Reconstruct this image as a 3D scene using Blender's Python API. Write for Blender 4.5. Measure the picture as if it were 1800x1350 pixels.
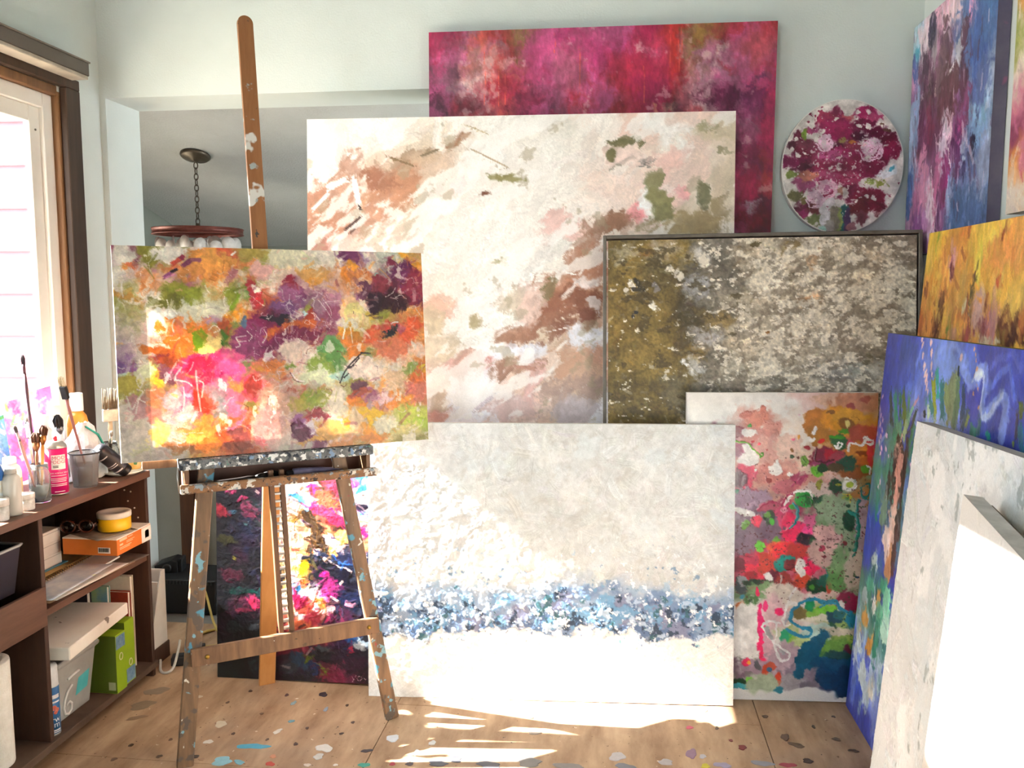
import bpy, bmesh, math, random
import numpy as np
from mathutils import Vector, Matrix

# ------------------------------------------------------------------ camera, sky, sun, exposure
SC = bpy.context.scene
COL = SC.collection
for o in list(bpy.data.objects):
    bpy.data.objects.remove(o)

cam_data = bpy.data.cameras.new('camera')
cam_data.sensor_fit = 'HORIZONTAL'
cam_data.sensor_width = 36.0
cam_data.lens = 30.0
cam_data.clip_start = 0.05
camera = bpy.data.objects.new('camera', cam_data)
COL.objects.link(camera)
camera.location = (0, 0, 1.40)
_yaw, _pitch = math.radians(6.92), math.radians(5.90)
camera.rotation_euler = (math.pi / 2 - _pitch, 0, _yaw)
SC.camera = camera

world = bpy.data.worlds.new('sky')
SC.world = world
world.use_nodes = True
bg = world.node_tree.nodes['Background']
bg.inputs[0].default_value = (0.88, 0.95, 1.0, 1)
bg.inputs[1].default_value = 9.5

sun_data = bpy.data.lights.new('sun', 'SUN')
sun_data.energy = 70.0
sun_data.angle = math.radians(0.7)
sun_data.color = (1.0, 0.97, 0.92)
sun = bpy.data.objects.new('sun', sun_data)
COL.objects.link(sun)
sun.rotation_euler = Vector((1.0, 0.03, -0.80)).to_track_quat('-Z', 'Y').to_euler()

SC.view_settings.view_transform = 'Standard'
SC.view_settings.look = 'None'
SC.view_settings.gamma = 1.0
SC.view_settings.use_curve_mapping = False
SC.view_settings.exposure = 0.78

# ------------------------------------------------------------------ helpers
rng = random.Random(7)

def lin(c):
    """hex string or 0-255 triple to linear rgb"""
    if isinstance(c, str):
        c = tuple(int(c[i:i + 2], 16) for i in (0, 2, 4))
    return tuple((v / 255 / 12.92) if v / 255 <= 0.04045 else ((v / 255 + 0.055) / 1.055) ** 2.4 for v in c)

_mats = {}
def mat(name, col, rough=0.6, metal=0.0, alt=None, var=0.35, scale=12.0, stretch=(1, 1, 1), bump=0.0, bscale=None,
        trans=0.0, ior=1.45, spots=None, soft=None, sheen=0.0, coat=0.0, detail=5.0):
    """procedural principled material: base colour mottled by noise, optional paint spots [(hex, scale, threshold)]"""
    if name in _mats:
        return _mats[name]
    m = bpy.data.materials.new(name)
    m.use_nodes = True
    nt = m.node_tree
    N, L = nt.nodes, nt.links
    p = N['Principled BSDF']
    tc = N.new('ShaderNodeTexCoord')
    mp = N.new('ShaderNodeMapping')
    mp.inputs['Scale'].default_value = stretch
    L.new(tc.outputs['Object'], mp.inputs[0])
    nz = N.new('ShaderNodeTexNoise')
    nz.inputs['Scale'].default_value = scale
    nz.inputs['Detail'].default_value = detail
    nz.inputs['Roughness'].default_value = 0.62
    L.new(mp.outputs[0], nz.inputs['Vector'])
    c1 = lin(col)
    c2 = lin(alt) if alt else tuple(v * (1 - var) for v in c1)
    ramp = N.new('ShaderNodeValToRGB')
    ramp.color_ramp.elements[0].position = 0.35
    ramp.color_ramp.elements[1].position = 0.68
    ramp.color_ramp.elements[0].color = c2 + (1,)
    ramp.color_ramp.elements[1].color = c1 + (1,)
    L.new(nz.outputs['Fac'], ramp.inputs[0])
    out = ramp.outputs[0]
    for i, (h, s, t0, t1, amt) in enumerate(soft or []):
        n2 = N.new('ShaderNodeTexNoise')
        n2.inputs['Scale'].default_value = s
        n2.inputs['Detail'].default_value = 6.0
        L.new(tc.outputs['Object'], n2.inputs['Vector'])
        mr = N.new('ShaderNodeMapRange')
        mr.inputs['From Min'].default_value = t0
        mr.inputs['From Max'].default_value = t1
        mr.inputs['To Max'].default_value = amt
        L.new(n2.outputs['Fac'], mr.inputs['Value'])
        mx = N.new('ShaderNodeMix')
        mx.data_type = 'RGBA'
        L.new(mr.outputs[0], mx.inputs['Factor'])
        L.new(out, mx.inputs['A'])
        mx.inputs['B'].default_value = lin(h) + (1,)
        out = mx.outputs['Result']
    for i, (h, s, t) in enumerate(spots or []):
        n2 = N.new('ShaderNodeTexNoise')
        n2.inputs['Scale'].default_value = s
        n2.inputs['Detail'].default_value = 3.0
        off = N.new('ShaderNodeVectorMath')
        off.operation = 'ADD'
        off.inputs[1].default_value = (7.3 * i + 1.1, 3.1 * i, 5.7 * i)
        L.new(tc.outputs['Object'], off.inputs[0])
        L.new(off.outputs[0], n2.inputs['Vector'])
        mr = N.new('ShaderNodeMapRange')
        mr.inputs['From Min'].default_value = t
        mr.inputs['From Max'].default_value = t + 0.03
        L.new(n2.outputs['Fac'], mr.inputs['Value'])
        mx = N.new('ShaderNodeMix')
        mx.data_type = 'RGBA'
        L.new(mr.outputs[0], mx.inputs['Factor'])
        L.new(out, mx.inputs['A'])
        mx.inputs['B'].default_value = lin(h) + (1,)
        out = mx.outputs['Result']
    L.new(out, p.inputs['Base Color'])
    p.inputs['Roughness'].default_value = rough
    p.inputs['Metallic'].default_value = metal
    p.inputs['Transmission Weight'].default_value = trans
    p.inputs['IOR'].default_value = ior
    p.inputs['Coat Weight'].default_value = coat
    if sheen:
        p.inputs['Sheen Weight'].default_value = sheen
    if bump:
        bn = N.new('ShaderNodeBump')
        bn.inputs['Strength'].default_value = bump
        bn.inputs['Distance'].default_value = 0.01
        nb = N.new('ShaderNodeTexNoise')
        nb.inputs['Scale'].default_value = bscale or scale * 3
        nb.inputs['Detail'].default_value = 4
        L.new(mp.outputs[0], nb.inputs['Vector'])
        L.new(nb.outputs['Fac'], bn.inputs['Height'])
        L.new(bn.outputs[0], p.inputs['Normal'])
    _mats[name] = m
    return m

class MB:
    """collects shapes and links them as one mesh object"""
    def __init__(self):
        self.v, self.f, self.smooth = [], [], []
    def add(self, vs, fs, smooth=False, M=None):
        n = len(self.v)
        self.v += [tuple(M @ Vector(p)) if M else tuple(p) for p in vs]
        self.f += [tuple(i + n for i in f) for f in fs]
        self.smooth += [smooth] * len(fs)
        return self
    def box(self, x0, x1, y0, y1, z0, z1, M=None):
        vs = [(x, y, z) for z in (z0, z1) for y in (y0, y1) for x in (x0, x1)]
        fs = [(0, 2, 3, 1), (4, 5, 7, 6), (0, 1, 5, 4), (2, 6, 7, 3), (0, 4, 6, 2), (1, 3, 7, 5)]
        return self.add(vs, fs, False, M)
    def prism(self, poly, y0, y1, M=None):
        """polygon in xz extruded along y"""
        n = len(poly)
        vs = [(x, y0, z) for x, z in poly] + [(x, y1, z) for x, z in poly]
        fs = [tuple(range(n)), tuple(range(2 * n - 1, n - 1, -1))]
        fs += [(i, i + n, (i + 1) % n + n, (i + 1) % n) for i in range(n)]
        return self.add(vs, fs, False, M)
    def lathe(self, prof, n=24, M=None, smooth=True, c=(0, 0, 0), sx=1, sy=1):
        vs, fs = [], []
        for r, z in prof:
            for i in range(n):
                a = 2 * math.pi * i / n
                vs.append((c[0] + r * sx * math.cos(a), c[1] + r * sy * math.sin(a), c[2] + z))
        for k in range(len(prof) - 1):
            for i in range(n):
                j = (i + 1) % n
                fs.append((k * n + i, k * n + j, (k + 1) * n + j, (k + 1) * n + i))
        if prof[0][0] > 1e-6:
            fs.append(tuple(range(n - 1, -1, -1)))
        if prof[-1][0] > 1e-6:
            fs.append(tuple((len(prof) - 1) * n + i for i in range(n)))
        return self.add(vs, fs, smooth, M)
    def tube(self, pts, r, n=8, M=None, closed=False, flat=1.0):
        pts = [Vector(p) for p in pts]
        m = len(pts)
        rs = r if isinstance(r, (list, tuple)) else [r] * m
        vs, fs = [], []
        prev = None
        for i, p in enumerate(pts):
            a = pts[(i - 1) % m] if (closed or i > 0) else p
            b = pts[(i + 1) % m] if (closed or i < m - 1) else p
            t = (b - a).normalized()
            if prev is None:
                ref = Vector((0, 0, 1)) if abs(t.z) < 0.9 else Vector((1, 0, 0))
                prev = t.cross(ref).normalized()
            u = (prev - t * prev.dot(t)).normalized()
            prev = u
            w = t.cross(u)
            for k in range(n):
                ang = 2 * math.pi * k / n
                vs.append(tuple(p + rs[i] * (math.cos(ang) * u + flat * math.sin(ang) * w)))
        seg = m if closed else m - 1
        for i in range(seg):
            for k in range(n):
                fs.append((i * n + k, i * n + (k + 1) % n, ((i + 1) % m) * n + (k + 1) % n, ((i + 1) % m) * n + k))
        if not closed:
            fs.append(tuple(range(n - 1, -1, -1)))
            fs.append(tuple((m - 1) * n + k for k in range(n)))
        return self.add(vs, fs, True, M)
    def bar(self, p0, p1, wx, wy, up=(0, 0, 1), M=None):
        """rectangular bar from p0 to p1, wx along side, wy along 'up'-ish"""
        p0, p1 = Vector(p0), Vector(p1)
        t = (p1 - p0).normalized()
        s = t.cross(Vector(up)).normalized()
        u = s.cross(t)
        vs = []
        for p in (p0, p1):
            for a, b in ((-1, -1), (1, -1), (1, 1), (-1, 1)):
                vs.append(p + s * a * wx / 2 + u * b * wy / 2)
        return self.add(vs, [(3, 2, 1, 0), (4, 5, 6, 7), (0, 1, 5, 4), (1, 2, 6, 5), (2, 3, 7, 6), (3, 0, 4, 7)], False, M)
    def build(self, name, material, parent=None, bevel=0.0, loc=None, rot=None):
        me = bpy.data.meshes.new(name)
        me.from_pydata(self.v, [], self.f)
        me.polygons.foreach_set('use_smooth', self.smooth)
        bm = bmesh.new()
        bm.from_mesh(me)
        bmesh.ops.recalc_face_normals(bm, faces=bm.faces)
        if bevel:
            es = [e for e in bm.edges if len(e.link_faces) == 2 and e.calc_face_angle(0) > 0.6]
            bmesh.ops.bevel(bm, geom=es, offset=bevel, segments=1, affect='EDGES', clamp_overlap=True)
        bm.to_mesh(me)
        bm.free()
        me.materials.append(material)
        return link(name, me, parent, loc, rot)

def link(name, data, parent=None, loc=None, rot=None):
    o = bpy.data.objects.new(name, data)
    COL.objects.link(o)
    if parent:
        o.parent = parent
    if loc:
        o.location = loc
    if rot:
        o.rotation_euler = rot
    return o

def tag(o, label, cat, group=None):
    o['label'] = label
    o['category'] = cat
    if group:
        o['group'] = group
    return o

def thing(name, label, cat, loc=(0, 0, 0), rotz=0.0, group=None):
    o = link(name, None, None, loc)
    o.rotation_euler = (0, 0, rotz)
    o.empty_display_size = 0.05
    return tag(o, label, cat, group)

def struct(o, label=None):
    o['kind'] = 'structure'
    if label:
        o['label'] = label
    return o

def sub(owner, *parts):
    """pieces of a part become its children (parts sit untransformed under their thing)"""
    for p in parts:
        p.parent = owner

def text_shape(s, size):
    """outline of a word as flat polygons: (verts 2-D, faces), origin at its centre"""
    cu = bpy.data.curves.new('word', 'FONT')
    cu.body = s
    cu.size = size
    cu.align_x = 'CENTER'
    cu.align_y = 'CENTER'
    cu.resolution_u = 2
    ob = bpy.data.objects.new('word', cu)
    COL.objects.link(ob)
    dg = bpy.context.evaluated_depsgraph_get()
    me = ob.evaluated_get(dg).to_mesh()
    vs = [(v.co.x, v.co.y) for v in me.vertices]
    fs = [tuple(p.vertices) for p in me.polygons]
    ob.evaluated_get(dg).to_mesh_clear()
    bpy.data.objects.remove(ob)
    bpy.data.curves.remove(cu)
    return vs, fs

def wrap(mb, vs, fs, R, ang0, z0, off=0.0006):
    """bend flat print round a cylinder of radius R (facing angle ang0)"""
    mb.add([((R + off) * math.cos(ang0 + x / R), (R + off) * math.sin(ang0 + x / R), z0 + y) for x, y in vs], fs)
    return mb

def patch(w, h, n=8):
    vs = [(-w / 2 + w * i / n, y) for y in (-h / 2, h / 2) for i in range(n + 1)]
    return vs, [(i, i + 1, n + 2 + i, n + 1 + i) for i in range(n)]

# ------------------------------------------------------------------ brush strokes of the paintings (millimetres on each canvas)
ART = {
 'white': [
  
 ],
 'pink': [
  ('b',82,334,120,90,-40,'b98468',0.5,0.15,0.92),('b',43,454,50,60,0,'a87868',0.5,0.15,0.92),('b',34,371,40,60,0,'bc8a6c',0.5,0.15,0.92),
  ('b',149,233,50,90,20,'c49a84',0.5,0.15,0.92),('b',120,399,60,30,-45,'c08c70',0.5,0.15,0.92),('b',319,281,110,55,-40,'bf8a6a',0.5,0.15,0.92),
  ('b',282,226,70,40,-10,'a06a50',0.5,0.15,0.92),('b',262,354,90,40,-50,'c4947a',0.5,0.15,0.92),('b',394,163,100,24,-12,'b0967c',0.5,0.15,0.92),
  ('b',376,190,80,20,-15,'bd9074',0.5,0.15,0.92),('b',450,155,60,20,0,'c8ae94',0.5,0.15,0.92),('b',580,93,60,16,-30,'a0785c',0.5,0.15,0.92),
  ('b',506,220,70,60,0,'d8bfa8',0.5,0.15,0.92),('b',506,283,50,24,0,'b48c74',0.5,0.15,0.92),('b',120,455,60,36,0,'eac4b8',0.5,0.15,0.92),
  ('b',590,253,18,18,0,'ec9aa0',0.5,0.15,0.92),('b',553,257,12,14,0,'f0a8b0',0.5,0.15,0.92),('b',774,232,60,14,8,'8e8656',0.5,0.15,0.92),
  ('b',673,285,22,7,5,'6a3c26',0.5,0.15,0.92),('b',1141,152,16,22,0,'6e6a44',0.5,0.15,0.92),('b',1181,108,34,14,-10,'6c6846',0.5,0.15,0.92),
  ('b',1217,104,14,12,0,'716c4c',0.5,0.15,0.92),('b',1191,193,48,10,-35,'7a7262',0.5,0.15,0.92),('b',1271,176,36,10,-20,'75706a',0.5,0.15,0.92),
  ('b',1290,257,30,44,20,'8c8862',0.5,0.15,0.92),('b',1317,311,50,24,15,'8f8a5e',0.5,0.15,0.92),('b',1326,364,38,30,0,'86825a',0.5,0.15,0.92),
  ('b',1485,312,18,34,0,'7a785c',0.5,0.15,0.92),('b',1476,268,16,8,30,'7c7a5c',0.5,0.15,0.92),('b',1228,372,34,30,0,'eb9aa0',0.5,0.15,0.92),
  ('b',1264,337,20,60,0,'f6f4f2',0.5,0.15,0.92),('b',1405,294,26,20,0,'efb4b4',0.5,0.15,0.92),('b',1360,169,70,40,0,'eecac0',0.5,0.15,0.92),
  ('b',1181,166,60,40,0,'eed6cc',0.5,0.15,0.92),('b',1539,357,30,40,0,'a09070',0.5,0.15,0.92),('b',1416,410,140,40,0,'a8946e',0.5,0.15,0.92),
  ('b',1526,74,70,34,0,'cfc2a8',0.5,0.15,0.92),('b',1482,64,34,10,0,'a09878',0.5,0.15,0.92),('b',1562,136,24,8,0,'a09878',0.5,0.15,0.92),
  ('b',1341,53,110,34,0,'f6f2ee',0.5,0.15,0.92),('b',1464,20,90,30,0,'ecd2c6',0.5,0.15,0.92),('b',1130,407,110,26,-15,'9a7058',0.5,0.15,0.92),
  ('b',1049,461,70,34,-30,'a88672',0.5,0.15,0.92),('b',958,406,70,36,0,'eac4bc',0.5,0.15,0.92),('b',1032,606,150,90,-50,'b07c62',0.5,0.15,0.92),
  ('b',987,696,130,60,-35,'8e5a44',0.5,0.15,0.92),('b',1051,678,60,60,-60,'80503c',0.5,0.15,0.92),('b',896,760,140,44,-25,'9a6a54',0.5,0.15,0.92),
  ('b',786,797,90,34,-15,'ab8068',0.5,0.15,0.92),('b',850,696,60,70,0,'dcc0b4',0.5,0.15,0.92),('b',970,788,80,24,-20,'8a5a46',0.5,0.15,0.92),
  ('b',1078,697,20,26,0,'f6f4f6',0.5,0.15,0.92),('b',1051,751,20,40,0,'7a4838',0.5,0.15,0.92),('b',1059,606,50,26,0,'f2f0f2',0.5,0.15,0.92),
  ('b',932,633,14,40,20,'7a7250',0.5,0.15,0.92),('b',729,541,26,14,0,'98916a',0.5,0.15,0.92),('b',776,678,50,50,0,'d2c4b0',0.5,0.15,0.92),
  ('b',656,752,30,20,0,'a89a78',0.5,0.15,0.92),('b',675,908,44,26,-40,'c89088',0.5,0.15,0.92),('b',582,918,60,20,0,'c8a090',0.5,0.15,0.92),
  ('b',545,946,90,24,-10,'d0a8a0',0.5,0.15,0.92),('b',805,935,90,16,-8,'a8806c',0.5,0.15,0.92),('b',507,863,60,60,0,'d6c8b0',0.5,0.15,0.92),
  ('b',592,1039,70,40,0,'f4f4fb',0.5,0.15,0.92),('b',639,1112,100,30,0,'f2f2fa',0.5,0.15,0.92),('b',861,999,24,80,0,'dcb4ae',0.5,0.15,0.92),
  ('b',944,1044,60,60,0,'b49a8e',0.5,0.15,0.92),('b',1044,998,60,50,0,'ae9488',0.5,0.15,0.92),('b',1008,1090,90,40,0,'c8bcc0',0.5,0.15,0.92),
  ('b',769,1092,100,40,0,'d8bcb8',0.5,0.15,0.92),('b',805,871,100,34,0,'ebebf4',0.5,0.15,0.92),('b',1052,824,80,40,0,'e6e6ee',0.5,0.15,0.92),
  ('b',507,696,50,50,0,'e2bca8',0.5,0.15,0.92),('b',488,770,40,50,0,'cfc0a4',0.5,0.15,0.92),('b',488,1030,30,60,0,'c2ae9a',0.5,0.15,0.92),
  ('b',479,1124,40,26,0,'c89488',0.5,0.15,0.92),('s',196,312,206,340,9,'2a1a14'),('s',149,413,206,368,10,'5a4038'),('s',15,343,82,279,14,'f6f0ea'),
  ('s',73,260,159,224,24,'efe8e4'),('s',178,215,201,326,20,'fbf7f2'),('s',310,144,413,182,8,'8a7050'),('s',432,146,506,119,8,'807058'),
  ('s',977,578,1023,588,5,'f4f0ec'),('s',915,797,1006,778,3,'e8dcd4'),('s',731,982,787,926,18,'a07a68'),('s',787,926,870,935,14,'b08474'),
  ('s',638,1094,713,1037,14,'d0c6cc'),('s',627,121,774,196,5,'b8a488'),('s',599,30,691,68,4,'c0b090'),
 ],
 'gold': [
  ('b',30,303,60,120,0,'7a6430',0.8,0.4,0.8),('b',98,140,60,60,0,'8a7238',0.8,0.4,0.8),('b',118,45,40,18,0,'7a5428',0.8,0.4,0.8),
  ('b',57,44,40,24,0,'c8bca0',0.8,0.4,0.8),('b',166,141,60,60,0,'6a5c38',0.8,0.4,0.8),('b',326,41,30,30,0,'c8c4c0',0.8,0.4,0.8),
  ('b',366,110,60,40,0,'6e675c',0.8,0.4,0.8),('b',333,177,40,40,0,'b8b8bc',0.8,0.4,0.8),('b',603,106,50,60,0,'e0d8c8',0.8,0.4,0.8),
  ('b',564,139,70,30,0,'dcd4c4',0.8,0.4,0.8),('b',635,40,26,20,0,'8a7448',0.8,0.4,0.8),('b',707,215,34,30,0,'b08a64',0.8,0.4,0.8),
  ('b',681,214,16,10,0,'c08a5a',0.8,0.4,0.8),('b',784,142,60,30,0,'dad0c0',0.8,0.4,0.8),('b',982,132,40,44,0,'dad2c4',0.8,0.4,0.8),
  ('b',720,68,16,50,0,'b89878',0.8,0.4,0.8),('b',367,279,60,24,0,'98804c',0.8,0.4,0.8),('b',300,407,30,26,0,'94783e',0.8,0.4,0.8),
  ('b',300,455,24,26,0,'c8c8c8',0.8,0.4,0.8),('b',340,353,60,26,0,'a8a4a4',0.8,0.4,0.8),('b',825,475,140,40,0,'a8a8a2',0.8,0.4,0.8),
  ('b',747,482,60,30,0,'8e8c86',0.8,0.4,0.8),('b',500,502,120,30,0,'8a8272',0.8,0.4,0.8),('b',598,549,200,40,0,'7c776c',0.8,0.4,0.8),
  ('b',825,522,160,30,0,'847e74',0.8,0.4,0.8),('b',139,537,80,60,0,'5e4e28',0.8,0.4,0.8),('b',220,523,50,50,0,'645c48',0.8,0.4,0.8),
  ('b',65,550,70,60,0,'6a5a34',0.8,0.4,0.8),('b',159,233,14,9,-20,'f0eadc',0.35,0.15,1.0),('b',64,174,12,8,0,'ece4d8',0.35,0.15,1.0),
  ('b',172,178,12,12,0,'8a8484',0.35,0.15,1.0),('b',253,128,12,26,15,'e8e0d0',0.35,0.15,1.0),('b',333,75,14,26,0,'e4dccc',0.35,0.15,1.0),
  ('b',102,256,10,8,0,'2a2c34',0.35,0.15,1.0),('b',98,174,16,10,0,'3a342a',0.35,0.15,1.0),('b',226,108,20,14,0,'e0d8c8',0.35,0.15,1.0),
  ('b',551,331,10,8,0,'8a5a24',0.35,0.15,1.0),('b',518,21,14,10,0,'5a5034',0.35,0.15,1.0),('b',260,441,14,10,0,'dcdcdc',0.35,0.15,1.0),
 ],
 'colour': [
  ('b',239,93,44,34,0,'c47a68',0.3,0.12,1.0),('b',199,77,22,14,0,'bc6a5c',0.3,0.12,1.0),('b',286,125,40,34,0,'cc8c80',0.3,0.12,1.0),
  ('b',254,60,12,16,0,'c07262',0.3,0.12,1.0),('b',239,170,70,60,0,'c08078',0.3,0.12,1.0),('b',291,210,80,60,0,'cf9a90',0.3,0.12,1.0),
  ('b',339,259,90,50,0,'c89488',0.3,0.12,1.0),('b',350,186,50,44,0,'dcbcae',0.3,0.12,1.0),('b',280,284,60,40,0,'c07068',0.3,0.12,1.0),
  ('b',383,291,44,20,-40,'a03a5c',0.3,0.12,1.0),('b',328,324,50,24,0,'b8606a',0.3,0.12,1.0),('b',414,226,44,60,0,'cfb6a4',0.3,0.12,1.0),
  ('b',439,343,50,40,0,'c8b2ac',0.3,0.12,1.0),('b',514,24,80,24,0,'cfa890',0.3,0.12,1.0),('b',576,36,80,40,0,'c08464',0.3,0.12,1.0),
  ('b',549,48,12,12,0,'9a4a44',0.3,0.12,1.0),('b',600,23,16,14,0,'a85a4c',0.3,0.12,1.0),('b',436,100,44,44,0,'b8742e',0.3,0.12,1.0),
  ('b',452,145,44,40,0,'a8702c',0.3,0.12,1.0),('b',499,92,44,40,0,'d8902c',0.3,0.12,1.0),('b',538,112,44,40,0,'c88a24',0.3,0.12,1.0),
  ('b',554,80,60,24,0,'d49a34',0.3,0.12,1.0),('b',538,108,26,20,0,'8a5a24',0.3,0.12,1.0),('b',538,108,9,12,0,'d8c87a',0.3,0.12,1.0),
  ('b',531,132,24,8,0,'4a8a20',0.3,0.12,1.0),('b',483,68,14,7,0,'8a5a2c',0.3,0.12,1.0),('b',593,140,44,30,0,'a84a34',0.3,0.12,1.0),
  ('b',575,209,50,34,0,'c0782c',0.3,0.12,1.0),('b',595,241,40,30,0,'a85a24',0.3,0.12,1.0),('b',572,273,60,24,0,'8a4a20',0.3,0.12,1.0),
  ('b',594,209,30,8,0,'7a3a14',0.3,0.12,1.0),('b',614,208,10,60,0,'c03a3a',0.3,0.12,1.0),('b',461,217,50,34,-15,'7a2038',0.3,0.12,1.0),
  ('b',485,213,24,22,0,'a81830',0.3,0.12,1.0),('b',508,225,26,24,0,'9a3a48',0.3,0.12,1.0),('b',458,242,34,12,0,'8a2a58',0.3,0.12,1.0),
  ('b',540,241,30,30,0,'1e4a38',0.3,0.12,1.0),('b',497,258,34,14,0,'4a3a24',0.3,0.12,1.0),('b',453,165,10,8,0,'d02a28',0.3,0.12,1.0),
  ('b',512,169,30,28,0,'2e5a34',0.3,0.12,1.0),('b',508,153,26,8,0,'3a8a24',0.3,0.12,1.0),('b',442,270,20,22,0,'6aae34',0.3,0.12,1.0),
  ('b',458,258,16,18,0,'1c3c20',0.3,0.12,1.0),('b',449,311,8,18,20,'8a8a34',0.3,0.12,1.0),('b',398,234,13,18,0,'6a9438',0.3,0.12,1.0),
  ('b',351,220,8,8,0,'2e4a2a',0.3,0.12,1.0),('b',375,224,4,4,0,'5a2a20',0.3,0.12,1.0),('b',502,323,24,24,0,'143c24',0.3,0.12,1.0),
  ('b',510,314,12,6,0,'8a8a24',0.3,0.12,1.0),('b',549,314,22,20,0,'e4e2de',0.3,0.12,1.0),('b',551,316,12,11,0,'a4b83a',0.3,0.12,1.0),
  ('b',599,261,16,16,0,'5a9a2c',0.3,0.12,1.0),('b',542,363,20,14,0,'9aa83a',0.3,0.12,1.0),('b',542,363,9,8,0,'3a7a3a',0.3,0.12,1.0),
  ('b',406,189,8,9,0,'a82838',0.3,0.12,1.0),('b',354,196,7,7,0,'8a5a2c',0.3,0.12,1.0),('b',245,176,5,5,0,'d84a58',0.3,0.12,1.0),
  ('b',223,168,4,4,0,'c83a48',0.3,0.12,1.0),('b',271,196,4,4,0,'a83a40',0.3,0.12,1.0),('b',278,304,10,13,0,'8a2a2c',0.3,0.12,1.0),
  ('b',358,161,6,5,0,'e0708a',0.3,0.12,1.0),('b',378,149,4,8,0,'e0a04a',0.3,0.12,1.0),('b',381,76,5,4,0,'c8a8b0',0.3,0.12,1.0),
  ('b',184,195,34,24,0,'8a1c50',0.3,0.12,1.0),('b',175,138,20,20,0,'8c3040',0.3,0.12,1.0),('b',204,276,34,30,0,'d42a58',0.3,0.12,1.0),
  ('b',205,317,18,34,0,'d82a5c',0.3,0.12,1.0),('b',180,301,30,34,0,'5a1a38',0.3,0.12,1.0),('b',233,345,22,18,0,'9a3044',0.3,0.12,1.0),
  ('b',171,346,8,12,0,'1a7a58',0.3,0.12,1.0),('b',225,366,7,7,0,'2a8a3a',0.3,0.12,1.0),('b',211,370,9,9,0,'e4e0dc',0.3,0.12,1.0),
  ('b',212,227,34,22,0,'e4e0dc',0.3,0.12,1.0),('b',208,195,24,14,30,'e4e0dc',0.3,0.12,1.0),('b',211,138,24,14,0,'e4e0dc',0.3,0.12,1.0),
  ('b',304,263,18,22,0,'e4e0dc',0.3,0.12,1.0),('b',298,259,24,10,0,'e4e0dc',0.3,0.12,1.0),('b',309,239,6,14,0,'e4e0dc',0.3,0.12,1.0),
  ('b',349,279,8,6,40,'e4e0dc',0.3,0.12,1.0),('b',234,264,5,5,0,'e4e0dc',0.3,0.12,1.0),('b',221,378,80,50,0,'9a7a94',0.3,0.12,1.0),
  ('b',273,431,80,50,0,'6a4a62',0.3,0.12,1.0),('b',210,469,60,60,0,'7a6070',0.3,0.12,1.0),('b',282,480,60,40,0,'6e5468',0.3,0.12,1.0),
  ('b',194,510,60,50,0,'80687a',0.3,0.12,1.0),('b',301,390,60,20,-10,'a8405c',0.3,0.12,1.0),('b',333,418,30,40,0,'c83a6a',0.3,0.12,1.0),
  ('b',333,406,14,12,20,'e08aa0',0.3,0.12,1.0),('b',353,442,26,26,0,'e0285c',0.3,0.12,1.0),('b',385,466,44,26,0,'e02a68',0.3,0.12,1.0),
  ('b',424,441,34,26,0,'c05a80',0.3,0.12,1.0),('b',409,474,20,22,0,'f04a90',0.3,0.12,1.0),('b',361,491,34,26,0,'e8285c',0.3,0.12,1.0),
  ('b',400,368,30,30,0,'1e8a34',0.3,0.12,1.0),('b',408,372,14,16,0,'145a24',0.3,0.12,1.0),('b',384,360,16,24,0,'2a9a3c',0.3,0.12,1.0),
  ('b',360,393,14,10,0,'3a9a34',0.3,0.12,1.0),('b',455,368,24,12,0,'1c4a30',0.3,0.12,1.0),('b',455,392,14,18,0,'7ab83a',0.3,0.12,1.0),
  ('b',446,404,10,40,-25,'1c3a24',0.3,0.12,1.0),('b',499,432,30,34,0,'6a8a48',0.3,0.12,1.0),('b',507,434,14,22,0,'b8c824',0.3,0.12,1.0),
  ('b',495,428,14,14,0,'8ab838',0.3,0.12,1.0),('b',468,461,24,14,0,'1c4a34',0.3,0.12,1.0),('b',281,431,20,24,0,'243c24',0.3,0.12,1.0),
  ('b',289,445,11,12,0,'4aa838',0.3,0.12,1.0),('b',275,423,12,12,0,'5a8a34',0.3,0.12,1.0),('b',238,444,16,24,0,'e03a58',0.3,0.12,1.0),
  ('b',202,456,12,20,25,'6a9a3c',0.3,0.12,1.0),('b',543,464,110,100,0,'6c8a62',0.3,0.12,1.0),('b',519,404,80,50,0,'8aa080',0.3,0.12,1.0),
  ('b',504,506,60,44,0,'8a9a78',0.3,0.12,1.0),('b',550,436,20,34,0,'14401c',0.3,0.12,1.0),('b',544,387,9,7,0,'123a1c',0.3,0.12,1.0),
  ('b',504,491,5,5,0,'10301a',0.3,0.12,1.0),('b',536,517,7,7,0,'7a2a2a',0.3,0.12,1.0),('b',524,493,3,9,0,'8a3a3a',0.3,0.12,1.0),
  ('b',594,443,24,100,0,'a08a94',0.3,0.12,1.0),('b',465,506,50,50,0,'d6a8a4',0.3,0.12,1.0),('b',401,503,30,24,0,'2c1c24',0.3,0.12,1.0),
  ('b',425,511,8,14,0,'1e4a2c',0.3,0.12,1.0),('b',254,534,18,24,0,'6ac83c',0.3,0.12,1.0),('b',306,512,16,14,0,'6a9a3a',0.3,0.12,1.0),
  ('b',314,537,50,26,0,'e05a3c',0.3,0.12,1.0),('b',211,111,6,6,0,'2a8a2c',0.05,0.15,1.0),
  ('l',[(183,73),(218,64),(254,50),(264,76),(266,101),(310,109)],3,'a85a50',1.0),('l',[(167,170),(203,174),(231,199),(252,223)],7,'7ab84a',1.0),
  ('l',[(252,223),(259,219),(255,211),(246,215),(250,227)],6,'5a9a34',1.0),('l',[(333,389),(360,348),(392,336),(419,340),(423,364)],9,'e4e0dc',1.0),
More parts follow.
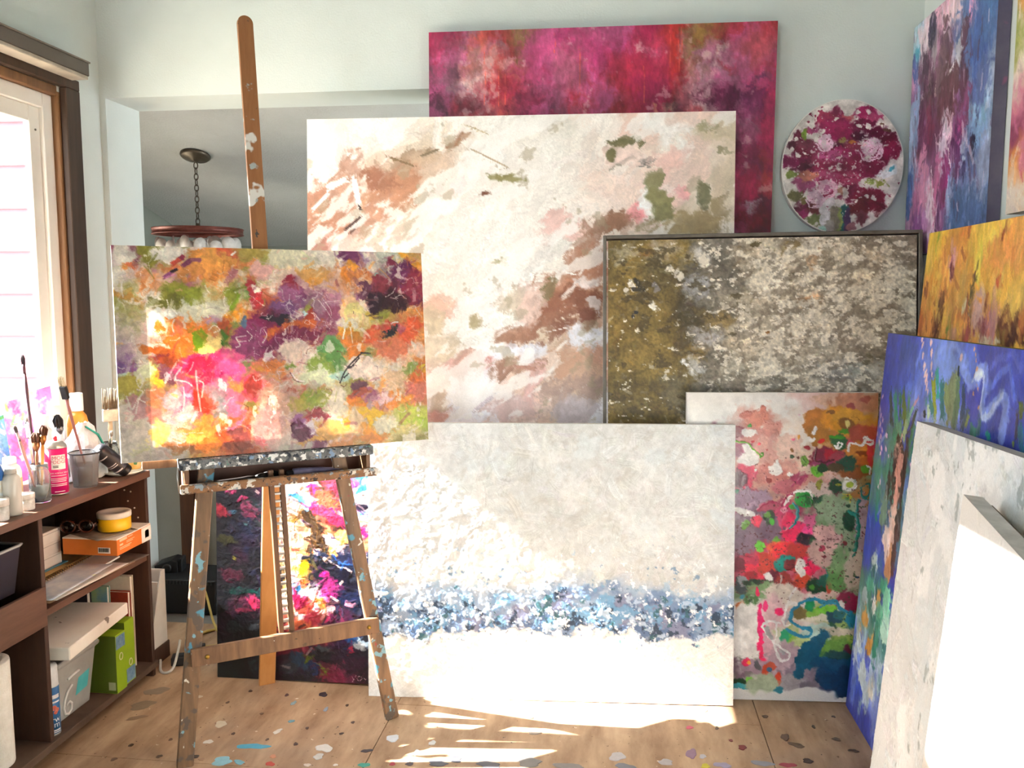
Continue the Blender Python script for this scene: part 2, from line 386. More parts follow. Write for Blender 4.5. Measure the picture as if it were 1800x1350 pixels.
  ('l',[(364,381),(378,401),(373,442),(357,467)],10,'1e7a80',1.0),('l',[(241,403),(265,382),(293,377),(321,385),(340,357),(360,348)],7,'a82c58',1.0),
  ('l',[(399,307),(407,287),(383,295),(352,324)],5,'b04068',1.0),('l',[(169,403),(193,415),(225,419)],18,'e2dfdc',1.0),
  ('l',[(546,407),(574,423),(582,456),(575,525),(568,544)],11,'1a7a68',1.0),('l',[(581,371),(577,403),(578,464)],10,'1c706a',1.0),
  ('l',[(586,322),(612,314),(616,346),(592,354),(586,322)],7,'1c706c',1.0),('l',[(608,362),(589,354)],8,'2a7a74',1.0),
  ('l',[(543,197),(551,173),(567,176),(590,180),(602,160)],8,'dedbd8',1.0),
  ('l',[(594,152),(601,146),(609,156),(598,164),(610,176),(625,168),(613,160)],6,'dedbd8',1.0),
  ('l',[(496,181),(508,193),(520,177),(508,173),(504,193)],7,'e6e4e2',1.0),
  ('l',[(533,292),(541,290),(568,302),(569,322),(541,328),(533,310)],7,'e0dedb',1.0),('l',[(603,249),(615,257),(615,277)],6,'dcdad6',1.0),
  ('l',[(433,121),(425,137)],12,'e4e0dc',1.0),('l',[(417,161),(425,159)],13,'e4e0dc',1.0),('l',[(530,347),(553,351),(554,375)],4,'d0c02c',1.0),
  ('l',[(434,266),(446,270),(438,278)],4,'3a7a24',1.0),('l',[(394,226),(402,234),(394,246)],4,'3a6424',1.0),
  ('l',[(384,360),(415,356),(424,388)],6,'1a6a2a',1.0),('l',[(437,193),(430,230),(454,238),(497,233)],6,'5a1428',1.0),
  ('l',[(554,84),(577,88),(581,104)],3,'8a5a14',1.0),('b',251,605,60,50,0,'e0304c',0.3,0.12,1.0),('b',227,580,24,20,0,'b83050',0.3,0.12,1.0),
  ('b',283,592,44,44,0,'c84034',0.3,0.12,1.0),('b',330,546,44,30,0,'e8303c',0.3,0.12,1.0),('b',386,570,50,50,0,'c03a34',0.3,0.12,1.0),
  ('b',414,602,34,34,0,'f0245c',0.3,0.12,1.0),('b',395,647,30,34,40,'cf4a30',0.3,0.12,1.0),('b',335,591,32,26,0,'1a8a80',0.3,0.12,1.0),
  ('b',351,595,18,20,0,'7a2c30',0.3,0.12,1.0),('b',295,649,34,30,0,'6a1c34',0.3,0.12,1.0),('b',339,657,34,34,0,'9c3a34',0.3,0.12,1.0),
  ('b',219,634,26,20,0,'a01c2c',0.3,0.12,1.0),('b',386,598,18,24,0,'e4e0dc',0.3,0.12,1.0),('b',395,619,16,14,0,'e4e0dc',0.3,0.12,1.0),
  ('b',279,637,16,12,40,'e4e0dc',0.3,0.12,1.0),('b',179,597,24,26,0,'7a2038',0.3,0.12,1.0),('b',187,667,26,40,0,'3a4448',0.3,0.12,1.0),
  ('b',191,651,20,20,0,'8a8c90',0.3,0.12,1.0),('b',239,658,44,14,0,'14301c',0.3,0.12,1.0),('b',260,687,50,34,0,'7a9a6c',0.3,0.12,1.0),
  ('b',220,725,30,24,0,'4a7040',0.3,0.12,1.0),('b',218,725,10,10,0,'163a1c',0.3,0.12,1.0),('b',242,691,8,20,0,'e0285c',0.3,0.12,1.0),
  ('b',184,738,16,18,35,'c0642c',0.3,0.12,1.0),('b',190,707,10,10,0,'3a8aa0',0.3,0.12,1.0),('b',336,683,18,8,0,'9a1c3c',0.3,0.12,1.0),
  ('b',443,663,44,26,0,'143c20',0.3,0.12,1.0),('b',474,646,30,24,0,'1c5a4c',0.3,0.12,1.0),('b',482,621,10,24,0,'18707a',0.3,0.12,1.0),
  ('b',475,593,11,11,0,'187a80',0.3,0.12,1.0),('b',486,670,12,24,0,'b84434',0.3,0.12,1.0),('b',427,669,12,10,30,'4a8a2c',0.3,0.12,1.0),
  ('b',502,666,8,8,0,'143a1c',0.3,0.12,1.0),('b',514,633,34,60,0,'5a8a4c',0.3,0.12,1.0),('b',521,580,50,44,0,'7a9a6a',0.3,0.12,1.0),
  ('b',568,608,44,60,0,'c0aea0',0.3,0.12,1.0),('b',453,552,40,40,0,'c8a49c',0.3,0.12,1.0),('b',459,534,10,12,0,'a8344c',0.3,0.12,1.0),
  ('b',467,562,6,4,0,'8a2434',0.3,0.12,1.0),('b',575,633,9,6,0,'24405c',0.3,0.12,1.0),('b',332,702,70,40,0,'d4c8bc',0.3,0.12,1.0),
  ('b',284,761,50,60,0,'d8b4b8',0.3,0.12,1.0),('b',316,760,16,16,0,'e82a68',0.3,0.12,1.0),('b',209,829,70,110,0,'e4e0dc',0.3,0.12,1.0),
  ('b',261,827,14,50,0,'f02a74',0.3,0.12,1.0),('b',253,794,9,60,0,'ee2c78',0.3,0.12,1.0),('b',272,740,9,20,0,'f03a80',0.3,0.12,1.0),
  ('b',257,873,16,24,0,'ee2a6c',0.3,0.12,1.0),('b',270,910,18,30,0,'e42a5c',0.3,0.12,1.0),('b',285,885,20,60,0,'d8a8b4',0.3,0.12,1.0),
  ('b',546,723,44,44,0,'8a1c44',0.3,0.12,1.0),('b',527,735,14,20,0,'e4e0dc',0.3,0.12,1.0),('b',444,774,90,18,0,'d8d0bc',0.3,0.12,1.0),
  ('b',420,758,44,14,0,'8aba4a',0.3,0.12,1.0),('b',483,749,40,18,0,'7ac83c',0.3,0.12,1.0),('b',388,759,24,24,-30,'7a6a3c',0.3,0.12,1.0),
  ('b',420,733,18,18,0,'1e8a54',0.3,0.12,1.0),('b',507,773,34,24,0,'204a5c',0.3,0.12,1.0),('b',523,764,24,18,0,'2a6a70',0.3,0.12,1.0),
  ('b',555,780,20,30,0,'1e7a98',0.3,0.12,1.0),('b',496,814,18,24,0,'2a5a3c',0.3,0.12,1.0),('b',460,831,60,34,0,'b8d0c4',0.3,0.12,1.0),
  ('b',524,830,60,24,0,'c8bca4',0.3,0.12,1.0),('b',536,854,44,20,0,'8aa84a',0.3,0.12,1.0),('b',345,855,24,34,0,'2c9a6c',0.3,0.12,1.0),
  ('b',373,883,40,40,0,'8aba3c',0.3,0.12,1.0),('b',397,866,34,24,0,'c0d08a',0.3,0.12,1.0),('b',389,891,14,9,30,'e4e0dc',0.3,0.12,1.0),
  ('b',469,877,40,34,0,'5a8a44',0.3,0.12,1.0),('b',517,884,60,34,0,'6a9a3c',0.3,0.12,1.0),('b',485,909,60,18,0,'4a7a3c',0.3,0.12,1.0),
  ('b',552,891,16,22,0,'5a1c34',0.3,0.12,1.0),('b',342,900,44,44,0,'b8a0a8',0.3,0.12,1.0),('b',338,954,70,60,0,'b49aa4',0.3,0.12,1.0),
  ('b',406,981,80,44,0,'8c7c88',0.3,0.12,1.0),('b',359,1008,80,30,0,'a49ca0',0.3,0.12,1.0),('b',439,1014,60,24,0,'7a707a',0.3,0.12,1.0),
  ('b',507,1033,80,24,0,'3c405c',0.3,0.12,1.0),('b',238,952,50,24,0,'a48a9a',0.3,0.12,1.0),('b',208,937,14,16,0,'e02a5c',0.3,0.12,1.0),
  ('b',216,938,7,7,0,'e8a03a',0.3,0.12,1.0),('b',246,948,10,20,-30,'5a5a60',0.3,0.12,1.0),('b',272,964,12,16,0,'d04a2c',0.3,0.12,1.0),
  ('b',294,951,16,12,40,'c85a44',0.3,0.12,1.0),('b',315,1000,12,24,15,'d0442c',0.3,0.12,1.0),('b',186,1006,24,14,0,'123a20',0.3,0.12,1.0),
  ('b',218,999,12,12,0,'7ac84a',0.3,0.12,1.0),('b',190,1022,30,9,0,'3a9aa8',0.3,0.12,1.0),('b',229,1044,18,7,20,'b83a34',0.3,0.12,1.0),
  ('b',267,1018,60,34,0,'a4b094',0.3,0.12,1.0),('b',319,1034,18,16,0,'2a7a8c',0.3,0.12,1.0),('b',286,964,8,7,0,'3a6a8c',0.3,0.12,1.0),
  ('b',239,1044,50,12,0,'b4c0a0',0.3,0.12,1.0),('b',469,839,16,12,0,'145a78',0.2,0.06,1.0),('b',445,865,20,26,0,'125a78',0.2,0.06,1.0),
  ('b',421,894,34,34,0,'125672',0.2,0.06,1.0),('b',406,932,34,34,0,'105470',0.2,0.06,1.0),('b',386,970,12,24,0,'125a76',0.2,0.06,1.0),
  ('b',486,934,60,24,0,'0e4a6c',0.2,0.06,1.0),('b',510,958,70,50,0,'0e4468',0.2,0.06,1.0),('b',525,929,60,40,0,'104a6a',0.2,0.06,1.0),
  ('b',498,996,50,34,0,'0e3c5c',0.2,0.06,1.0),('b',538,999,44,60,0,'0c3454',0.2,0.06,1.0),('b',517,904,50,14,0,'1c4a44',0.2,0.06,1.0),
  ('l',[(472,835),(445,869),(421,898),(402,936),(386,974)],34,'135876',1.0),
  ('l',[(547,760),(523,740),(507,719),(475,724),(459,720),(443,710),(412,717),(380,734),(360,759),(352,784),(377,808),(413,816),(429,824),(421,840),(397,841),(365,833),(347,819)],12,'2a86a8',1.0),
  ('l',[(459,737),(483,724),(507,728)],7,'2c90b4',1.0),('l',[(371,672),(360,697),(344,727),(336,760),(325,785)],8,'e4e0dc',1.0),
  ('l',[(352,726),(372,730)],16,'e4e0dc',1.0),
  ('l',[(317,797),(285,794),(265,811),(281,839),(301,864),(306,889),(326,930),(350,921),(354,900),(325,884),(305,868)],9,'e8e6e4',1.0),
  ('l',[(309,802),(309,843),(301,860)],6,'e2e0de',1.0),('l',[(277,819),(293,847)],16,'a8a8a8',1.0),('l',[(333,797),(348,759)],10,'b0b0b4',1.0),
  ('l',[(322,892),(334,904)],14,'a8a8ac',1.0),('l',[(325,785),(337,805),(353,805)],6,'e4e0dc',1.0),
  ('l',[(323,632),(323,653),(311,674)],7,'b0a098',1.0),('l',[(560,563),(572,550),(579,526)],7,'1a6a5c',1.0),
 ],
 'red': [
  ('b',188,24,70,24,0,'c0584a',0.7,0.5,0.85),('b',240,46,34,30,0,'847888',0.7,0.5,0.85),('b',166,89,80,40,0,'a8706c',0.7,0.5,0.85),
  ('b',334,54,40,24,0,'8a4a48',0.7,0.5,0.85),('b',458,58,120,50,0,'b8487a',0.7,0.5,0.85),('b',541,50,30,30,0,'8a2458',0.7,0.5,0.85),
  ('b',654,103,80,60,0,'b03a70',0.7,0.5,0.85),('b',103,77,60,40,0,'b85a88',0.7,0.5,0.85),('b',60,147,50,40,0,'7a4058',0.7,0.5,0.85),
  ('b',198,171,60,20,0,'d8b8b8',0.7,0.5,0.85),('b',293,113,22,22,0,'d89aa0',0.7,0.5,0.85),('b',387,176,70,60,0,'bc4a7a',0.7,0.5,0.85),
  ('b',272,223,60,60,0,'a02038',0.7,0.5,0.85),('b',429,247,80,40,0,'8a4868',0.7,0.5,0.85),('b',542,170,50,90,0,'b05a78',0.7,0.5,0.85),
  ('b',766,156,110,50,0,'a82a48',0.7,0.5,0.85),('b',855,79,60,40,0,'b03a58',0.7,0.5,0.85),('b',826,98,20,16,0,'e0bcc0',0.7,0.5,0.85),
  ('b',925,82,30,90,0,'b83030',0.7,0.5,0.85),('b',1024,45,40,34,0,'8a6a38',0.7,0.5,0.85),('b',1065,125,50,34,0,'a8688a',0.7,0.5,0.85),
  ('b',1114,116,22,26,0,'e0d0c0',0.7,0.5,0.85),('b',1056,134,16,14,0,'d8c0b8',0.7,0.5,0.85),('b',1212,109,80,50,0,'a85a80',0.7,0.5,0.85),
  ('b',1221,71,50,40,0,'b04a58',0.7,0.5,0.85),('b',930,269,40,16,0,'c0a090',0.7,0.5,0.85),('b',860,302,14,12,0,'d0b87a',0.7,0.5,0.85),
  ('b',990,270,70,34,0,'5a2838',0.7,0.5,0.85),('b',1119,273,60,40,0,'5a1438',0.7,0.5,0.85),('b',1228,285,50,60,0,'5c1844',0.7,0.5,0.85),
  ('b',1254,208,30,30,0,'6a3058',0.7,0.5,0.85),('b',1212,403,40,60,0,'9a4a70',0.7,0.5,0.85),('b',1234,493,50,40,0,'6a2040',0.7,0.5,0.85),
  ('b',1266,553,30,60,0,'b83a40',0.7,0.5,0.85),('b',1208,592,40,60,0,'a02048',0.7,0.5,0.85),('b',1220,652,26,12,0,'c0b0c0',0.7,0.5,0.85),
  ('b',1231,712,50,40,0,'7a1428',0.7,0.5,0.85),('b',38,269,40,40,0,'5a1838',0.7,0.5,0.85),('b',135,271,60,30,0,'7a1a30',0.7,0.5,0.85),
  ('b',356,276,60,26,0,'6a1434',0.7,0.5,0.85),('l',[(214,80),(217,176),(214,273)],4,'d8584a',0.7),('l',[(266,132),(270,208),(267,284)],4,'d8584a',0.7),
  ('l',[(293,163),(296,219),(293,274)],4,'d8584a',0.7),('l',[(479,19),(482,53),(479,88)],4,'d8584a',0.7),
  ('l',[(811,147),(816,211),(814,276)],4,'d8584a',0.7),('l',[(904,22),(908,86),(907,150)],4,'d8584a',0.7),
  ('l',[(935,52),(939,126),(938,200)],4,'d8584a',0.7),('l',[(572,61),(576,151),(574,241)],4,'d8584a',0.7),
  ('l',[(240,121),(243,157),(240,192)],4,'d8584a',0.7),('l',[(944,14),(948,72),(946,131)],4,'d8584a',0.7),
 ],
 'dark': [
  ('b',60,314,22,12,0,'c83a78',0.35,0.15,1.0),('b',108,336,18,12,0,'b83068',0.35,0.15,1.0),('b',23,383,34,18,0,'a82038',0.35,0.15,1.0),
  ('b',66,386,22,10,0,'3a6a8c',0.35,0.15,1.0),('b',126,382,34,30,0,'8a3458',0.35,0.15,1.0),('b',119,427,14,8,0,'5a8a94',0.35,0.15,1.0),
  ('b',73,558,12,4,0,'b8b828',0.35,0.15,1.0),('b',35,492,40,14,0,'3a3818',0.35,0.15,1.0),('b',58,618,44,24,0,'5a1834',0.35,0.15,1.0),
  ('b',136,605,24,10,0,'2a2c48',0.35,0.15,1.0),('b',118,680,60,10,0,'104a44',0.35,0.15,1.0),('b',138,725,16,18,0,'d02858',0.35,0.15,1.0),
  ('b',99,749,30,10,0,'8a1840',0.35,0.15,1.0),('b',147,805,26,14,0,'6a7888',0.35,0.15,1.0),('b',74,814,44,12,0,'28343c',0.35,0.15,1.0),
  ('b',139,949,22,18,0,'46606c',0.35,0.15,1.0),('b',281,293,60,40,0,'f4e0da',0.35,0.15,1.0),('b',334,281,60,16,0,'e8e0ea',0.35,0.15,1.0),
  ('b',299,333,44,20,0,'e8a8b0',0.35,0.15,1.0),('b',281,361,36,40,0,'b8a098',0.35,0.15,1.0),('b',310,338,34,10,20,'3a8ac8',0.35,0.15,1.0),
  ('b',352,354,40,12,20,'5aa0d0',0.35,0.15,1.0),('b',381,314,34,24,35,'c02a80',0.35,0.15,1.0),('b',416,325,36,24,0,'e05038',0.35,0.15,1.0),
  ('b',439,347,34,24,0,'d86040',0.35,0.15,1.0),('b',381,360,50,14,25,'f0c8b0',0.35,0.15,1.0),('b',416,382,60,22,25,'ee2a68',0.35,0.15,1.0),
  ('b',462,415,44,24,25,'e8204e',0.35,0.15,1.0),('b',404,416,26,30,0,'e84838',0.35,0.15,1.0),('b',415,455,40,26,0,'f08a60',0.35,0.15,1.0),
  ('b',450,500,60,24,25,'f8d8e0',0.35,0.15,1.0),('b',485,470,26,30,0,'f8b060',0.35,0.15,1.0),('b',438,528,40,20,20,'f0a060',0.35,0.15,1.0),
  ('b',386,524,50,22,25,'e8a890',0.35,0.15,1.0),('b',310,423,30,24,0,'f4d4bc',0.35,0.15,1.0),('b',325,434,18,18,0,'e87a60',0.35,0.15,1.0),
  ('b',298,486,26,40,0,'f4cdb0',0.35,0.15,1.0),('b',285,532,26,30,0,'f0b088',0.35,0.15,1.0),('b',309,560,24,30,0,'f6dcc4',0.35,0.15,1.0),
  ('b',303,517,22,12,0,'d05040',0.35,0.15,1.0),('b',286,458,24,24,0,'b0a090',0.35,0.15,1.0),('b',362,564,50,26,0,'0c1a2c',0.35,0.15,1.0),
  ('b',415,597,80,40,0,'0a0c18',0.35,0.15,1.0),('b',473,640,70,50,0,'0c0a1c',0.35,0.15,1.0),('b',427,551,80,10,25,'1c2440',0.35,0.15,1.0),
  ('b',414,619,22,10,0,'a01860',0.35,0.15,1.0),('b',507,696,50,34,0,'101838',0.35,0.15,1.0),('b',507,718,22,10,0,'c87a90',0.35,0.15,1.0),
  ('b',332,599,16,30,0,'e8b818',0.35,0.15,1.0),('b',338,644,24,12,0,'e86028',0.35,0.15,1.0),('b',367,655,26,16,0,'3a2c40',0.35,0.15,1.0),
  ('b',320,673,12,26,0,'2a6aa8',0.35,0.15,1.0),('b',355,684,40,24,0,'d8d8d0',0.35,0.15,1.0),('b',402,676,36,26,0,'e888b8',0.35,0.15,1.0),
  ('b',379,706,30,24,0,'e07030',0.35,0.15,1.0),('b',438,653,30,34,0,'8a2060',0.35,0.15,1.0),('b',355,735,34,20,0,'c8ccd8',0.35,0.15,1.0),
  ('b',319,759,24,18,35,'f0e8e8',0.35,0.15,1.0),('b',332,724,30,30,0,'c85040',0.35,0.15,1.0),('b',402,756,26,26,0,'8a4838',0.35,0.15,1.0),
  ('b',426,738,26,14,0,'e8a0a0',0.35,0.15,1.0),('b',297,623,22,22,0,'d8c8d0',0.35,0.15,1.0),('b',296,668,22,26,0,'7088b0',0.35,0.15,1.0),
  ('b',308,702,22,26,0,'a01848',0.35,0.15,1.0),('b',367,769,40,20,0,'a83040',0.35,0.15,1.0),('b',351,400,22,18,0,'2a1a0c',0.7,0.15,1.0),
  ('b',369,428,30,26,0,'24160a',0.7,0.15,1.0),('b',380,462,30,34,0,'2e1e0e',0.7,0.15,1.0),('b',362,485,34,26,0,'1e120a',0.7,0.15,1.0),
  ('b',392,501,30,24,0,'2a1a0c',0.7,0.15,1.0),('b',345,519,22,16,0,'2c1c0c',0.7,0.15,1.0),('b',415,523,20,24,40,'30200e',0.7,0.15,1.0),
  ('b',322,381,14,10,0,'6a4a10',0.7,0.15,1.0),('b',304,401,12,12,0,'8a6a20',0.7,0.15,1.0),
  ('l',[(334,400),(357,428),(351,474),(374,496)],5,'4a3414',1.0),('l',[(357,388),(386,439),(380,496),(415,523)],5,'4a3414',1.0),
  ('l',[(369,405),(398,450),(409,506),(438,556)],5,'4a3414',1.0),('l',[(322,389),(298,429),(298,463)],5,'4a3414',1.0),
  ('l',[(415,557),(461,578),(514,602)],10,'f0c8c8',1.0),('l',[(438,539),(485,566),(520,571)],9,'204a8a',1.0),
  ('b',544,300,34,14,-30,'2a6ab8',0.35,0.15,1.0),('b',555,384,34,16,-15,'3a80c0',0.35,0.15,1.0),('b',544,390,40,8,-15,'d8e8f0',0.35,0.15,1.0),
  ('b',550,356,30,12,0,'120a20',0.35,0.15,1.0),('b',550,418,26,8,0,'e08868',0.35,0.15,1.0),('b',555,441,34,10,0,'381028',0.35,0.15,1.0),
  ('b',561,463,26,24,0,'f01860',0.35,0.15,1.0),('b',521,278,24,10,-20,'d048a8',0.35,0.15,1.0),('l',[(533,323),(556,317),(579,294)],10,'f4f0f4',1.0),
  ('b',253,898,40,16,0,'7a1838',0.35,0.15,1.0),('b',307,879,34,14,0,'a02848',0.35,0.15,1.0),('b',354,872,30,20,0,'b83050',0.35,0.15,1.0),
  ('b',401,875,20,20,0,'5a6068',0.35,0.15,1.0),('b',318,930,44,26,30,'2a4a68',0.35,0.15,1.0),('b',277,955,34,24,0,'38404c',0.35,0.15,1.0),
  ('b',360,923,24,10,-35,'7a8a1a',0.35,0.15,1.0),('b',418,960,40,12,40,'8a9820',0.35,0.15,1.0),('b',377,956,24,22,0,'1c3a78',0.35,0.15,1.0),
  ('b',453,970,30,22,0,'a81850',0.35,0.15,1.0),('b',501,888,40,26,0,'30103a',0.35,0.15,1.0),('b',536,842,60,14,35,'a8c0d0',0.35,0.15,1.0),
  ('b',507,837,40,18,25,'2a5aa0',0.35,0.15,1.0),('b',509,871,6,30,0,'d01a48',0.35,0.15,1.0),('b',541,864,30,22,35,'e0e4ec',0.35,0.15,1.0),
  ('b',472,856,30,20,0,'401848',0.35,0.15,1.0),('b',413,909,40,20,0,'101020',0.35,0.15,1.0),('b',460,918,30,24,0,'341030',0.35,0.15,1.0),
  ('b',529,933,50,18,0,'4a1040',0.35,0.15,1.0),('b',330,992,80,14,0,'20202c',0.35,0.15,1.0),('l',[(511,974),(519,984),(528,971)],2.2,'d8a8b8',1.0),
  ('l',[(520,984),(515,994)],2.2,'d8a8b8',1.0),('l',[(547,976),(538,973),(532,983),(540,990),(547,984)],2.2,'d8a8b8',1.0),
  ('l',[(548,984),(555,979),(563,984),(570,979)],2.2,'d8a8b8',1.0),
 ],
 'easel': [
  ('b',12,14,28,12,0,'9a5a6a',0.35,0.15,1.0),('b',59,23,16,42,0,'8a5560',0.35,0.15,1.0),('b',100,27,22,38,0,'86802f',0.35,0.15,1.0),
  ('b',32,32,30,45,0,'dcd4c4',0.35,0.15,1.0),('b',147,24,45,25,0,'e0d8cc',0.35,0.15,1.0),('b',50,63,18,10,0,'d9744a',0.35,0.15,1.0),
  ('b',28,71,10,9,0,'d4853c',0.35,0.15,1.0),('b',116,67,12,8,0,'c08a94',0.35,0.15,1.0),('b',284,12,45,16,0,'c8583a',0.35,0.15,1.0),
  ('b',251,38,60,40,0,'d98f45',0.35,0.15,1.0),('b',276,53,70,45,0,'dc9a4e',0.35,0.15,1.0),('b',198,74,70,25,0,'c98a4c',0.35,0.15,1.0),
  ('b',161,66,40,12,0,'c8784a',0.35,0.15,1.0),('b',388,10,50,25,0,'a8934a',0.35,0.15,1.0),('b',170,136,50,25,0,'8f8a3a',0.35,0.15,1.0),
  ('b',203,147,60,28,0,'858a30',0.35,0.15,1.0),('b',151,168,50,22,0,'6e6a2a',0.35,0.15,1.0),('b',332,163,22,30,0,'7f9a22',0.35,0.15,1.0),
  ('b',320,135,20,30,0,'8a9032',0.35,0.15,1.0),('b',333,205,26,26,0,'e09a2c',0.35,0.15,1.0),('b',232,179,80,22,0,'d4d0b8',0.35,0.15,1.0),
  ('b',149,214,60,26,0,'d6d4ca',0.35,0.15,1.0),('b',272,218,40,18,0,'b08a9a',0.35,0.15,1.0),('b',308,243,22,28,0,'b4552c',0.35,0.15,1.0),
  ('b',135,302,70,18,0,'b46a2e',0.35,0.15,1.0),('b',118,237,12,12,0,'d79a48',0.35,0.15,1.0),('b',134,326,50,22,0,'8a3a4a',0.35,0.15,1.0),
  ('b',35,136,50,14,0,'bf8f45',0.35,0.15,1.0),('b',203,255,70,60,0,'f0903c',0.35,0.15,1.0),('b',178,238,22,24,0,'ec8a60',0.35,0.15,1.0),
  ('b',265,306,50,40,0,'efd48a',0.35,0.15,1.0),('b',230,280,16,42,0,'86a016',0.35,0.15,1.0),('b',303,282,18,26,0,'4a7a22',0.35,0.15,1.0),
  ('b',215,329,40,30,0,'f0a030',0.35,0.15,1.0),('b',393,135,20,45,0,'a8323a',0.35,0.15,1.0),('b',404,144,12,14,0,'c8323a',0.35,0.15,1.0),
  ('b',399,124,12,16,0,'e6dccc',0.35,0.15,1.0),('b',412,71,30,26,0,'cfa29a',0.35,0.15,1.0),('b',331,86,12,18,0,'a46a70',0.35,0.15,1.0),
  ('b',415,259,55,60,0,'7a1a4a',0.35,0.15,1.0),('b',376,283,45,50,0,'8a3a66',0.35,0.15,1.0),('b',425,296,12,9,0,'d8ccd0',0.35,0.15,1.0),
  ('b',362,230,12,16,0,'566a80',0.35,0.15,1.0),('s',134,93,176,63,10,'8a4a78'),('s',139,93,170,79,5,'c07aa0'),('s',155,74,176,66,9,'2a1420'),
  ('s',186,58,215,38,14,'7a3a5a'),('s',159,53,185,36,13,'b84a3a'),('s',183,26,195,36,14,'8e2a48'),('s',215,38,241,38,12,'9a5a6a'),
  ('s',328,22,342,11,5,'ece0d4'),('s',270,78,288,86,30,'c98440'),('l',[(24,105),(23,126),(25,147)],4,'dcd4c8',0.85),
  ('l',[(142,157),(145,174),(142,195)],4,'dcd4c8',0.85),('l',[(250,114),(255,127),(262,136)],4,'dcd4c8',0.85),
  ('l',[(159,214),(153,233),(156,249)],4,'dcd4c8',0.85),('l',[(304,147),(301,163),(305,174)],4,'dcd4c8',0.85),
  ('l',[(293,207),(297,191),(307,202)],4,'dcd4c8',0.85),('l',[(255,245),(271,232),(286,246),(270,253)],4,'dcd4c8',0.85),
  ('l',[(411,287),(423,265),(416,248)],4,'dcd4c8',0.85),('l',[(333,274),(343,294),(332,299)],4,'dcd4c8',0.85),
  ('l',[(366,252),(379,267),(370,280)],4,'dcd4c8',0.85),('b',520,30,80,35,0,'d2ccb0',0.35,0.15,1.0),('b',569,75,45,25,0,'d0a060',0.35,0.15,1.0),
  ('b',574,92,22,16,0,'d99a48',0.35,0.15,1.0),('b',693,20,34,22,0,'7a3a66',0.35,0.15,1.0),('b',686,38,10,14,0,'6a2a5a',0.35,0.15,1.0),
  ('b',706,55,24,16,0,'de9a3a',0.35,0.15,1.0),('b',684,82,26,22,0,'d98a38',0.35,0.15,1.0),('b',726,84,34,20,0,'c9804a',0.35,0.15,1.0),
  ('b',816,17,22,14,0,'b8bcae',0.35,0.15,1.0),('b',778,96,14,12,0,'8fb0aa',0.35,0.15,1.0),('b',770,60,22,20,0,'d6cabb',0.35,0.15,1.0),
  ('b',920,39,16,24,0,'e0982c',0.35,0.15,1.0),('b',880,10,20,8,0,'d8a03a',0.35,0.15,1.0),('b',871,71,40,40,0,'5e2450',0.35,0.15,1.0),
  ('b',837,47,16,16,0,'7a2440',0.35,0.15,1.0),('b',879,98,40,30,0,'6e2a58',0.35,0.15,1.0),('b',911,113,34,50,0,'842a40',0.35,0.15,1.0),
  ('b',780,117,40,26,0,'8a3444',0.35,0.15,1.0),('b',775,164,34,30,0,'2c0e24',0.35,0.15,1.0),('b',835,164,40,28,0,'33121f',0.35,0.15,1.0),
  ('b',725,129,30,14,0,'6a3a52',0.35,0.15,1.0),('b',703,138,14,14,0,'a06a88',0.35,0.15,1.0),('b',796,194,34,14,0,'8f9038',0.35,0.15,1.0),
  ('b',755,194,28,12,0,'c8ac44',0.35,0.15,1.0),('b',513,118,26,26,0,'8e2238',0.35,0.15,1.0),('b',509,141,40,28,0,'99587e',0.35,0.15,1.0),
  ('b',476,181,34,26,0,'7a4a7a',0.35,0.15,1.0),('b',543,147,22,12,0,'7c3a66',0.35,0.15,1.0),('b',588,176,50,26,0,'9a7484',0.35,0.15,1.0),
  ('b',611,187,24,26,0,'8c4a64',0.35,0.15,1.0),('b',444,215,40,12,0,'241828',0.35,0.15,1.0),('b',467,258,60,14,0,'b8622a',0.35,0.15,1.0),
  ('b',517,233,75,18,-12,'bc5c2a',0.35,0.15,1.0),('b',555,204,16,18,0,'a83c26',0.35,0.15,1.0),('b',510,261,80,18,-10,'721a40',0.35,0.15,1.0),
  ('b',469,289,60,24,-8,'6a1646',0.35,0.15,1.0),('b',547,187,18,7,0,'a0a04a',0.35,0.15,1.0),('b',535,198,12,8,0,'bcd8d8',0.35,0.15,1.0),
  ('b',677,170,30,40,0,'deb890',0.35,0.15,1.0),('b',706,200,34,30,0,'d8cc88',0.35,0.15,1.0),('b',718,217,30,20,0,'dccf92',0.35,0.15,1.0),
  ('b',686,252,36,18,0,'d9a84c',0.35,0.15,1.0),('b',703,271,50,28,0,'cf8a2a',0.35,0.15,1.0),('b',699,300,50,40,0,'dc8430',0.35,0.15,1.0),
  ('b',810,230,50,14,0,'c84a3c',0.35,0.15,1.0),('b',765,263,32,36,0,'d0623c',0.35,0.15,1.0),('b',822,309,55,42,0,'d27a58',0.35,0.15,1.0),
  ('b',888,256,50,40,0,'cc5a34',0.35,0.15,1.0),('b',854,237,22,18,0,'ae4a5c',0.35,0.15,1.0),('b',915,317,30,30,0,'e2bca4',0.35,0.15,1.0),
  ('b',623,319,46,40,0,'5f9252',0.35,0.15,1.0),('b',599,338,30,18,0,'8aa048',0.35,0.15,1.0),('b',516,316,55,34,0,'dcc4b4',0.35,0.15,1.0),
  ('b',736,357,34,18,0,'e2cdc2',0.35,0.15,1.0),('b',434,328,16,12,0,'e4d8d4',0.35,0.15,1.0),('b',822,243,26,10,-35,'14141c',0.25,0.15,1.0),
  ('l',[(826,234),(837,229),(848,229)],4,'d8dcdc',1.0),('l',[(663,214),(670,240),(662,279)],6,'e0d8c4',1.0),
  ('l',[(671,241),(686,244),(693,294)],4,'e2d6bc',1.0),('l',[(589,158),(611,187),(625,211)],3,'ddd0cc',0.9),
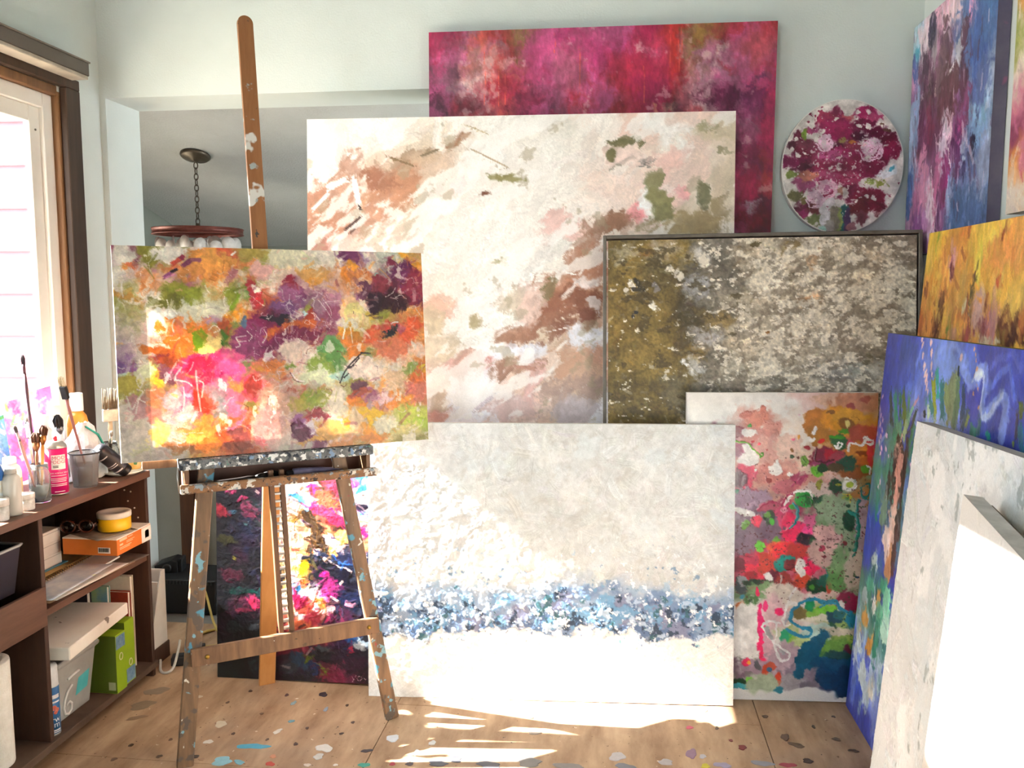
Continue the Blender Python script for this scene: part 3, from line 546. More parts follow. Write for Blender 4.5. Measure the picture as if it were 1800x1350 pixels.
  ('l',[(601,152),(623,182),(628,205)],3,'ddd0cc',0.9),('l',[(507,190),(521,198),(538,204)],3,'ddd0cc',0.9),
  ('l',[(810,146),(833,134),(846,116)],3,'ddd0cc',0.9),('l',[(839,152),(861,140),(880,152)],3,'ddd0cc',0.9),('b',9,346,10,12,0,'6a4a80',0.35,0.15,1.0),
  ('b',17,367,18,12,0,'a8b8a8',0.35,0.15,1.0),('b',25,399,34,40,0,'a39442',0.35,0.15,1.0),('b',63,364,30,22,0,'c2c09e',0.35,0.15,1.0),
  ('b',45,456,40,22,0,'a87a78',0.35,0.15,1.0),('b',53,477,40,24,0,'b08a88',0.35,0.15,1.0),('b',102,384,18,36,0,'d9b040',0.35,0.15,1.0),
  ('b',109,438,26,40,0,'d8946a',0.35,0.15,1.0),('b',102,494,24,34,0,'d88a7a',0.35,0.15,1.0),('b',104,550,24,46,0,'e8c878',0.35,0.15,1.0),
  ('b',138,351,40,34,0,'8c5a64',0.35,0.15,1.0),('b',139,326,50,16,0,'a0522e',0.35,0.15,1.0),('b',150,429,36,30,0,'c0a8a4',0.35,0.15,1.0),
  ('b',167,376,14,14,0,'9a7078',0.35,0.15,1.0),('b',263,352,110,46,0,'e04a80',0.35,0.15,1.0),('b',206,372,40,22,0,'e25a64',0.35,0.15,1.0),
  ('b',232,348,40,20,0,'d82a5a',0.35,0.15,1.0),('b',315,382,26,22,0,'a82060',0.35,0.15,1.0),('b',211,416,40,40,0,'d86a84',0.35,0.15,1.0),
  ('b',248,396,30,24,0,'b8325a',0.35,0.15,1.0),('b',230,460,30,40,0,'d84a30',0.35,0.15,1.0),('b',253,467,16,40,0,'e06a50',0.35,0.15,1.0),
  ('b',285,463,34,60,0,'b08a8c',0.35,0.15,1.0),('b',325,449,26,60,0,'e2788a',0.35,0.15,1.0),('b',317,507,20,70,0,'e8829a',0.35,0.15,1.0),
  ('b',278,491,26,44,0,'a89c98',0.35,0.15,1.0),('b',338,408,20,24,0,'e8a05a',0.35,0.15,1.0),('b',292,530,30,24,0,'e07a48',0.35,0.15,1.0),
  ('b',232,543,60,46,0,'eaa050',0.35,0.15,1.0),('b',202,573,44,26,0,'f0b068',0.35,0.15,1.0),('b',248,588,70,18,0,'e88a3a',0.35,0.15,1.0),
  ('b',301,575,20,24,0,'d8703c',0.35,0.15,1.0),('b',330,349,50,40,0,'e06090',0.35,0.15,1.0),('b',411,360,36,12,0,'c88a3c',0.35,0.15,1.0),
  ('b',386,416,26,30,0,'b84a3c',0.35,0.15,1.0),('b',378,474,40,18,0,'a89040',0.35,0.15,1.0),('b',397,549,30,60,0,'cbb09c',0.35,0.15,1.0),
  ('b',395,585,18,20,0,'e08080',0.35,0.15,1.0),('b',341,581,18,40,0,'a05a54',0.35,0.15,1.0),('b',326,608,40,16,0,'9c5040',0.35,0.15,1.0),
  ('b',170,598,50,18,0,'b07a50',0.35,0.15,1.0),('b',177,496,24,16,0,'bcaea2',0.35,0.15,1.0),('b',51,591,22,14,0,'bdb888',0.35,0.15,1.0),
  ('b',16,570,50,40,0,'bab0a4',0.35,0.15,1.0),('l',[(61,369),(50,387),(59,409),(67,388),(61,372)],5,'d0c8bc',0.8),
  ('l',[(51,414),(66,422),(55,440),(69,452)],5,'d0c8bc',0.8),('l',[(22,433),(34,471),(53,440),(44,482)],5,'d0c8bc',0.8),
  ('l',[(159,392),(186,398),(199,410)],5,'d0c8bc',0.8),('l',[(173,355),(157,376),(154,392)],5,'d0c8bc',0.8),
  ('l',[(176,414),(177,447),(172,484)],5,'d0c8bc',0.8),('l',[(222,397),(232,406),(226,444)],5,'d0c8bc',0.8),
  ('l',[(213,367),(214,405),(221,487)],5,'d0c8bc',0.8),('b',449,362,30,30,0,'d8803e',0.35,0.15,1.0),('b',634,356,40,44,0,'5c8a44',0.35,0.15,1.0),
  ('b',589,367,40,26,0,'82963e',0.35,0.15,1.0),('b',491,360,16,12,0,'7a8a3a',0.35,0.15,1.0),('b',579,401,90,26,0,'ccd0ae',0.35,0.15,1.0),
  ('b',638,398,28,18,0,'a8c8b8',0.35,0.15,1.0),('b',553,466,50,30,0,'93983a',0.35,0.15,1.0),('b',541,463,24,16,0,'869a2a',0.35,0.15,1.0),
  ('b',509,481,26,26,0,'b0a048',0.35,0.15,1.0),('b',787,413,18,30,0,'e08c2a',0.35,0.15,1.0),('b',729,383,60,34,0,'e2cfc0',0.35,0.15,1.0),
  ('b',833,421,60,40,0,'d8b894',0.35,0.15,1.0),('b',880,386,22,18,0,'8a9a4a',0.35,0.15,1.0),('b',928,394,16,18,0,'d0b22a',0.35,0.15,1.0),
  ('b',911,415,34,18,0,'cf6a2c',0.35,0.15,1.0),('b',909,467,40,50,0,'c4705a',0.35,0.15,1.0),('b',831,481,26,28,0,'e08a34',0.35,0.15,1.0),
  ('b',882,496,30,26,0,'de9038',0.35,0.15,1.0),('b',794,464,28,18,0,'dcb8b8',0.35,0.15,1.0),('b',744,456,44,26,0,'9a5a74',0.35,0.15,1.0),
  ('b',702,433,30,16,0,'6a3a4a',0.35,0.15,1.0),('b',689,468,55,16,-25,'a84a34',0.35,0.15,1.0),('b',670,490,50,22,0,'dd8428',0.35,0.15,1.0),
  ('b',715,496,36,24,0,'dc8a22',0.35,0.15,1.0),('b',755,504,14,26,0,'a88a88',0.35,0.15,1.0),('b',741,533,44,30,0,'dcb424',0.35,0.15,1.0),
  ('b',653,536,14,40,0,'f0b030',0.35,0.15,1.0),('b',805,570,60,34,0,'d6cfb4',0.35,0.15,1.0),('b',892,545,60,40,0,'a8ae4a',0.35,0.15,1.0),
  ('b',898,576,34,20,0,'98aa3a',0.35,0.15,1.0),('b',858,589,50,20,0,'c9bc78',0.35,0.15,1.0),('b',748,596,50,16,0,'dd8a38',0.35,0.15,1.0),
  ('b',730,574,26,10,0,'f0a030',0.35,0.15,1.0),('b',573,526,44,18,-35,'8e2434',0.35,0.15,1.0),('b',561,548,30,18,-30,'a83a34',0.35,0.15,1.0),
  ('b',521,534,30,14,0,'94608c',0.35,0.15,1.0),('b',572,560,60,24,-25,'d8ccd4',0.35,0.15,1.0),('b',613,563,50,30,0,'dcae6a',0.35,0.15,1.0),
  ('b',634,488,34,50,0,'d8ccb8',0.35,0.15,1.0),('b',688,551,26,26,0,'d6bc98',0.35,0.15,1.0),('b',564,598,70,12,-10,'d09a4a',0.35,0.15,1.0),
  ('b',438,489,50,90,0,'d3a890',0.35,0.15,1.0),('b',422,533,40,70,0,'cba29a',0.35,0.15,1.0),('b',519,574,30,30,35,'5a1038',0.3,0.15,1.0),
  ('b',500,558,12,24,0,'4e0e34',0.35,0.15,1.0),('b',544,588,14,8,0,'6a2048',0.35,0.15,1.0),
  ('l',[(722,327),(700,347),(681,364),(672,375),(659,393),(647,421)],5,'1e1014',1.0),('l',[(750,330),(719,327)],5,'1e1014',1.0),
  ('l',[(712,344),(690,367),(675,375)],5,'1e1014',1.0),('l',[(674,393),(661,404)],5,'1e1014',1.0),('l',[(493,386),(512,407),(532,411)],4,'e8dada',1.0),
  ('l',[(490,383),(503,406),(526,416)],3,'5a2038',1.0),
 ],
 'blue': [
  ('b',89,81,60,80,0,'3a48b0',0.5,0.4,0.85),('b',207,47,80,60,0,'3450a0',0.5,0.4,0.85),('b',314,68,60,30,-50,'5a78d8',0.5,0.4,0.85),
  ('b',245,98,50,40,0,'4a62c8',0.5,0.4,0.85),('b',172,130,60,40,0,'4456c0',0.5,0.4,0.85),('b',545,33,130,60,0,'6a8ae0',0.5,0.4,0.85),
  ('b',506,61,80,50,0,'7a98e4',0.5,0.4,0.85),('b',727,15,120,26,0,'2c3ca4',0.5,0.4,0.85),('b',657,55,60,60,0,'5a78d8',0.5,0.4,0.85),
  ('b',833,74,80,90,0,'4a62c4',0.5,0.4,0.85),('b',876,38,80,60,0,'4450b8',0.5,0.4,0.85),('b',790,53,60,60,0,'3c44a4',0.5,0.4,0.85),
  ('b',835,102,60,24,0,'2a389c',0.5,0.4,0.85),('b',918,87,50,120,0,'3a4ab4',0.5,0.4,0.85),('b',799,174,70,60,0,'4456b8',0.5,0.4,0.85),
  ('b',879,195,60,60,0,'3a44a8',0.5,0.4,0.85),('b',365,167,16,60,0,'5a74dc',0.5,0.4,0.85),('b',696,141,34,34,0,'4444b4',0.5,0.4,0.85),
  ('l',[(614,59),(653,92),(686,106),(709,92),(716,68),(739,54),(758,76),(761,110),(754,151),(777,165),(815,140),(852,119),(877,124),(881,162),(875,201)],34,'8aa4ec',0.8),
  ('l',[(696,93),(722,65),(744,83),(745,123),(747,152),(779,171),(826,136),(857,116)],16,'c4d4f4',0.8),('l',[(708,86),(724,73)],22,'d4e0f8',0.8),
  ('l',[(779,102),(807,71),(862,50),(890,69),(911,104)],20,'5a74d0',0.8),('l',[(777,51),(819,26),(887,18),(926,39)],16,'5868c8',0.8),
  ('l',[(435,50),(478,24),(538,11),(605,29),(643,56)],22,'7c98e6',0.8),('l',[(281,85),(307,48),(317,20)],18,'6a86e0',0.8),
  ('s',84,165,137,284,26,'143c3c'),('s',135,182,179,277,34,'1e9a80'),('s',174,167,216,257,22,'1a6a50'),('s',207,171,253,273,26,'5a7a28'),
  ('s',260,172,270,264,24,'4a9070'),('s',307,195,267,286,20,'7ac0a0'),('s',338,170,310,201,14,'c89ab4'),('s',340,205,306,280,18,'1c3c34'),
  ('s',195,260,228,325,50,'5a9a80'),('s',268,257,258,320,34,'9ab88a'),('s',337,254,293,332,26,'2a7a5c'),('s',161,287,199,333,30,'3a8a70'),
  ('s',351,297,305,365,30,'206a58'),('s',438,112,480,219,22,'8a9a1c'),('s',451,85,481,154,18,'189a90'),('s',494,100,531,218,36,'126a70'),
  ('s',535,103,586,217,44,'7a8a5c'),('s',567,78,616,212,44,'8a9870'),('s',596,97,617,218,34,'5a7a58'),('s',640,108,660,212,26,'1c3c5c'),
  ('s',595,69,594,91,10,'16302c'),('s',681,160,664,223,24,'3a5a6a'),('s',693,177,683,214,14,'8a9a4a'),('s',418,188,430,226,24,'a8c4a8'),
  ('s',425,153,454,216,20,'2a7a7c'),('s',392,164,400,190,14,'4aa0b8'),('s',387,205,404,230,14,'122c34'),('s',726,196,728,225,34,'3a8a7a'),
  ('s',754,174,754,221,30,'4a7a80'),('s',807,201,819,221,22,'18a090'),('s',929,208,932,218,10,'8aa824'),('s',929,128,947,205,14,'3a3050'),
  ('s',946,111,957,151,20,'5a6a20'),('s',953,157,976,221,24,'1c6a88'),('b',303,5,7,12,0,'ecc8cc',0.2,0.15,1.0),
  ('b',316,23,7,12,0,'ecc8cc',0.2,0.15,1.0),('b',381,16,7,12,0,'ecc8cc',0.2,0.15,1.0),('b',333,54,7,12,0,'ecc8cc',0.2,0.15,1.0),
  ('b',394,44,7,12,0,'ecc8cc',0.2,0.15,1.0),('b',407,72,7,12,0,'ecc8cc',0.2,0.15,1.0),('b',350,79,7,12,0,'ecc8cc',0.2,0.15,1.0),
  ('b',366,97,7,12,0,'ecc8cc',0.2,0.15,1.0),('b',374,113,7,12,0,'ecc8cc',0.2,0.15,1.0),('b',388,130,7,12,0,'ecc8cc',0.2,0.15,1.0),
  ('b',400,148,7,12,0,'ecc8cc',0.2,0.15,1.0),('b',423,94,7,12,0,'ecc8cc',0.2,0.15,1.0),('b',601,40,7,12,0,'ecc8cc',0.2,0.15,1.0),
  ('b',667,19,4,6,0,'d8a07a',0.2,0.15,1.0),('b',683,27,4,6,0,'d8a07a',0.2,0.15,1.0),('b',692,43,4,6,0,'d8a07a',0.2,0.15,1.0),
  ('b',706,67,4,6,0,'d8a07a',0.2,0.15,1.0),('b',697,84,4,6,0,'d8a07a',0.2,0.15,1.0),('b',718,109,4,6,0,'d8a07a',0.2,0.15,1.0),
  ('b',705,125,4,6,0,'d8a07a',0.2,0.15,1.0),('b',734,154,4,6,0,'d8a07a',0.2,0.15,1.0),('b',218,356,26,34,0,'c8a898',0.35,0.15,1.0),
  ('l',[(244,308),(235,345),(255,371)],16,'d8b4a4',1.0),('b',244,441,44,120,0,'3a2420',0.6,0.12,1.0),('b',243,470,22,110,0,'cf9a90',0.6,0.12,1.0),
  ('b',165,466,12,90,0,'2c1c18',0.6,0.12,1.0),('b',290,424,14,110,0,'34201c',0.6,0.12,1.0),('b',246,601,40,80,0,'d8bcb4',0.6,0.12,1.0),
  ('b',288,568,18,90,0,'3a2824',0.6,0.12,1.0),('b',186,588,24,20,0,'2a4a5c',0.6,0.12,1.0),('b',251,709,30,60,0,'c09068',0.6,0.12,1.0),
  ('b',208,649,30,50,0,'e0d0d0',0.6,0.12,1.0),('b',288,661,16,70,0,'4a3430',0.6,0.12,1.0),('b',82,561,24,60,0,'2a7a70',0.6,0.12,1.0),
  ('b',155,566,22,50,0,'6a8a7c',0.6,0.12,1.0),('b',135,739,34,40,0,'b8d0d4',0.6,0.12,1.0),('b',132,763,20,24,0,'1c5a60',0.6,0.12,1.0),
  ('b',103,819,50,30,0,'4aa08c',0.6,0.12,1.0),('b',233,782,44,26,0,'3a9a80',0.6,0.12,1.0),('b',69,863,34,30,0,'a8c4cc',0.6,0.12,1.0),
  ('b',167,858,30,30,0,'e4e8ea',0.6,0.12,1.0),('b',98,939,34,30,0,'cc9a4c',0.6,0.12,1.0),('b',63,985,22,24,0,'d0a050',0.6,0.12,1.0),
  ('b',204,830,24,30,0,'c89a54',0.6,0.12,1.0),('b',243,875,44,60,0,'6ab89c',0.6,0.12,1.0),('b',269,821,34,50,0,'7cc8b0',0.6,0.12,1.0),
  ('b',277,906,44,40,0,'a8d8cc',0.6,0.12,1.0),('b',227,957,24,80,0,'3a9a84',0.6,0.12,1.0),('b',172,1003,14,60,20,'c8984c',0.6,0.12,1.0),
  ('b',158,1032,18,44,0,'c08a44',0.6,0.12,1.0),('b',53,1029,34,60,0,'c8d8e4',0.6,0.12,1.0),('b',51,1095,34,60,0,'b8c8e0',0.6,0.12,1.0),
  ('b',168,1059,26,34,0,'5a6ad0',0.6,0.12,1.0),('b',140,1119,44,50,0,'c4d4dc',0.6,0.12,1.0),('b',181,1162,34,50,0,'b4c8d8',0.6,0.12,1.0),
  ('b',226,1117,20,34,0,'e0dcd0',0.6,0.12,1.0),('b',140,1222,16,34,0,'7a98b8',0.6,0.12,1.0),('b',55,1174,30,60,0,'6a80d4',0.6,0.12,1.0),
  ('b',285,1180,30,60,0,'7a90dc',0.6,0.12,1.0),('b',332,1060,30,90,0,'5a78c8',0.6,0.12,1.0),('b',17,214,8,9,0,'d8b8d8',0.3,0.15,1.0),
  ('b',3,255,8,9,0,'d8b8d8',0.3,0.15,1.0),('b',26,274,8,9,0,'d8b8d8',0.3,0.15,1.0),('b',48,286,8,9,0,'d8b8d8',0.3,0.15,1.0),
  ('b',28,307,8,9,0,'d8b8d8',0.3,0.15,1.0),('b',53,314,8,9,0,'d8b8d8',0.3,0.15,1.0),('b',8,328,8,9,0,'d8b8d8',0.3,0.15,1.0),
  ('b',48,336,8,9,0,'d8b8d8',0.3,0.15,1.0),('b',33,357,8,9,0,'d8b8d8',0.3,0.15,1.0),('b',60,371,8,9,0,'d8b8d8',0.3,0.15,1.0),
  ('b',95,325,8,9,0,'d8b8d8',0.3,0.15,1.0),('b',103,367,8,9,0,'d8b8d8',0.3,0.15,1.0),('b',133,389,8,9,0,'d8b8d8',0.3,0.15,1.0),
  ('b',51,390,8,9,0,'d8b8d8',0.3,0.15,1.0),('b',91,480,8,9,0,'d8b8d8',0.3,0.15,1.0),('b',84,500,8,9,0,'d8b8d8',0.3,0.15,1.0),
  ('b',340,377,8,9,0,'d8b8d8',0.3,0.15,1.0),
 ],
 'orange': [
  ('b',76,20,60,60,0,'d8b43c',0.6,0.25,1.0),('b',76,48,10,34,0,'8a9a2c',0.6,0.25,1.0),('b',291,9,40,30,0,'d87a3c',0.6,0.25,1.0),
  ('b',499,41,140,70,0,'e8c454',0.6,0.25,1.0),('b',452,62,50,60,0,'e4cf5a',0.6,0.25,1.0),('b',617,65,80,70,0,'e0a858',0.6,0.25,1.0),
  ('b',221,94,90,80,0,'dc9a4a',0.6,0.25,1.0),('b',569,108,120,80,0,'e09a54',0.6,0.25,1.0),('b',386,174,120,70,0,'e0a848',0.6,0.25,1.0),
  ('b',408,101,24,60,0,'e0d05a',0.6,0.25,1.0),('b',219,88,14,44,0,'e4a8b0',0.6,0.25,1.0),('b',225,122,10,14,0,'6a2030',0.6,0.25,1.0),
  ('b',79,144,30,60,0,'cc8a34',0.6,0.25,1.0),('b',26,185,14,30,0,'8a4a2a',0.6,0.25,1.0),('b',84,158,10,20,0,'e8c060',0.6,0.25,1.0),
  ('b',614,181,90,60,0,'e2b452',0.6,0.25,1.0),('b',169,253,24,60,20,'6a3a24',0.6,0.25,1.0),('b',128,295,30,44,0,'5a2c20',0.6,0.25,1.0),
  ('b',15,299,34,40,0,'b0602c',0.6,0.25,1.0),('b',245,277,20,60,0,'7a8a34',0.6,0.25,1.0),('b',262,225,44,60,0,'d8a050',0.6,0.25,1.0),
  ('b',360,236,24,30,0,'9a5a3a',0.6,0.25,1.0),('b',347,217,8,24,0,'d8d0b0',0.6,0.25,1.0),('b',388,180,7,60,0,'5a4a24',0.6,0.25,1.0),
  ('b',385,138,9,12,0,'6a3a30',0.6,0.25,1.0),('b',403,241,6,70,0,'4a4420',0.6,0.25,1.0),('b',438,253,34,60,0,'d0a8a0',0.6,0.25,1.0),
  ('b',482,281,44,34,0,'8a3a40',0.6,0.25,1.0),('b',540,273,34,60,0,'c88a90',0.6,0.25,1.0),('b',483,216,16,14,0,'7a3a28',0.6,0.25,1.0),
  ('b',380,304,44,24,0,'a04a4a',0.6,0.25,1.0),('b',482,305,34,20,0,'d8ccb0',0.6,0.25,1.0),('b',626,265,44,44,0,'5a241c',0.6,0.25,1.0),
  ('b',645,248,20,24,0,'6a2c20',0.6,0.25,1.0),('b',662,308,60,30,0,'4a1c18',0.6,0.25,1.0),('b',601,305,30,30,0,'8a6a34',0.6,0.25,1.0),
  ('b',696,263,24,40,0,'a85a34',0.6,0.25,1.0),('b',546,158,14,18,0,'c85a34',0.6,0.25,1.0),('b',537,38,10,18,30,'9a4a20',0.6,0.25,1.0),
  ('b',312,180,30,60,0,'dcb060',0.6,0.25,1.0),('b',661,220,60,40,0,'e0b85c',0.6,0.25,1.0),('b',290,315,40,20,0,'b88a70',0.6,0.25,1.0),
  ('b',577,312,30,12,0,'e0d8b8',0.6,0.25,1.0),('b',155,321,30,14,0,'4a2018',0.6,0.25,1.0),
 ],
 'lilac': [
  ('b',25,56,60,120,0,'a8ccd8',0.7,0.2,1.0),('b',42,106,24,40,30,'4a98b0',0.7,0.2,1.0),('b',117,51,60,100,0,'dccad4',0.7,0.2,1.0),
  ('b',283,30,120,60,0,'dcaac0',0.7,0.2,1.0),('b',379,55,60,70,0,'e4c8d0',0.7,0.2,1.0),('b',527,102,44,60,0,'d498b8',0.7,0.2,1.0),
  ('b',593,201,80,160,0,'3e5c9c',0.7,0.2,1.0),('b',635,142,50,100,0,'4a70a8',0.7,0.2,1.0),('b',557,223,44,60,0,'4464a4',0.7,0.2,1.0),
  ('b',189,66,34,60,0,'3a2c4c',0.7,0.2,1.0),('b',193,98,22,44,0,'2e2440',0.7,0.2,1.0),('b',460,119,26,50,0,'4a2c44',0.7,0.2,1.0),
  ('b',453,166,34,70,0,'5a3450',0.7,0.2,1.0),('b',333,161,44,80,0,'5c3a50',0.7,0.2,1.0),('b',218,153,44,60,0,'a89aa4',0.7,0.2,1.0),
  ('b',133,167,26,70,0,'4a2c44',0.7,0.2,1.0),('b',278,228,60,120,0,'70525c',0.7,0.2,1.0),('b',363,272,60,100,0,'5e3a44',0.7,0.2,1.0),
  ('b',484,296,44,90,0,'5a2c48',0.7,0.2,1.0),('b',427,187,30,60,0,'c4c4d0',0.7,0.2,1.0),('b',23,178,34,60,0,'4a5894',0.7,0.2,1.0),
  ('b',9,213,22,50,0,'c08ab0',0.7,0.2,1.0),('b',180,253,26,80,0,'9a7880',0.7,0.2,1.0),('b',357,340,90,90,0,'643844',0.7,0.2,1.0),
  ('b',187,304,44,80,0,'5a3644',0.7,0.2,1.0),('b',525,393,40,80,0,'7a4068',0.7,0.2,1.0),('b',63,328,30,120,0,'8a9cc0',0.7,0.2,1.0),
  ('b',14,390,24,100,0,'a0b0cc',0.7,0.2,1.0),('b',121,340,24,80,0,'5a2848',0.7,0.2,1.0),('b',200,392,44,70,0,'7c3450',0.7,0.2,1.0),
  ('b',369,424,60,30,0,'e0b8cc',0.7,0.2,1.0),('b',341,454,44,70,0,'c8b4c4',0.7,0.2,1.0),('b',463,453,34,60,0,'9a3c78',0.7,0.2,1.0),
  ('b',456,508,34,90,0,'5a2c5c',0.7,0.2,1.0),('b',157,466,40,70,0,'6a3454',0.7,0.2,1.0),('b',146,521,24,60,0,'4a2c44',0.7,0.2,1.0),
  ('b',335,524,34,90,0,'b4a8bc',0.7,0.2,1.0),('b',376,595,44,90,0,'8a2c6c',0.7,0.2,1.0),('b',295,591,24,120,0,'c06c98',0.7,0.2,1.0),
  ('b',157,599,60,120,0,'cc88a8',0.7,0.2,1.0),('b',88,643,44,80,0,'b87098',0.7,0.2,1.0),('b',23,596,24,90,0,'4a68a0',0.7,0.2,1.0),
  ('b',415,652,30,80,0,'90a0c8',0.7,0.2,1.0),('b',325,690,30,60,0,'5a2c5c',0.7,0.2,1.0),('b',616,470,80,140,0,'7498c0',0.7,0.2,1.0),
  ('b',619,397,60,60,0,'8ab0d0',0.7,0.2,1.0),('b',623,330,60,80,0,'5a6ca4',0.7,0.2,1.0),('b',594,601,80,120,0,'5c6c98',0.7,0.2,1.0),
  ('b',613,647,60,60,0,'a8a8c0',0.7,0.2,1.0),('b',619,685,90,80,0,'4a6490',0.7,0.2,1.0),('b',480,687,60,60,0,'4a6894',0.7,0.2,1.0),
  ('b',576,517,16,34,0,'1c2444',0.7,0.2,1.0),('b',560,547,12,24,0,'3a3c5c',0.7,0.2,1.0),('b',508,578,20,24,0,'2c2c54',0.7,0.2,1.0),
  ('b',666,558,50,80,0,'8a98b8',0.7,0.2,1.0),('b',137,718,60,60,0,'8a4c88',0.7,0.2,1.0),('b',207,698,30,40,0,'b47cac',0.7,0.2,1.0),
  ('l',[(244,523),(265,617),(280,662)],6,'e8d8e0',1.0),('l',[(391,475),(408,547)],7,'e4d4e0',1.0),('l',[(392,597),(414,640)],6,'dcc8dc',1.0),
  ('l',[(255,421),(308,449),(370,436)],7,'e8cadc',1.0),('l',[(125,240),(114,288)],5,'e0c8c8',1.0),('l',[(246,232),(237,290)],5,'d8c4b8',1.0),
  ('l',[(386,215),(358,231)],9,'e4e0e4',1.0),
 ],
 'oval': [
  ('b',181,58,40,26,0,'8a2450',0.5,0.2,1.0),('b',152,72,40,24,0,'982c50',0.5,0.2,1.0),('b',222,70,24,20,0,'c85a68',0.5,0.2,1.0),
  ('b',198,99,70,34,0,'8e1c50',0.5,0.2,1.0),('b',292,53,44,26,0,'9c2058',0.5,0.2,1.0),('b',307,64,34,14,0,'b0406c',0.5,0.2,1.0),
  ('b',278,86,40,18,0,'6a1038',0.5,0.2,1.0),('b',250,130,50,24,0,'4a0c2c',0.5,0.2,1.0),('b',323,113,50,20,0,'5a0c30',0.5,0.2,1.0),
  ('b',372,141,40,24,0,'5a0c2c',0.5,0.2,1.0),('b',384,174,30,34,0,'8e1c44',0.5,0.2,1.0),('b',356,193,34,40,0,'7c1440',0.5,0.2,1.0),
  ('b',198,122,60,34,0,'8e1c50',0.5,0.2,1.0),('b',101,116,34,14,0,'a04070',0.5,0.2,1.0),('b',57,138,24,24,0,'5c1030',0.5,0.2,1.0),
  ('b',55,168,34,24,0,'4a0c28',0.5,0.2,1.0),('b',88,168,40,30,0,'783048',0.5,0.2,1.0),('b',116,203,60,34,0,'7c2848',0.5,0.2,1.0),
  ('b',70,198,30,20,0,'641030',0.5,0.2,1.0),('b',45,228,50,26,0,'6c1040',0.5,0.2,1.0),('b',87,248,50,20,0,'501030',0.5,0.2,1.0),
  ('b',215,179,40,34,0,'480c28',0.5,0.2,1.0),('b',231,209,60,40,0,'8e1c50',0.5,0.2,1.0),('b',187,208,50,24,0,'a84878',0.5,0.2,1.0),
  ('b',158,246,50,24,0,'8c1c48',0.5,0.2,1.0),('b',204,277,40,30,0,'801840',0.5,0.2,1.0),('b',254,236,60,34,0,'7c1c40',0.5,0.2,1.0),
  ('b',299,256,50,34,0,'781840',0.5,0.2,1.0),('b',328,237,34,40,0,'701438',0.5,0.2,1.0),('b',248,164,34,20,0,'8c2c48',0.5,0.2,1.0),
  ('b',159,280,50,26,0,'a04068',0.5,0.2,1.0),('b',256,293,40,34,0,'a83860',0.5,0.2,1.0),('b',85,301,40,34,0,'94446c',0.5,0.2,1.0),
  ('b',92,275,34,16,0,'b87060',0.5,0.2,1.0),('b',165,329,26,44,0,'902048',0.5,0.2,1.0),('b',251,342,50,44,0,'742040',0.5,0.2,1.0),
  ('b',314,354,60,40,0,'781430',0.5,0.2,1.0),('b',351,347,24,40,0,'6c102c',0.5,0.2,1.0),('b',297,388,60,34,0,'642028',0.5,0.2,1.0),
  ('b',298,426,30,30,0,'7c3c48',0.5,0.2,1.0),('b',92,393,40,30,0,'5c1834',0.5,0.2,1.0),('b',89,413,26,18,0,'8a2458',0.5,0.2,1.0),
  ('b',133,398,30,26,0,'64242c',0.5,0.2,1.0),('b',334,381,30,20,0,'641028',0.5,0.2,1.0),('b',76,127,14,20,0,'7a9a38',0.5,0.15,1.0),
  ('b',39,272,22,13,0,'7c8a44',0.5,0.15,1.0),('b',312,297,26,16,0,'84944c',0.5,0.15,1.0),('b',353,302,20,16,0,'7c8438',0.5,0.15,1.0),
  ('b',214,148,14,12,0,'8c7c48',0.5,0.15,1.0),('b',56,351,26,20,0,'6c6844',0.5,0.15,1.0),('b',131,432,34,24,0,'6c7448',0.5,0.15,1.0),
  ('b',87,370,12,20,0,'6c5c38',0.5,0.15,1.0),('b',217,326,24,16,0,'a87868',0.5,0.15,1.0),('b',388,253,22,18,0,'d4dce0',0.5,0.15,1.0),
  ('b',387,246,9,9,0,'4c9cb0',0.5,0.15,1.0),('b',366,268,34,14,0,'dcdce0',0.5,0.15,1.0),('b',289,165,4,8,0,'c89038',0.5,0.15,1.0),
  ('b',244,153,12,5,0,'c87838',0.5,0.15,1.0),('b',360,107,16,7,0,'5c3a30',0.5,0.15,1.0),('b',344,91,8,5,0,'5c3a28',0.5,0.15,1.0),
  ('b',228,426,24,60,0,'1e5a5c',0.4,0.15,1.0),('b',213,429,14,50,0,'8a9a58',0.4,0.15,1.0),('b',247,445,12,50,0,'483058',0.4,0.15,1.0),
  ('b',198,429,18,50,0,'8a8270',0.4,0.15,1.0),('b',232,338,12,22,0,'d8ccc8',0.4,0.15,1.0),('b',177,368,22,18,0,'ccc4c8',0.4,0.15,1.0),
  ('b',163,406,18,40,0,'d8d4d8',0.4,0.15,1.0),('b',169,444,10,44,0,'d8d4d8',0.4,0.15,1.0),('b',184,460,16,24,0,'9c948c',0.4,0.15,1.0),
  ('b',263,460,20,16,0,'8c5c64',0.4,0.15,1.0),('b',158,471,16,12,0,'9cc4b8',0.4,0.15,1.0),('b',311,177,24,26,0,'d8b0c4',0.4,0.15,1.0),
  ('b',147,155,22,22,0,'d8b4c4',0.4,0.15,1.0),('b',128,359,20,18,0,'d4aec0',0.4,0.15,1.0),('b',164,314,24,18,0,'b46c90',0.4,0.15,1.0),
  ('l',[(324,177),(321,187),(311,190),(302,186),(298,176),(302,166)],6,'dcb8cc',1.0),
  ('l',[(317,197),(302,194),(292,181),(293,165),(306,156),(322,160)],6,'dcb8cc',1.0),
  ('l',[(288,191),(284,169),(297,152),(318,150),(335,164),(337,186)],6,'dcb8cc',1.0),
  ('l',[(285,152),(309,142),(335,152),(346,178),(336,203),(311,212)],6,'dcb8cc',1.0),
  ('l',[(329,140),(350,166),(348,198),(323,218),(291,213),(271,185)],6,'dcb8cc',1.0),
  ('l',[(158,155),(155,162),(148,165),(140,161),(137,154),(141,147)],6,'dcb8cc',1.0),
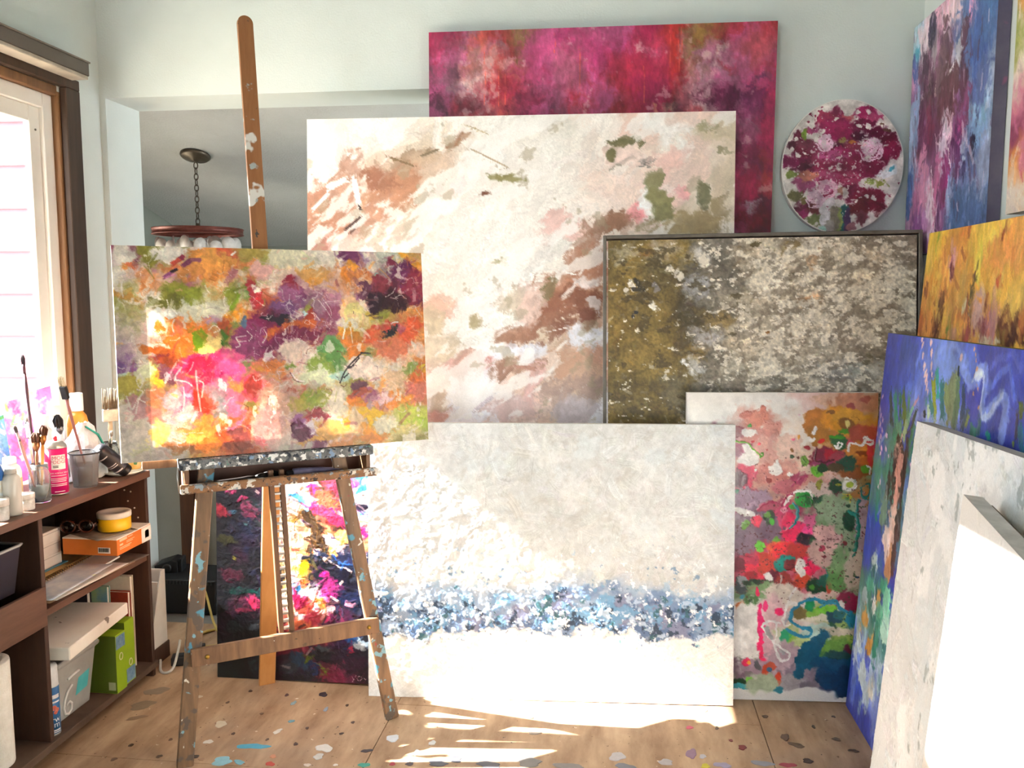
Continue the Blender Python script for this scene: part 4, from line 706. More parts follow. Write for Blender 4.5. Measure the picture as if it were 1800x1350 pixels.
  ('l',[(152,170),(140,168),(133,158),(134,146),(144,139),(156,142)],6,'dcb8cc',1.0),
  ('l',[(130,165),(127,149),(137,136),(153,134),(166,145),(167,162)],6,'dcb8cc',1.0),
  ('l',[(128,136),(146,128),(165,136),(174,156),(166,174),(147,181)],6,'dcb8cc',1.0),
  ('l',[(161,127),(177,146),(175,171),(156,186),(132,182),(117,161)],6,'dcb8cc',1.0),
  ('l',[(136,360),(134,367),(126,370),(119,366),(116,359),(119,351)],6,'dcb8cc',1.0),
  ('l',[(131,375),(119,373),(111,363),(113,351),(123,344),(134,346)],6,'dcb8cc',1.0),
  ('l',[(109,370),(106,354),(115,341),(132,339),(145,350),(146,366)],6,'dcb8cc',1.0),
  ('l',[(107,341),(125,333),(144,341),(153,360),(145,379),(126,386)],6,'dcb8cc',1.0),
  ('l',[(140,331),(156,351),(154,376),(135,391),(111,387),(96,366)],6,'dcb8cc',1.0),
  ('l',[(175,318),(172,326),(164,329),(156,326),(153,317),(157,309)],6,'d4a8bc',1.0),
  ('l',[(169,335),(156,333),(148,322),(149,308),(160,301),(173,303)],6,'d4a8bc',1.0),
  ('l',[(145,330),(142,312),(152,297),(170,295),(184,307),(186,326)],6,'d4a8bc',1.0),
  ('l',[(142,297),(163,288),(184,297),(193,319),(185,340),(164,348)],6,'d4a8bc',1.0),
  ('l',[(180,287),(198,308),(195,336),(174,353),(147,348),(130,325)],6,'d4a8bc',1.0),('b',291,45,8,7,0,'e2dad8',0.5,0.15,1.0),
  ('b',260,48,8,7,0,'e2dad8',0.5,0.15,1.0),('b',256,72,8,7,0,'e2dad8',0.5,0.15,1.0),('b',306,343,8,7,0,'e2dad8',0.5,0.15,1.0),
  ('b',336,349,8,7,0,'e2dad8',0.5,0.15,1.0),('b',173,250,8,7,0,'e2dad8',0.5,0.15,1.0),('b',182,71,8,7,0,'e2dad8',0.5,0.15,1.0),
  ('b',297,94,8,7,0,'e2dad8',0.5,0.15,1.0),('b',264,97,8,7,0,'e2dad8',0.5,0.15,1.0),('b',274,365,8,7,0,'e2dad8',0.5,0.15,1.0),
  ('b',59,202,8,7,0,'e2dad8',0.5,0.15,1.0),('b',33,186,8,7,0,'e2dad8',0.5,0.15,1.0),('b',46,145,8,7,0,'e2dad8',0.5,0.15,1.0),
  ('b',82,197,8,7,0,'e2dad8',0.5,0.15,1.0),('b',234,198,8,7,0,'e2dad8',0.5,0.15,1.0),('b',118,45,4.5,3.5,0,'7a1c40',0.3,0.15,1.0),
  ('b',107,59,4.5,3.5,0,'7a1c40',0.3,0.15,1.0),('b',92,57,4.5,3.5,0,'7a1c40',0.3,0.15,1.0),('b',82,78,4.5,3.5,0,'7a1c40',0.3,0.15,1.0),
  ('b',129,34,4.5,3.5,0,'7a1c40',0.3,0.15,1.0),('b',115,67,4.5,3.5,0,'7a1c40',0.3,0.15,1.0),('b',74,439,4.5,3.5,0,'7a1c40',0.3,0.15,1.0),
  ('b',132,463,4.5,3.5,0,'7a1c40',0.3,0.15,1.0),('b',19,251,4.5,3.5,0,'7a1c40',0.3,0.15,1.0),('b',112,86,4.5,3.5,0,'7a1c40',0.3,0.15,1.0),
  ('b',108,101,4.5,3.5,0,'7a1c40',0.3,0.15,1.0),('b',371,382,4.5,3.5,0,'7a1c40',0.3,0.15,1.0),('b',418,292,4.5,3.5,0,'7a1c40',0.3,0.15,1.0),
  ('b',399,165,4.5,3.5,0,'7a1c40',0.3,0.15,1.0),('b',48,190,4.5,3.5,0,'7a1c40',0.3,0.15,1.0),
 ],
}

# ------------------------------------------------------------------ painting engine: every picture is painted stroke by stroke
# on a fine mesh (colour per vertex, paint thickness as real relief); x to the right, y down, millimetres
def hexcol(h):
    return np.array([int(h[i:i + 2], 16) for i in (0, 2, 4)], dtype=np.float32)

class Art:
    def __init__(self, w, h, res, seed, base):
        self.w, self.h = w * 1000.0, h * 1000.0
        self.nx, self.ny = int(round(self.w / res)) + 1, int(round(self.h / res)) + 1
        self.r = np.random.RandomState(seed)
        self.x = np.linspace(0, self.w, self.nx, dtype=np.float32)
        self.y = np.linspace(0, self.h, self.ny, dtype=np.float32)
        self.X, self.Y = np.meshgrid(self.x, self.y)
        self.C = np.empty((self.ny, self.nx, 3), np.float32)
        self.C[:] = hexcol(base)
        self.H = np.zeros((self.ny, self.nx), np.float32)
        self.N1 = self.noise(60, 4)
        self.N2 = self.noise(16, 3)
    def vnoise(self, u, v):
        iu, iv = np.floor(u).astype(int), np.floor(v).astype(int)
        fu, fv = u - iu, v - iv
        fu, fv = fu * fu * (3 - 2 * fu), fv * fv * (3 - 2 * fv)
        T = self.r.rand(64, 64).astype(np.float32)
        a, b = T[iv % 64, iu % 64], T[iv % 64, (iu + 1) % 64]
        c, d = T[(iv + 1) % 64, iu % 64], T[(iv + 1) % 64, (iu + 1) % 64]
        return (a * (1 - fu) + b * fu) * (1 - fv) + (c * (1 - fu) + d * fu) * fv
    def noise(self, size, octv=4, ax=1.0, ay=1.0, ang=0.0):
        """fractal noise 0..1 with features of about size mm, stretched ax, ay after turning by ang degrees"""
        a = math.radians(ang)
        U = (self.X * math.cos(a) + self.Y * math.sin(a)) / (size * ax)
        V = (-self.X * math.sin(a) + self.Y * math.cos(a)) / (size * ay)
        out, amp, tot = 0, 1.0, 0.0
        for k in range(octv):
            out = out + amp * self.vnoise(U * 2 ** k + 17.3 * k, V * 2 ** k + 9.1 * k)
            tot += amp
            amp *= 0.62
        out = out / tot
        return np.clip((out - 0.5) * 1.7 + 0.5, 0, 1)
    def chart(self, rows, pal, y1=None, warp=0.5, hard=0.6):
        """coarse layout of colours, broken up by warping"""
        y1 = self.h if y1 is None else y1
        nr = len(rows)
        ch = y1 / nr
        cw = self.w / max(len(r) for r in rows)
        wx = (self.noise(cw * 0.9, 4) - 0.5) * 2 * warp + (self.noise(cw * 0.3, 3) - 0.5) * warp
        wy = (self.noise(cw * 0.9, 4) - 0.5) * 2 * warp + (self.noise(cw * 0.3, 3) - 0.5) * warp
        V = self.Y / ch - 0.5 + wy
        r0 = np.clip(np.floor(V).astype(int), 0, nr - 1)
        r1 = np.clip(r0 + 1, 0, nr - 1)
        fv = np.clip(V - r0, 0, 1)
        def row(ri):
            out = np.zeros_like(self.C)
            for k in range(nr):
                m = ri == k
                if not m.any():
                    continue
                P = np.array([hexcol(pal[c]) for c in rows[k]])
                n = len(P)
                U = self.X[m] / self.w * n - 0.5 + wx[m]
                c0 = np.clip(np.floor(U).astype(int), 0, n - 1)
                c1 = np.clip(c0 + 1, 0, n - 1)
                f = np.clip(U - c0, 0, 1)
                f = np.clip((f - 0.5) / (1 - hard) + 0.5, 0, 1)[:, None]
                out[m] = P[c0] * (1 - f) + P[c1] * f
            return out
        f = np.clip((fv - 0.5) / (1 - hard) + 0.5, 0, 1)[..., None]
        self.C = row(r0) * (1 - f) + row(r1) * f
    def win(self, x0, x1, y0, y1):
        dx, dy = self.x[1], self.y[1]
        i0, i1 = max(0, int(x0 / dx)), min(self.nx, int(x1 / dx) + 2)
        j0, j1 = max(0, int(y0 / dy)), min(self.ny, int(y1 / dy) + 2)
        if i0 >= i1 or j0 >= j1:
            return None
        return slice(j0, j1), slice(i0, i1)
    def lay(self, s, m, col, rel):
        if col.ndim == 1:
            col = col[None, None, :]
        m3 = m[..., None]
        self.C[s] = self.C[s] * (1 - m3) + col * m3
        if rel:
            self.H[s] += rel * m
    def blob(self, x, y, rx, ry, ang, col, rough=0.35, soft=0.15, al=1.0, rel=0.25):
        R = max(rx, ry) * (1.25 + rough)
        s = self.win(x - R, x + R, y - R, y + R)
        if s is None:
            return
        a = math.radians(ang)
        dx, dy = self.X[s] - x, self.Y[s] - y
        u, v = dx * math.cos(a) + dy * math.sin(a), -dx * math.sin(a) + dy * math.cos(a)
        d = np.sqrt((u / rx) ** 2 + (v / ry) ** 2) + rough * ((self.N1[s] - 0.5) * 1.3 + (self.N2[s] - 0.5) * 1.5)
        m = np.clip((1 + soft - d) / (2 * soft), 0, 1) * al
        c = hexcol(col)
        c = c[None, None, :] * (1 + 0.16 * (self.N2[s] - 0.5)[..., None])
        self.lay(s, m, c, rel)
    def stroke(self, x0, y0, x1, y1, w, col, al=1.0, rel=0.5, rag=0.5, bend=0.0):
        L = math.hypot(x1 - x0, y1 - y0)
        if L < 1:
            return
        cx, cy, a = (x0 + x1) / 2, (y0 + y1) / 2, math.atan2(y1 - y0, x1 - x0)
        R = L / 2 + w
        s = self.win(cx - R, cx + R, cy - R, cy + R)
        if s is None:
            return
        dx, dy = self.X[s] - cx, self.Y[s] - cy
        u, v = dx * math.cos(a) + dy * math.sin(a), -dx * math.sin(a) + dy * math.cos(a)
        if bend:
            v = v + bend * (u / L) ** 2 * L
        b = self.r.rand(24)
        q = np.clip((v / w + 0.5) * 23, 0, 22.99)
        iq = q.astype(int)
        br = b[iq] * (1 - (q - iq)) + b[iq + 1] * (q - iq)
        e = np.abs(v) / (w / 2) + 0.5 * (self.N2[s] - 0.5)
        n = np.abs(u) / (L / 2) + rag * (br - 0.5) + 0.3 * (self.N2[s] - 0.5)
        m = np.clip((1.08 - e) / 0.16, 0, 1) * np.clip((1.05 - n) / 0.14, 0, 1) * al
        c = (hexcol(col) if isinstance(col, str) else col)[None, None, :] * (0.88 + 0.24 * br)[..., None]
        self.lay(s, m, c, rel * 0)
        self.H[s] += rel * m * (0.4 + 0.8 * br)
    def line(self, pts, w, col, al=1.0, rel=0.9):
        P = [np.array(p, float) for p in pts]
        P = [2 * P[0] - P[1]] + P + [2 * P[-1] - P[-2]]
        Q = []
        for i in range(1, len(P) - 2):
            n = max(3, int(np.hypot(*(P[i + 1] - P[i])) / 4))
            for t in np.linspace(0, 1, n, endpoint=False):
                Q.append(0.5 * (2 * P[i] + (P[i + 1] - P[i - 1]) * t + (2 * P[i - 1] - 5 * P[i] + 4 * P[i + 1] - P[i + 2]) * t * t
                                + (3 * P[i] - P[i - 1] - 3 * P[i + 1] + P[i + 2]) * t ** 3))
        Q.append(P[-2])
        Q = np.array(Q)
        s = self.win(Q[:, 0].min() - w, Q[:, 0].max() + w, Q[:, 1].min() - w, Q[:, 1].max() + w)
        if s is None:
            return
        D = np.full(self.X[s].shape, 1e9, np.float32)
        for q in Q:
            D = np.minimum(D, (self.X[s] - q[0]) ** 2 + (self.Y[s] - q[1]) ** 2)
        D = np.sqrt(D) / (w / 2) * (1 + 0.5 * (self.N2[s] - 0.5))
        m = np.clip((1.15 - D) / 0.3, 0, 1) * al
        c = hexcol(col)[None, None, :] * (1 + 0.2 * (self.N2[s] - 0.5)[..., None])
        self.lay(s, m, c, 0)
        self.H[s] += rel * m * np.clip(1.1 - D, 0, 1)
    def dabs(self, n, L, W, ang, spread, jit=22, al=0.85, mixin=(), box=None, rel=0.45, bend=0.3, pick=14):
        """n brush dabs that take the colour lying near them"""
        r = self.r
        x0, y0, x1, y1 = box or (0, 0, self.w, self.h)
        src = self.C.copy()
        for _ in range(n):
            x, y = r.uniform(x0, x1), r.uniform(y0, y1)
            sx, sy = np.clip(x + r.normal(0, pick), 0, self.w - 1), np.clip(y + r.normal(0, pick), 0, self.h - 1)
            c = src[int(sy / self.y[1]), int(sx / self.x[1])] + r.normal(0, jit * 0.35, 3) + r.normal(0, jit)
            if len(mixin) and r.rand() < 0.12:
                c = hexcol(mixin[r.randint(len(mixin))])
            l, w = L * r.uniform(0.5, 1.5), W * r.uniform(0.5, 1.4)
            a = math.radians(ang(x, y) if callable(ang) else ang) + math.radians(r.normal(0, spread))
            dx, dy = math.cos(a) * l / 2, math.sin(a) * l / 2
            self.stroke(x - dx, y - dy, x + dx, y + dy, w, np.clip(c, 4, 252), al * r.uniform(0.5, 1), rel, bend=r.uniform(-bend, bend))
    def flecks(self, col, size, thr, al=1.0, mask=None, ax=1.0, ay=1.0, ang=0.0, rel=0.3, edge=0.05, octv=3):
        f = self.noise(size, octv, ax, ay, ang)
        t = thr if mask is None else thr + (1 - mask) * (1 - thr)
        m = np.clip((f - t) / edge, 0, 1) * al
        self.lay((slice(None), slice(None)), m.astype(np.float32), hexcol(col), rel)
    def smear(self, amt, size, octv=5, ang=0.0, ax=1.0, ay=1.0):
        """drag the wet paint about: resample through a fractal displacement"""
        dx = (self.noise(size, octv, ax, ay, ang) - 0.5) * 2 * amt
        dy = (self.noise(size, octv, ax, ay, ang) - 0.5) * 2 * amt
        i = np.clip(np.rint((self.X + dx) / self.x[1]), 0, self.nx - 1).astype(int)
        j = np.clip(np.rint((self.Y + dy) / self.y[1]), 0, self.ny - 1).astype(int)
        self.C = self.C[j, i]
        self.H = self.H[j, i]
    def mottle(self, size, amt, octv=5, ax=1.0, ay=1.0, ang=0.0, rel=0.0):
        """scratchy lighter and darker paint, same hue"""
        f = self.noise(size, octv, ax, ay, ang) - 0.5
        self.C = np.clip(self.C * (1 + amt * f[..., None] * 2), 2, 253)
        self.H += rel * f
    def squiggles(self, n, L, w, cols, box=None, al=.8, rel=.6):
        r = self.r
        x0, y0, x1, y1 = box or (0, 0, self.w, self.h)
        for _ in range(n):
            x, y, a = r.uniform(x0, x1), r.uniform(y0, y1), r.uniform(0, 6.28)
            pts = [(x, y)]
            for k in range(r.randint(2, 5)):
                a += r.normal(0, .9)
                l = L * r.uniform(.25, .7)
                x, y = x + l * math.cos(a), y + l * math.sin(a)
                pts.append((x, y))
            self.line(pts, w * r.uniform(.6, 1.5), cols[r.randint(len(cols))], al * r.uniform(.5, 1), rel)
    def ops(self, data):
        for o in data:
            if o[0] == 'b':
                self.blob(*o[1:10])
            elif o[0] == 'l':
                self.line(*o[1:5])
            else:
                self.stroke(*o[1:7])
    def mesh(self, name, material, relief=1.0, keep=None):
        """front face in the local xz plane (z up), paint relief towards -y; metres"""
        nx, ny = self.nx, self.ny
        co = np.empty((ny, nx, 3), np.float32)
        co[..., 0] = self.X / 1000
        co[..., 1] = -np.clip(self.H, -0.5, 4) * relief / 1000 - 0.0006
        co[..., 2] = (self.h - self.Y) / 1000
        idx = np.arange(ny * nx).reshape(ny, nx)
        q = np.stack([idx[:-1, :-1], idx[1:, :-1], idx[1:, 1:], idx[:-1, 1:]], -1).reshape(-1, 4)
        col = np.clip(self.C, 0, 255) / 255.0
        col = np.where(col <= 0.04045, col / 12.92, ((col + 0.055) / 1.055) ** 2.4)
        col = np.concatenate([col, np.ones((ny, nx, 1))], -1).astype(np.float32).reshape(-1, 4)
        co = co.reshape(-1, 3)
        if keep is not None:
            k = keep.reshape(-1)
            q = q[k[q].all(1)]
            used = np.zeros(len(co), bool)
            used[q.ravel()] = True
            new = np.cumsum(used) - 1
            q, co, col = new[q], co[used], col[used]
        me = bpy.data.meshes.new(name)
        me.vertices.add(len(co))
        me.vertices.foreach_set('co', co.ravel())
        me.loops.add(q.size)
        me.loops.foreach_set('vertex_index', q.ravel().astype(np.int32))
        me.polygons.add(len(q))
        me.polygons.foreach_set('loop_start', np.arange(0, q.size, 4, dtype=np.int32))
        me.polygons.foreach_set('loop_total', np.full(len(q), 4, np.int32))
        me.polygons.foreach_set('use_smooth', np.ones(len(q), bool))
        at = me.color_attributes.new('paint', 'FLOAT_COLOR', 'POINT')
        at.data.foreach_set('color', col.ravel())
        me.update()
        me.materials.append(material)
        return me

def paint_material(name, rough=0.45, translucent=0.0, grain=260.0, bump=0.25, coat=0.0):
    m = bpy.data.materials.new(name)
    m.use_nodes = True
    nt = m.node_tree
    N, L = nt.nodes, nt.links
    p = N['Principled BSDF']
    at = N.new('ShaderNodeAttribute')
    at.attribute_name = 'paint'
    tc = N.new('ShaderNodeTexCoord')
    nz = N.new('ShaderNodeTexNoise')
    nz.inputs['Scale'].default_value = grain
    nz.inputs['Detail'].default_value = 3
    L.new(tc.outputs['Object'], nz.inputs['Vector'])
    mr = N.new('ShaderNodeMapRange')
    mr.inputs['To Min'].default_value = 0.86
    mr.inputs['To Max'].default_value = 1.12
    L.new(nz.outputs['Fac'], mr.inputs['Value'])
    mx = N.new('ShaderNodeVectorMath')
    mx.operation = 'MULTIPLY'
    L.new(at.outputs['Color'], mx.inputs[0])
    L.new(mr.outputs[0], mx.inputs[1])
    L.new(mx.outputs[0], p.inputs['Base Color'])
    p.inputs['Roughness'].default_value = rough
    p.inputs['Coat Weight'].default_value = coat
    bn = N.new('ShaderNodeBump')
    bn.inputs['Strength'].default_value = bump
    bn.inputs['Distance'].default_value = 0.002
    L.new(nz.outputs['Fac'], bn.inputs['Height'])
    L.new(bn.outputs[0], p.inputs['Normal'])
    if translucent:
        tr = N.new('ShaderNodeBsdfTranslucent')
        gm = N.new('ShaderNodeGamma')
        gm.inputs['Gamma'].default_value = 1.9
        L.new(mx.outputs[0], gm.inputs['Color'])
        L.new(gm.outputs[0], tr.inputs['Color'])
        ms = N.new('ShaderNodeMixShader')
        ms.inputs[0].default_value = translucent
        L.new(p.outputs[0], ms.inputs[1])
        L.new(tr.outputs[0], ms.inputs[2])
        L.new(ms.outputs[0], N['Material Output'].inputs[0])
    return m

def frame_axes(a, l, r):
    ux = Vector((math.cos(a), math.sin(a), 0))
    n = Vector((-math.sin(a), math.cos(a), 0))
    uz = Vector((0, 0, 1)) * math.cos(l) + n * math.sin(l)
    X = ux * math.cos(r) + uz * math.sin(r)
    Z = -ux * math.sin(r) + uz * math.cos(r)
    return X, Z.cross(X), Z

STRETCH = mat('pine stretcher', 'd8b98a', 0.7, var=0.25, scale=18, stretch=(1, 1, 6))

def canvas(name, label, R, art, material, side, th=0.036, relief=1.0, open_back=False, group='stretched canvases in the studio', cat='painting'):
    X, Y, Z = frame_axes(R['a'], R['l'], R['r'])
    root = thing(name, label, cat, group=group)
    M = Matrix((X, Y, Z)).transposed().to_4x4()
    M.translation = Vector(R['b'])
    root.matrix_world = M
    w, h = R['w'], R['h']
    if art is not None:
        link('paint_layer', art.mesh('paint_layer', material, relief), root)
    c = MB()
    t = 0.0018
    c.box(0, t, 0, th, 0, h).box(w - t, w, 0, th, 0, h).box(t, w - t, 0, th, 0, t).box(t, w - t, 0, th, h - t, h)
    if not open_back:
        c.box(t, w - t, 0, t, t, h - t)
    c.build('canvas', side, root)
    d, f = 0.045, 0.003
    for x0, x1, z0, z1 in ((t, t + d, t, h - t), (w - t - d, w - t, t, h - t), (t + d, w - t - d, t, t + d), (t + d, w - t - d, h - t - d, h - t)):
        MB().box(x0, x1, f, th - 0.002, z0, z1).build('stretcher_bar', STRETCH, root)
    return root


# ------------------------------------------------------------------ the room
WALL = mat('painted wall', 'd0d8d4', 0.75, alt='cad2ce', scale=3, bump=0.12, bscale=140)
WALLG = mat('grey painted wall', '8f9389', 0.8, alt='868a80', scale=4, bump=0.1, bscale=120)
CEIL = mat('textured ceiling', 'b9bbb8', 0.85, alt='b2b4b0', scale=4, bump=0.6, bscale=90)
PLY = mat('plywood', 'c4a583', 0.62, alt='8d6c4f', scale=4.2, stretch=(2.6, .7, 1), bump=0.05, detail=8,
          soft=[('8f8073', 1.7, .48, .75, .75), ('b08e6e', 9, .45, .7, .5)], spots=[('7d5f45', 60, 0.68), ('dccbb2', 40, 0.72), ('5a4a3c', 45, 0.715)])
SUBF = mat('subfloor joint', '3a2a1e', 0.9)
DARKWOOD = mat('dark stained casing', '4a372a', 0.55, alt='382a20', scale=10, stretch=(3, 3, .3))
ORANGEWOOD = mat('oak stop', '86603c', 0.5, alt='6c4a2e', scale=10, stretch=(3, 3, .3))
VINYL = mat('white vinyl', 'e9e6dd', 0.4, var=0.05)
GLASS = bpy.data.materials.new('window glass')
GLASS.use_nodes = True
_n, _l = GLASS.node_tree.nodes, GLASS.node_tree.links
_n.remove(_n['Principled BSDF'])
_t, _g, _m, _f = _n.new('ShaderNodeBsdfTransparent'), _n.new('ShaderNodeBsdfGlossy'), _n.new('ShaderNodeMixShader'), _n.new('ShaderNodeFresnel')
_g.inputs['Roughness'].default_value = 0.02
_m.inputs[0].default_value = 0.05
_n.remove(_f)
_l.new(_t.outputs[0], _m.inputs[1])
_l.new(_g.outputs[0], _m.inputs[2])
_l.new(_m.outputs[0], _n['Material Output'].inputs[0])
TAUPE = mat('taupe metal', '5f564c', 0.45, var=0.12)
SIDING = mat('pink siding', '84474f', 0.7, alt='7a4049', scale=3)

LX, BY, RX, HZ = -2.10, 3.35, 1.09, 3.6
fl = MB().box(-2.3, 1.25, -2.5, 3.36, -0.05, -0.014).build('floor', SUBF)
struct(fl, 'paint-splattered plywood studio floor')
for x0, x1, y0, y1 in ((-2.1, -1.953, -2.5, 3.355), (-1.95, -.733, -2.5, 2.306), (-1.95, -.733, 2.308, 3.355), (-.73, .487, -2.5, 2.744), (-.73, .487, 2.746, 3.355), (.49, 1.09, -2.5, 1.9), (.49, 1.09, 1.902, 3.355)):
    MB().box(x0, x1, y0, y1, -0.016, 0).build('plywood_sheet', PLY, fl)

w = MB()
Y0, Y1, Z0, Z1 = 1.95, 3.09, 0.74, 2.165          # window hole in the left wall
CY0, CY1, CZ0, CZ1 = 0.75, 1.80, 2.62, 3.26         # unseen high window, added so sun reaches the white canvas
for y0, y1, z0, z1 in ((-2.5, CY0, 0, HZ), (CY0, CY1, 0, CZ0), (CY0, CY1, CZ1, HZ), (CY1, Y0, 0, HZ), (Y0, Y1, 0, Z0), (Y0, Y1, Z1, HZ), (Y1, BY + .25, 0, HZ)):
    w.box(LX - .09, LX, y0, y1, z0, z1)
struct(w.build('wall_left', WALL), 'pale wall with the window beside the bookshelf')
w = MB()
OX0, OX1, OZ = -2.075, -0.55, 2.20                  # wide cased opening to the next room
w.box(LX, OX0, BY, BY + .25, 0, HZ).box(OX1, RX + .12, BY, BY + .25, 0, HZ).box(OX0, OX1, BY, BY + .25, OZ, HZ)
struct(w.build('wall_back', WALL), 'pale wall with an opening behind the paintings')
struct(MB().box(RX, RX + .12, -2.5, BY, 0, HZ).build('wall_right', WALL), 'pale wall behind the canvases on the right')
struct(MB().box(LX - .09, RX + .12, -2.62, -2.5, 0, .5).box(LX - .09, RX + .12, -2.62, -2.5, 2.4, HZ).box(-1.5, RX + .12, -2.62, -2.5, .5, 2.4).build('wall_front', WALL), 'pale wall behind the viewer with an opening added for fill light')  # unseen wall, added to cut the fill light; opening sized for it
struct(MB().box(LX - .09, RX + .12, -2.5, BY + .25, HZ, HZ + .1).build('ceiling', CEIL), 'white studio ceiling')

# window
win = struct(link('window_1', None, None, (LX, 2.5, Z0)), 'white framed window in dark brown casing')
def wpart(name, m, boxes, bevel=0.003):
    b = MB()
    for x0, x1, y0, y1, z0, z1 in boxes:
        b.box(x0 - LX, x1 - LX, y0 - 2.5, y1 - 2.5, z0 - Z0, z1 - Z0)
    return b.build(name, m, win, bevel)
wpart('casing', DARKWOOD, [(LX, LX + .028, Y1, Y1 + .088, Z0 - .1, Z1 + .02)])
wpart('casing', DARKWOOD, [(LX, LX + .028, Y0 - .088, Y0, Z0 - .1, Z1 + .02)])
wpart('casing', DARKWOOD, [(LX, LX + .028, Y0 - .088, Y1 + .088, Z1 + .02, Z1 + .06)])
wpart('window_stop', ORANGEWOOD, [(LX - .085, LX + .004, Y1 - .016, Y1, Z0, Z1)])
wpart('window_stop', ORANGEWOOD, [(LX - .085, LX + .004, Y0, Y0 + .016, Z0, Z1)])
wpart('window_stop', ORANGEWOOD, [(LX - .085, LX + .004, Y0 + .016, Y1 - .016, Z1 - .016, Z1 + .02)])
wpart('window_sill', DARKWOOD, [(LX - .085, LX + .03, Y0 - .1, Y1 + .1, Z0 - .025, Z0)])
a, b_, t_ = Y0 + .016, Y1 - .016, Z1 - .016
wpart('frame', VINYL, [(LX - .075, LX - .02, b_ - .055, b_, Z0, t_)])
wpart('frame', VINYL, [(LX - .075, LX - .02, a, a + .055, Z0, t_)])
wpart('frame', VINYL, [(LX - .075, LX - .02, a + .055, b_ - .055, t_ - .055, t_)])
wpart('frame', VINYL, [(LX - .075, LX - .02, a + .055, b_ - .055, Z0, Z0 + .04)])
ym = (a + b_) / 2
for y0, y1, dx in ((ym - .02, b_ - .055, 0), (a + .055, ym + .02, -.03)):
    s = wpart('sash', VINYL, [(LX - .058 + dx, LX - .035 + dx, y1 - .06, y1, Z0 + .04, t_ - .055), (LX - .058 + dx, LX - .035 + dx, y0, y0 + .06, Z0 + .04, t_ - .055),
                         (LX - .058 + dx, LX - .035 + dx, y0 + .06, y1 - .06, t_ - .115, t_ - .055), (LX - .058 + dx, LX - .035 + dx, y0 + .06, y1 - .06, Z0 + .04, Z0 + .09)])
    g = MB().box(LX - .05 + dx - LX, LX - .046 + dx - LX, y0 + .05 - 2.5, y1 - .05 - 2.5, .08, t_ - .105 - Z0).build('pane', GLASS, s)
    MB().lathe([(0.004, 0), (0.004, .003)], 10, M=Matrix.Translation((-.033 + dx, y1 - .03 - 2.5, t_ - .14 - Z0)) @ Matrix.Rotation(math.pi / 2, 4, 'Y')).build('screw', TAUPE, s)

win_added = struct(link('window_added', None, None, (LX, 1.3, CZ0)), 'high window added out of view to sunlight the white canvas')
b = MB()
for y0, y1, z0, z1 in ((CY0, CY0 + .05, CZ0, CZ1), (CY1 - .05, CY1, CZ0, CZ1), (CY0 + .05, CY1 - .05, CZ0, CZ0 + .05), (CY0 + .05, CY1 - .05, CZ1 - .05, CZ1)):
    b.box(-.07, -.02, y0 - 1.3, y1 - 1.3, z0 - CZ0, z1 - CZ0)
b.build('frame', VINYL, win_added)
MB().box(-.05, -.046, CY0 + .05 - 1.3, CY1 - .05 - 1.3, .05, CZ1 - CZ0 - .05).build('pane', GLASS, win_added)

# headrail over the window
v = thing('window_valence', 'long taupe blind headrail above the window', 'valence', (LX, 2.45, 2.23))
MB().box(.02, .1, -.65, .683, 0, .048).build('fascia', TAUPE, v, .002)
MB().box(0, .104, -.655, .688, .048, .054).build('top_cap', mat('taupe light', '8a8176', .5), v, .001)
MB().box(.03, .098, -.645, .678, -.014, 0).build('bottom_rail', mat('pale rail', 'b9ae9e', .4), v, .002)

# outside: clapboards of the projecting wing, ground
sd = struct(link('wall_outside', None, None, (-2.75, 3.62, -.3)), 'pink clapboard siding outside the window')
for k in range(17):
    z = k * .19
    MB().add([(-.9, 0, z), (.55, 0, z), (.55, -.028, z), (-.9, -.028, z), (-.9, 0, z + .2), (.55, 0, z + .2), (.55, -.008, z + .2), (-.9, -.008, z + .2)],
             [(0, 1, 2, 3), (4, 7, 6, 5), (3, 2, 6, 7), (0, 4, 5, 1), (0, 3, 7, 4), (1, 5, 6, 2)]).build('clapboard', SIDING, sd)
struct(MB().box(-14, -2.2, -6, 9, -.6, -.4).build('ground_outside', mat('pale ground', 'b5ac9c', .9)), 'pale ground outside the window')  # out of view, added to bounce light up into the room

# next room
struct(MB().box(-3.1, 1.3, 3.36, 6.2, -.06, -.004).build('floor_far', mat('far floor', '7c7a74', .6, scale=6)), 'grey-brown floor of the next room')
struct(MB().box(-3.1, -3.0, 3.6, 3.92, 0, 3).box(-3.1, -3.0, 4.55, 6.2, 0, 3).box(-3.1, -3.0, 3.92, 4.55, 0, .7).box(-3.1, -3.0, 3.92, 4.55, 1.55, 3).build('wall_far_left', WALLG), 'grey side wall of the next room')  # hidden hole added in this wall to light the near sloping ceiling
struct(MB().box(1.2, 1.3, 3.6, 3.7, 0, 3).box(1.2, 1.3, 4.5, 6.2, 0, 3).box(1.2, 1.3, 3.7, 4.5, 0, .5).build('wall_far_right', WALLG), 'grey right wall of the next room')  # unseen opening added above the low part, lights the next room
struct(MB().box(-3.1, 1.3, 6.0, 6.1, 0, 3).build('wall_far', WALLG), 'grey end wall of the next room')
cz = lambda y: 3.38 - .27 * y
c = MB()
vs = [(x, y, cz(y) + d) for d in (0, .1) for y in (3.56, 6.1) for x in (-3.1, 1.3)]
c.add(vs, [(0, 1, 3, 2), (4, 6, 7, 5), (0, 4, 5, 1), (2, 3, 7, 6), (0, 2, 6, 4), (1, 5, 7, 3)])
struct(c.build('ceiling_far', CEIL), 'sloping textured ceiling of the next room')
hw = struct(MB().box(-2.75, -1.0, 3.80, 3.90, 0, 1.30).build('wall_half', WALLG), 'grey half wall in the next room')
MB().box(-2.75, -1.0, 3.785, 3.80, 0, .075).build('baseboard', ORANGEWOOD, hw)
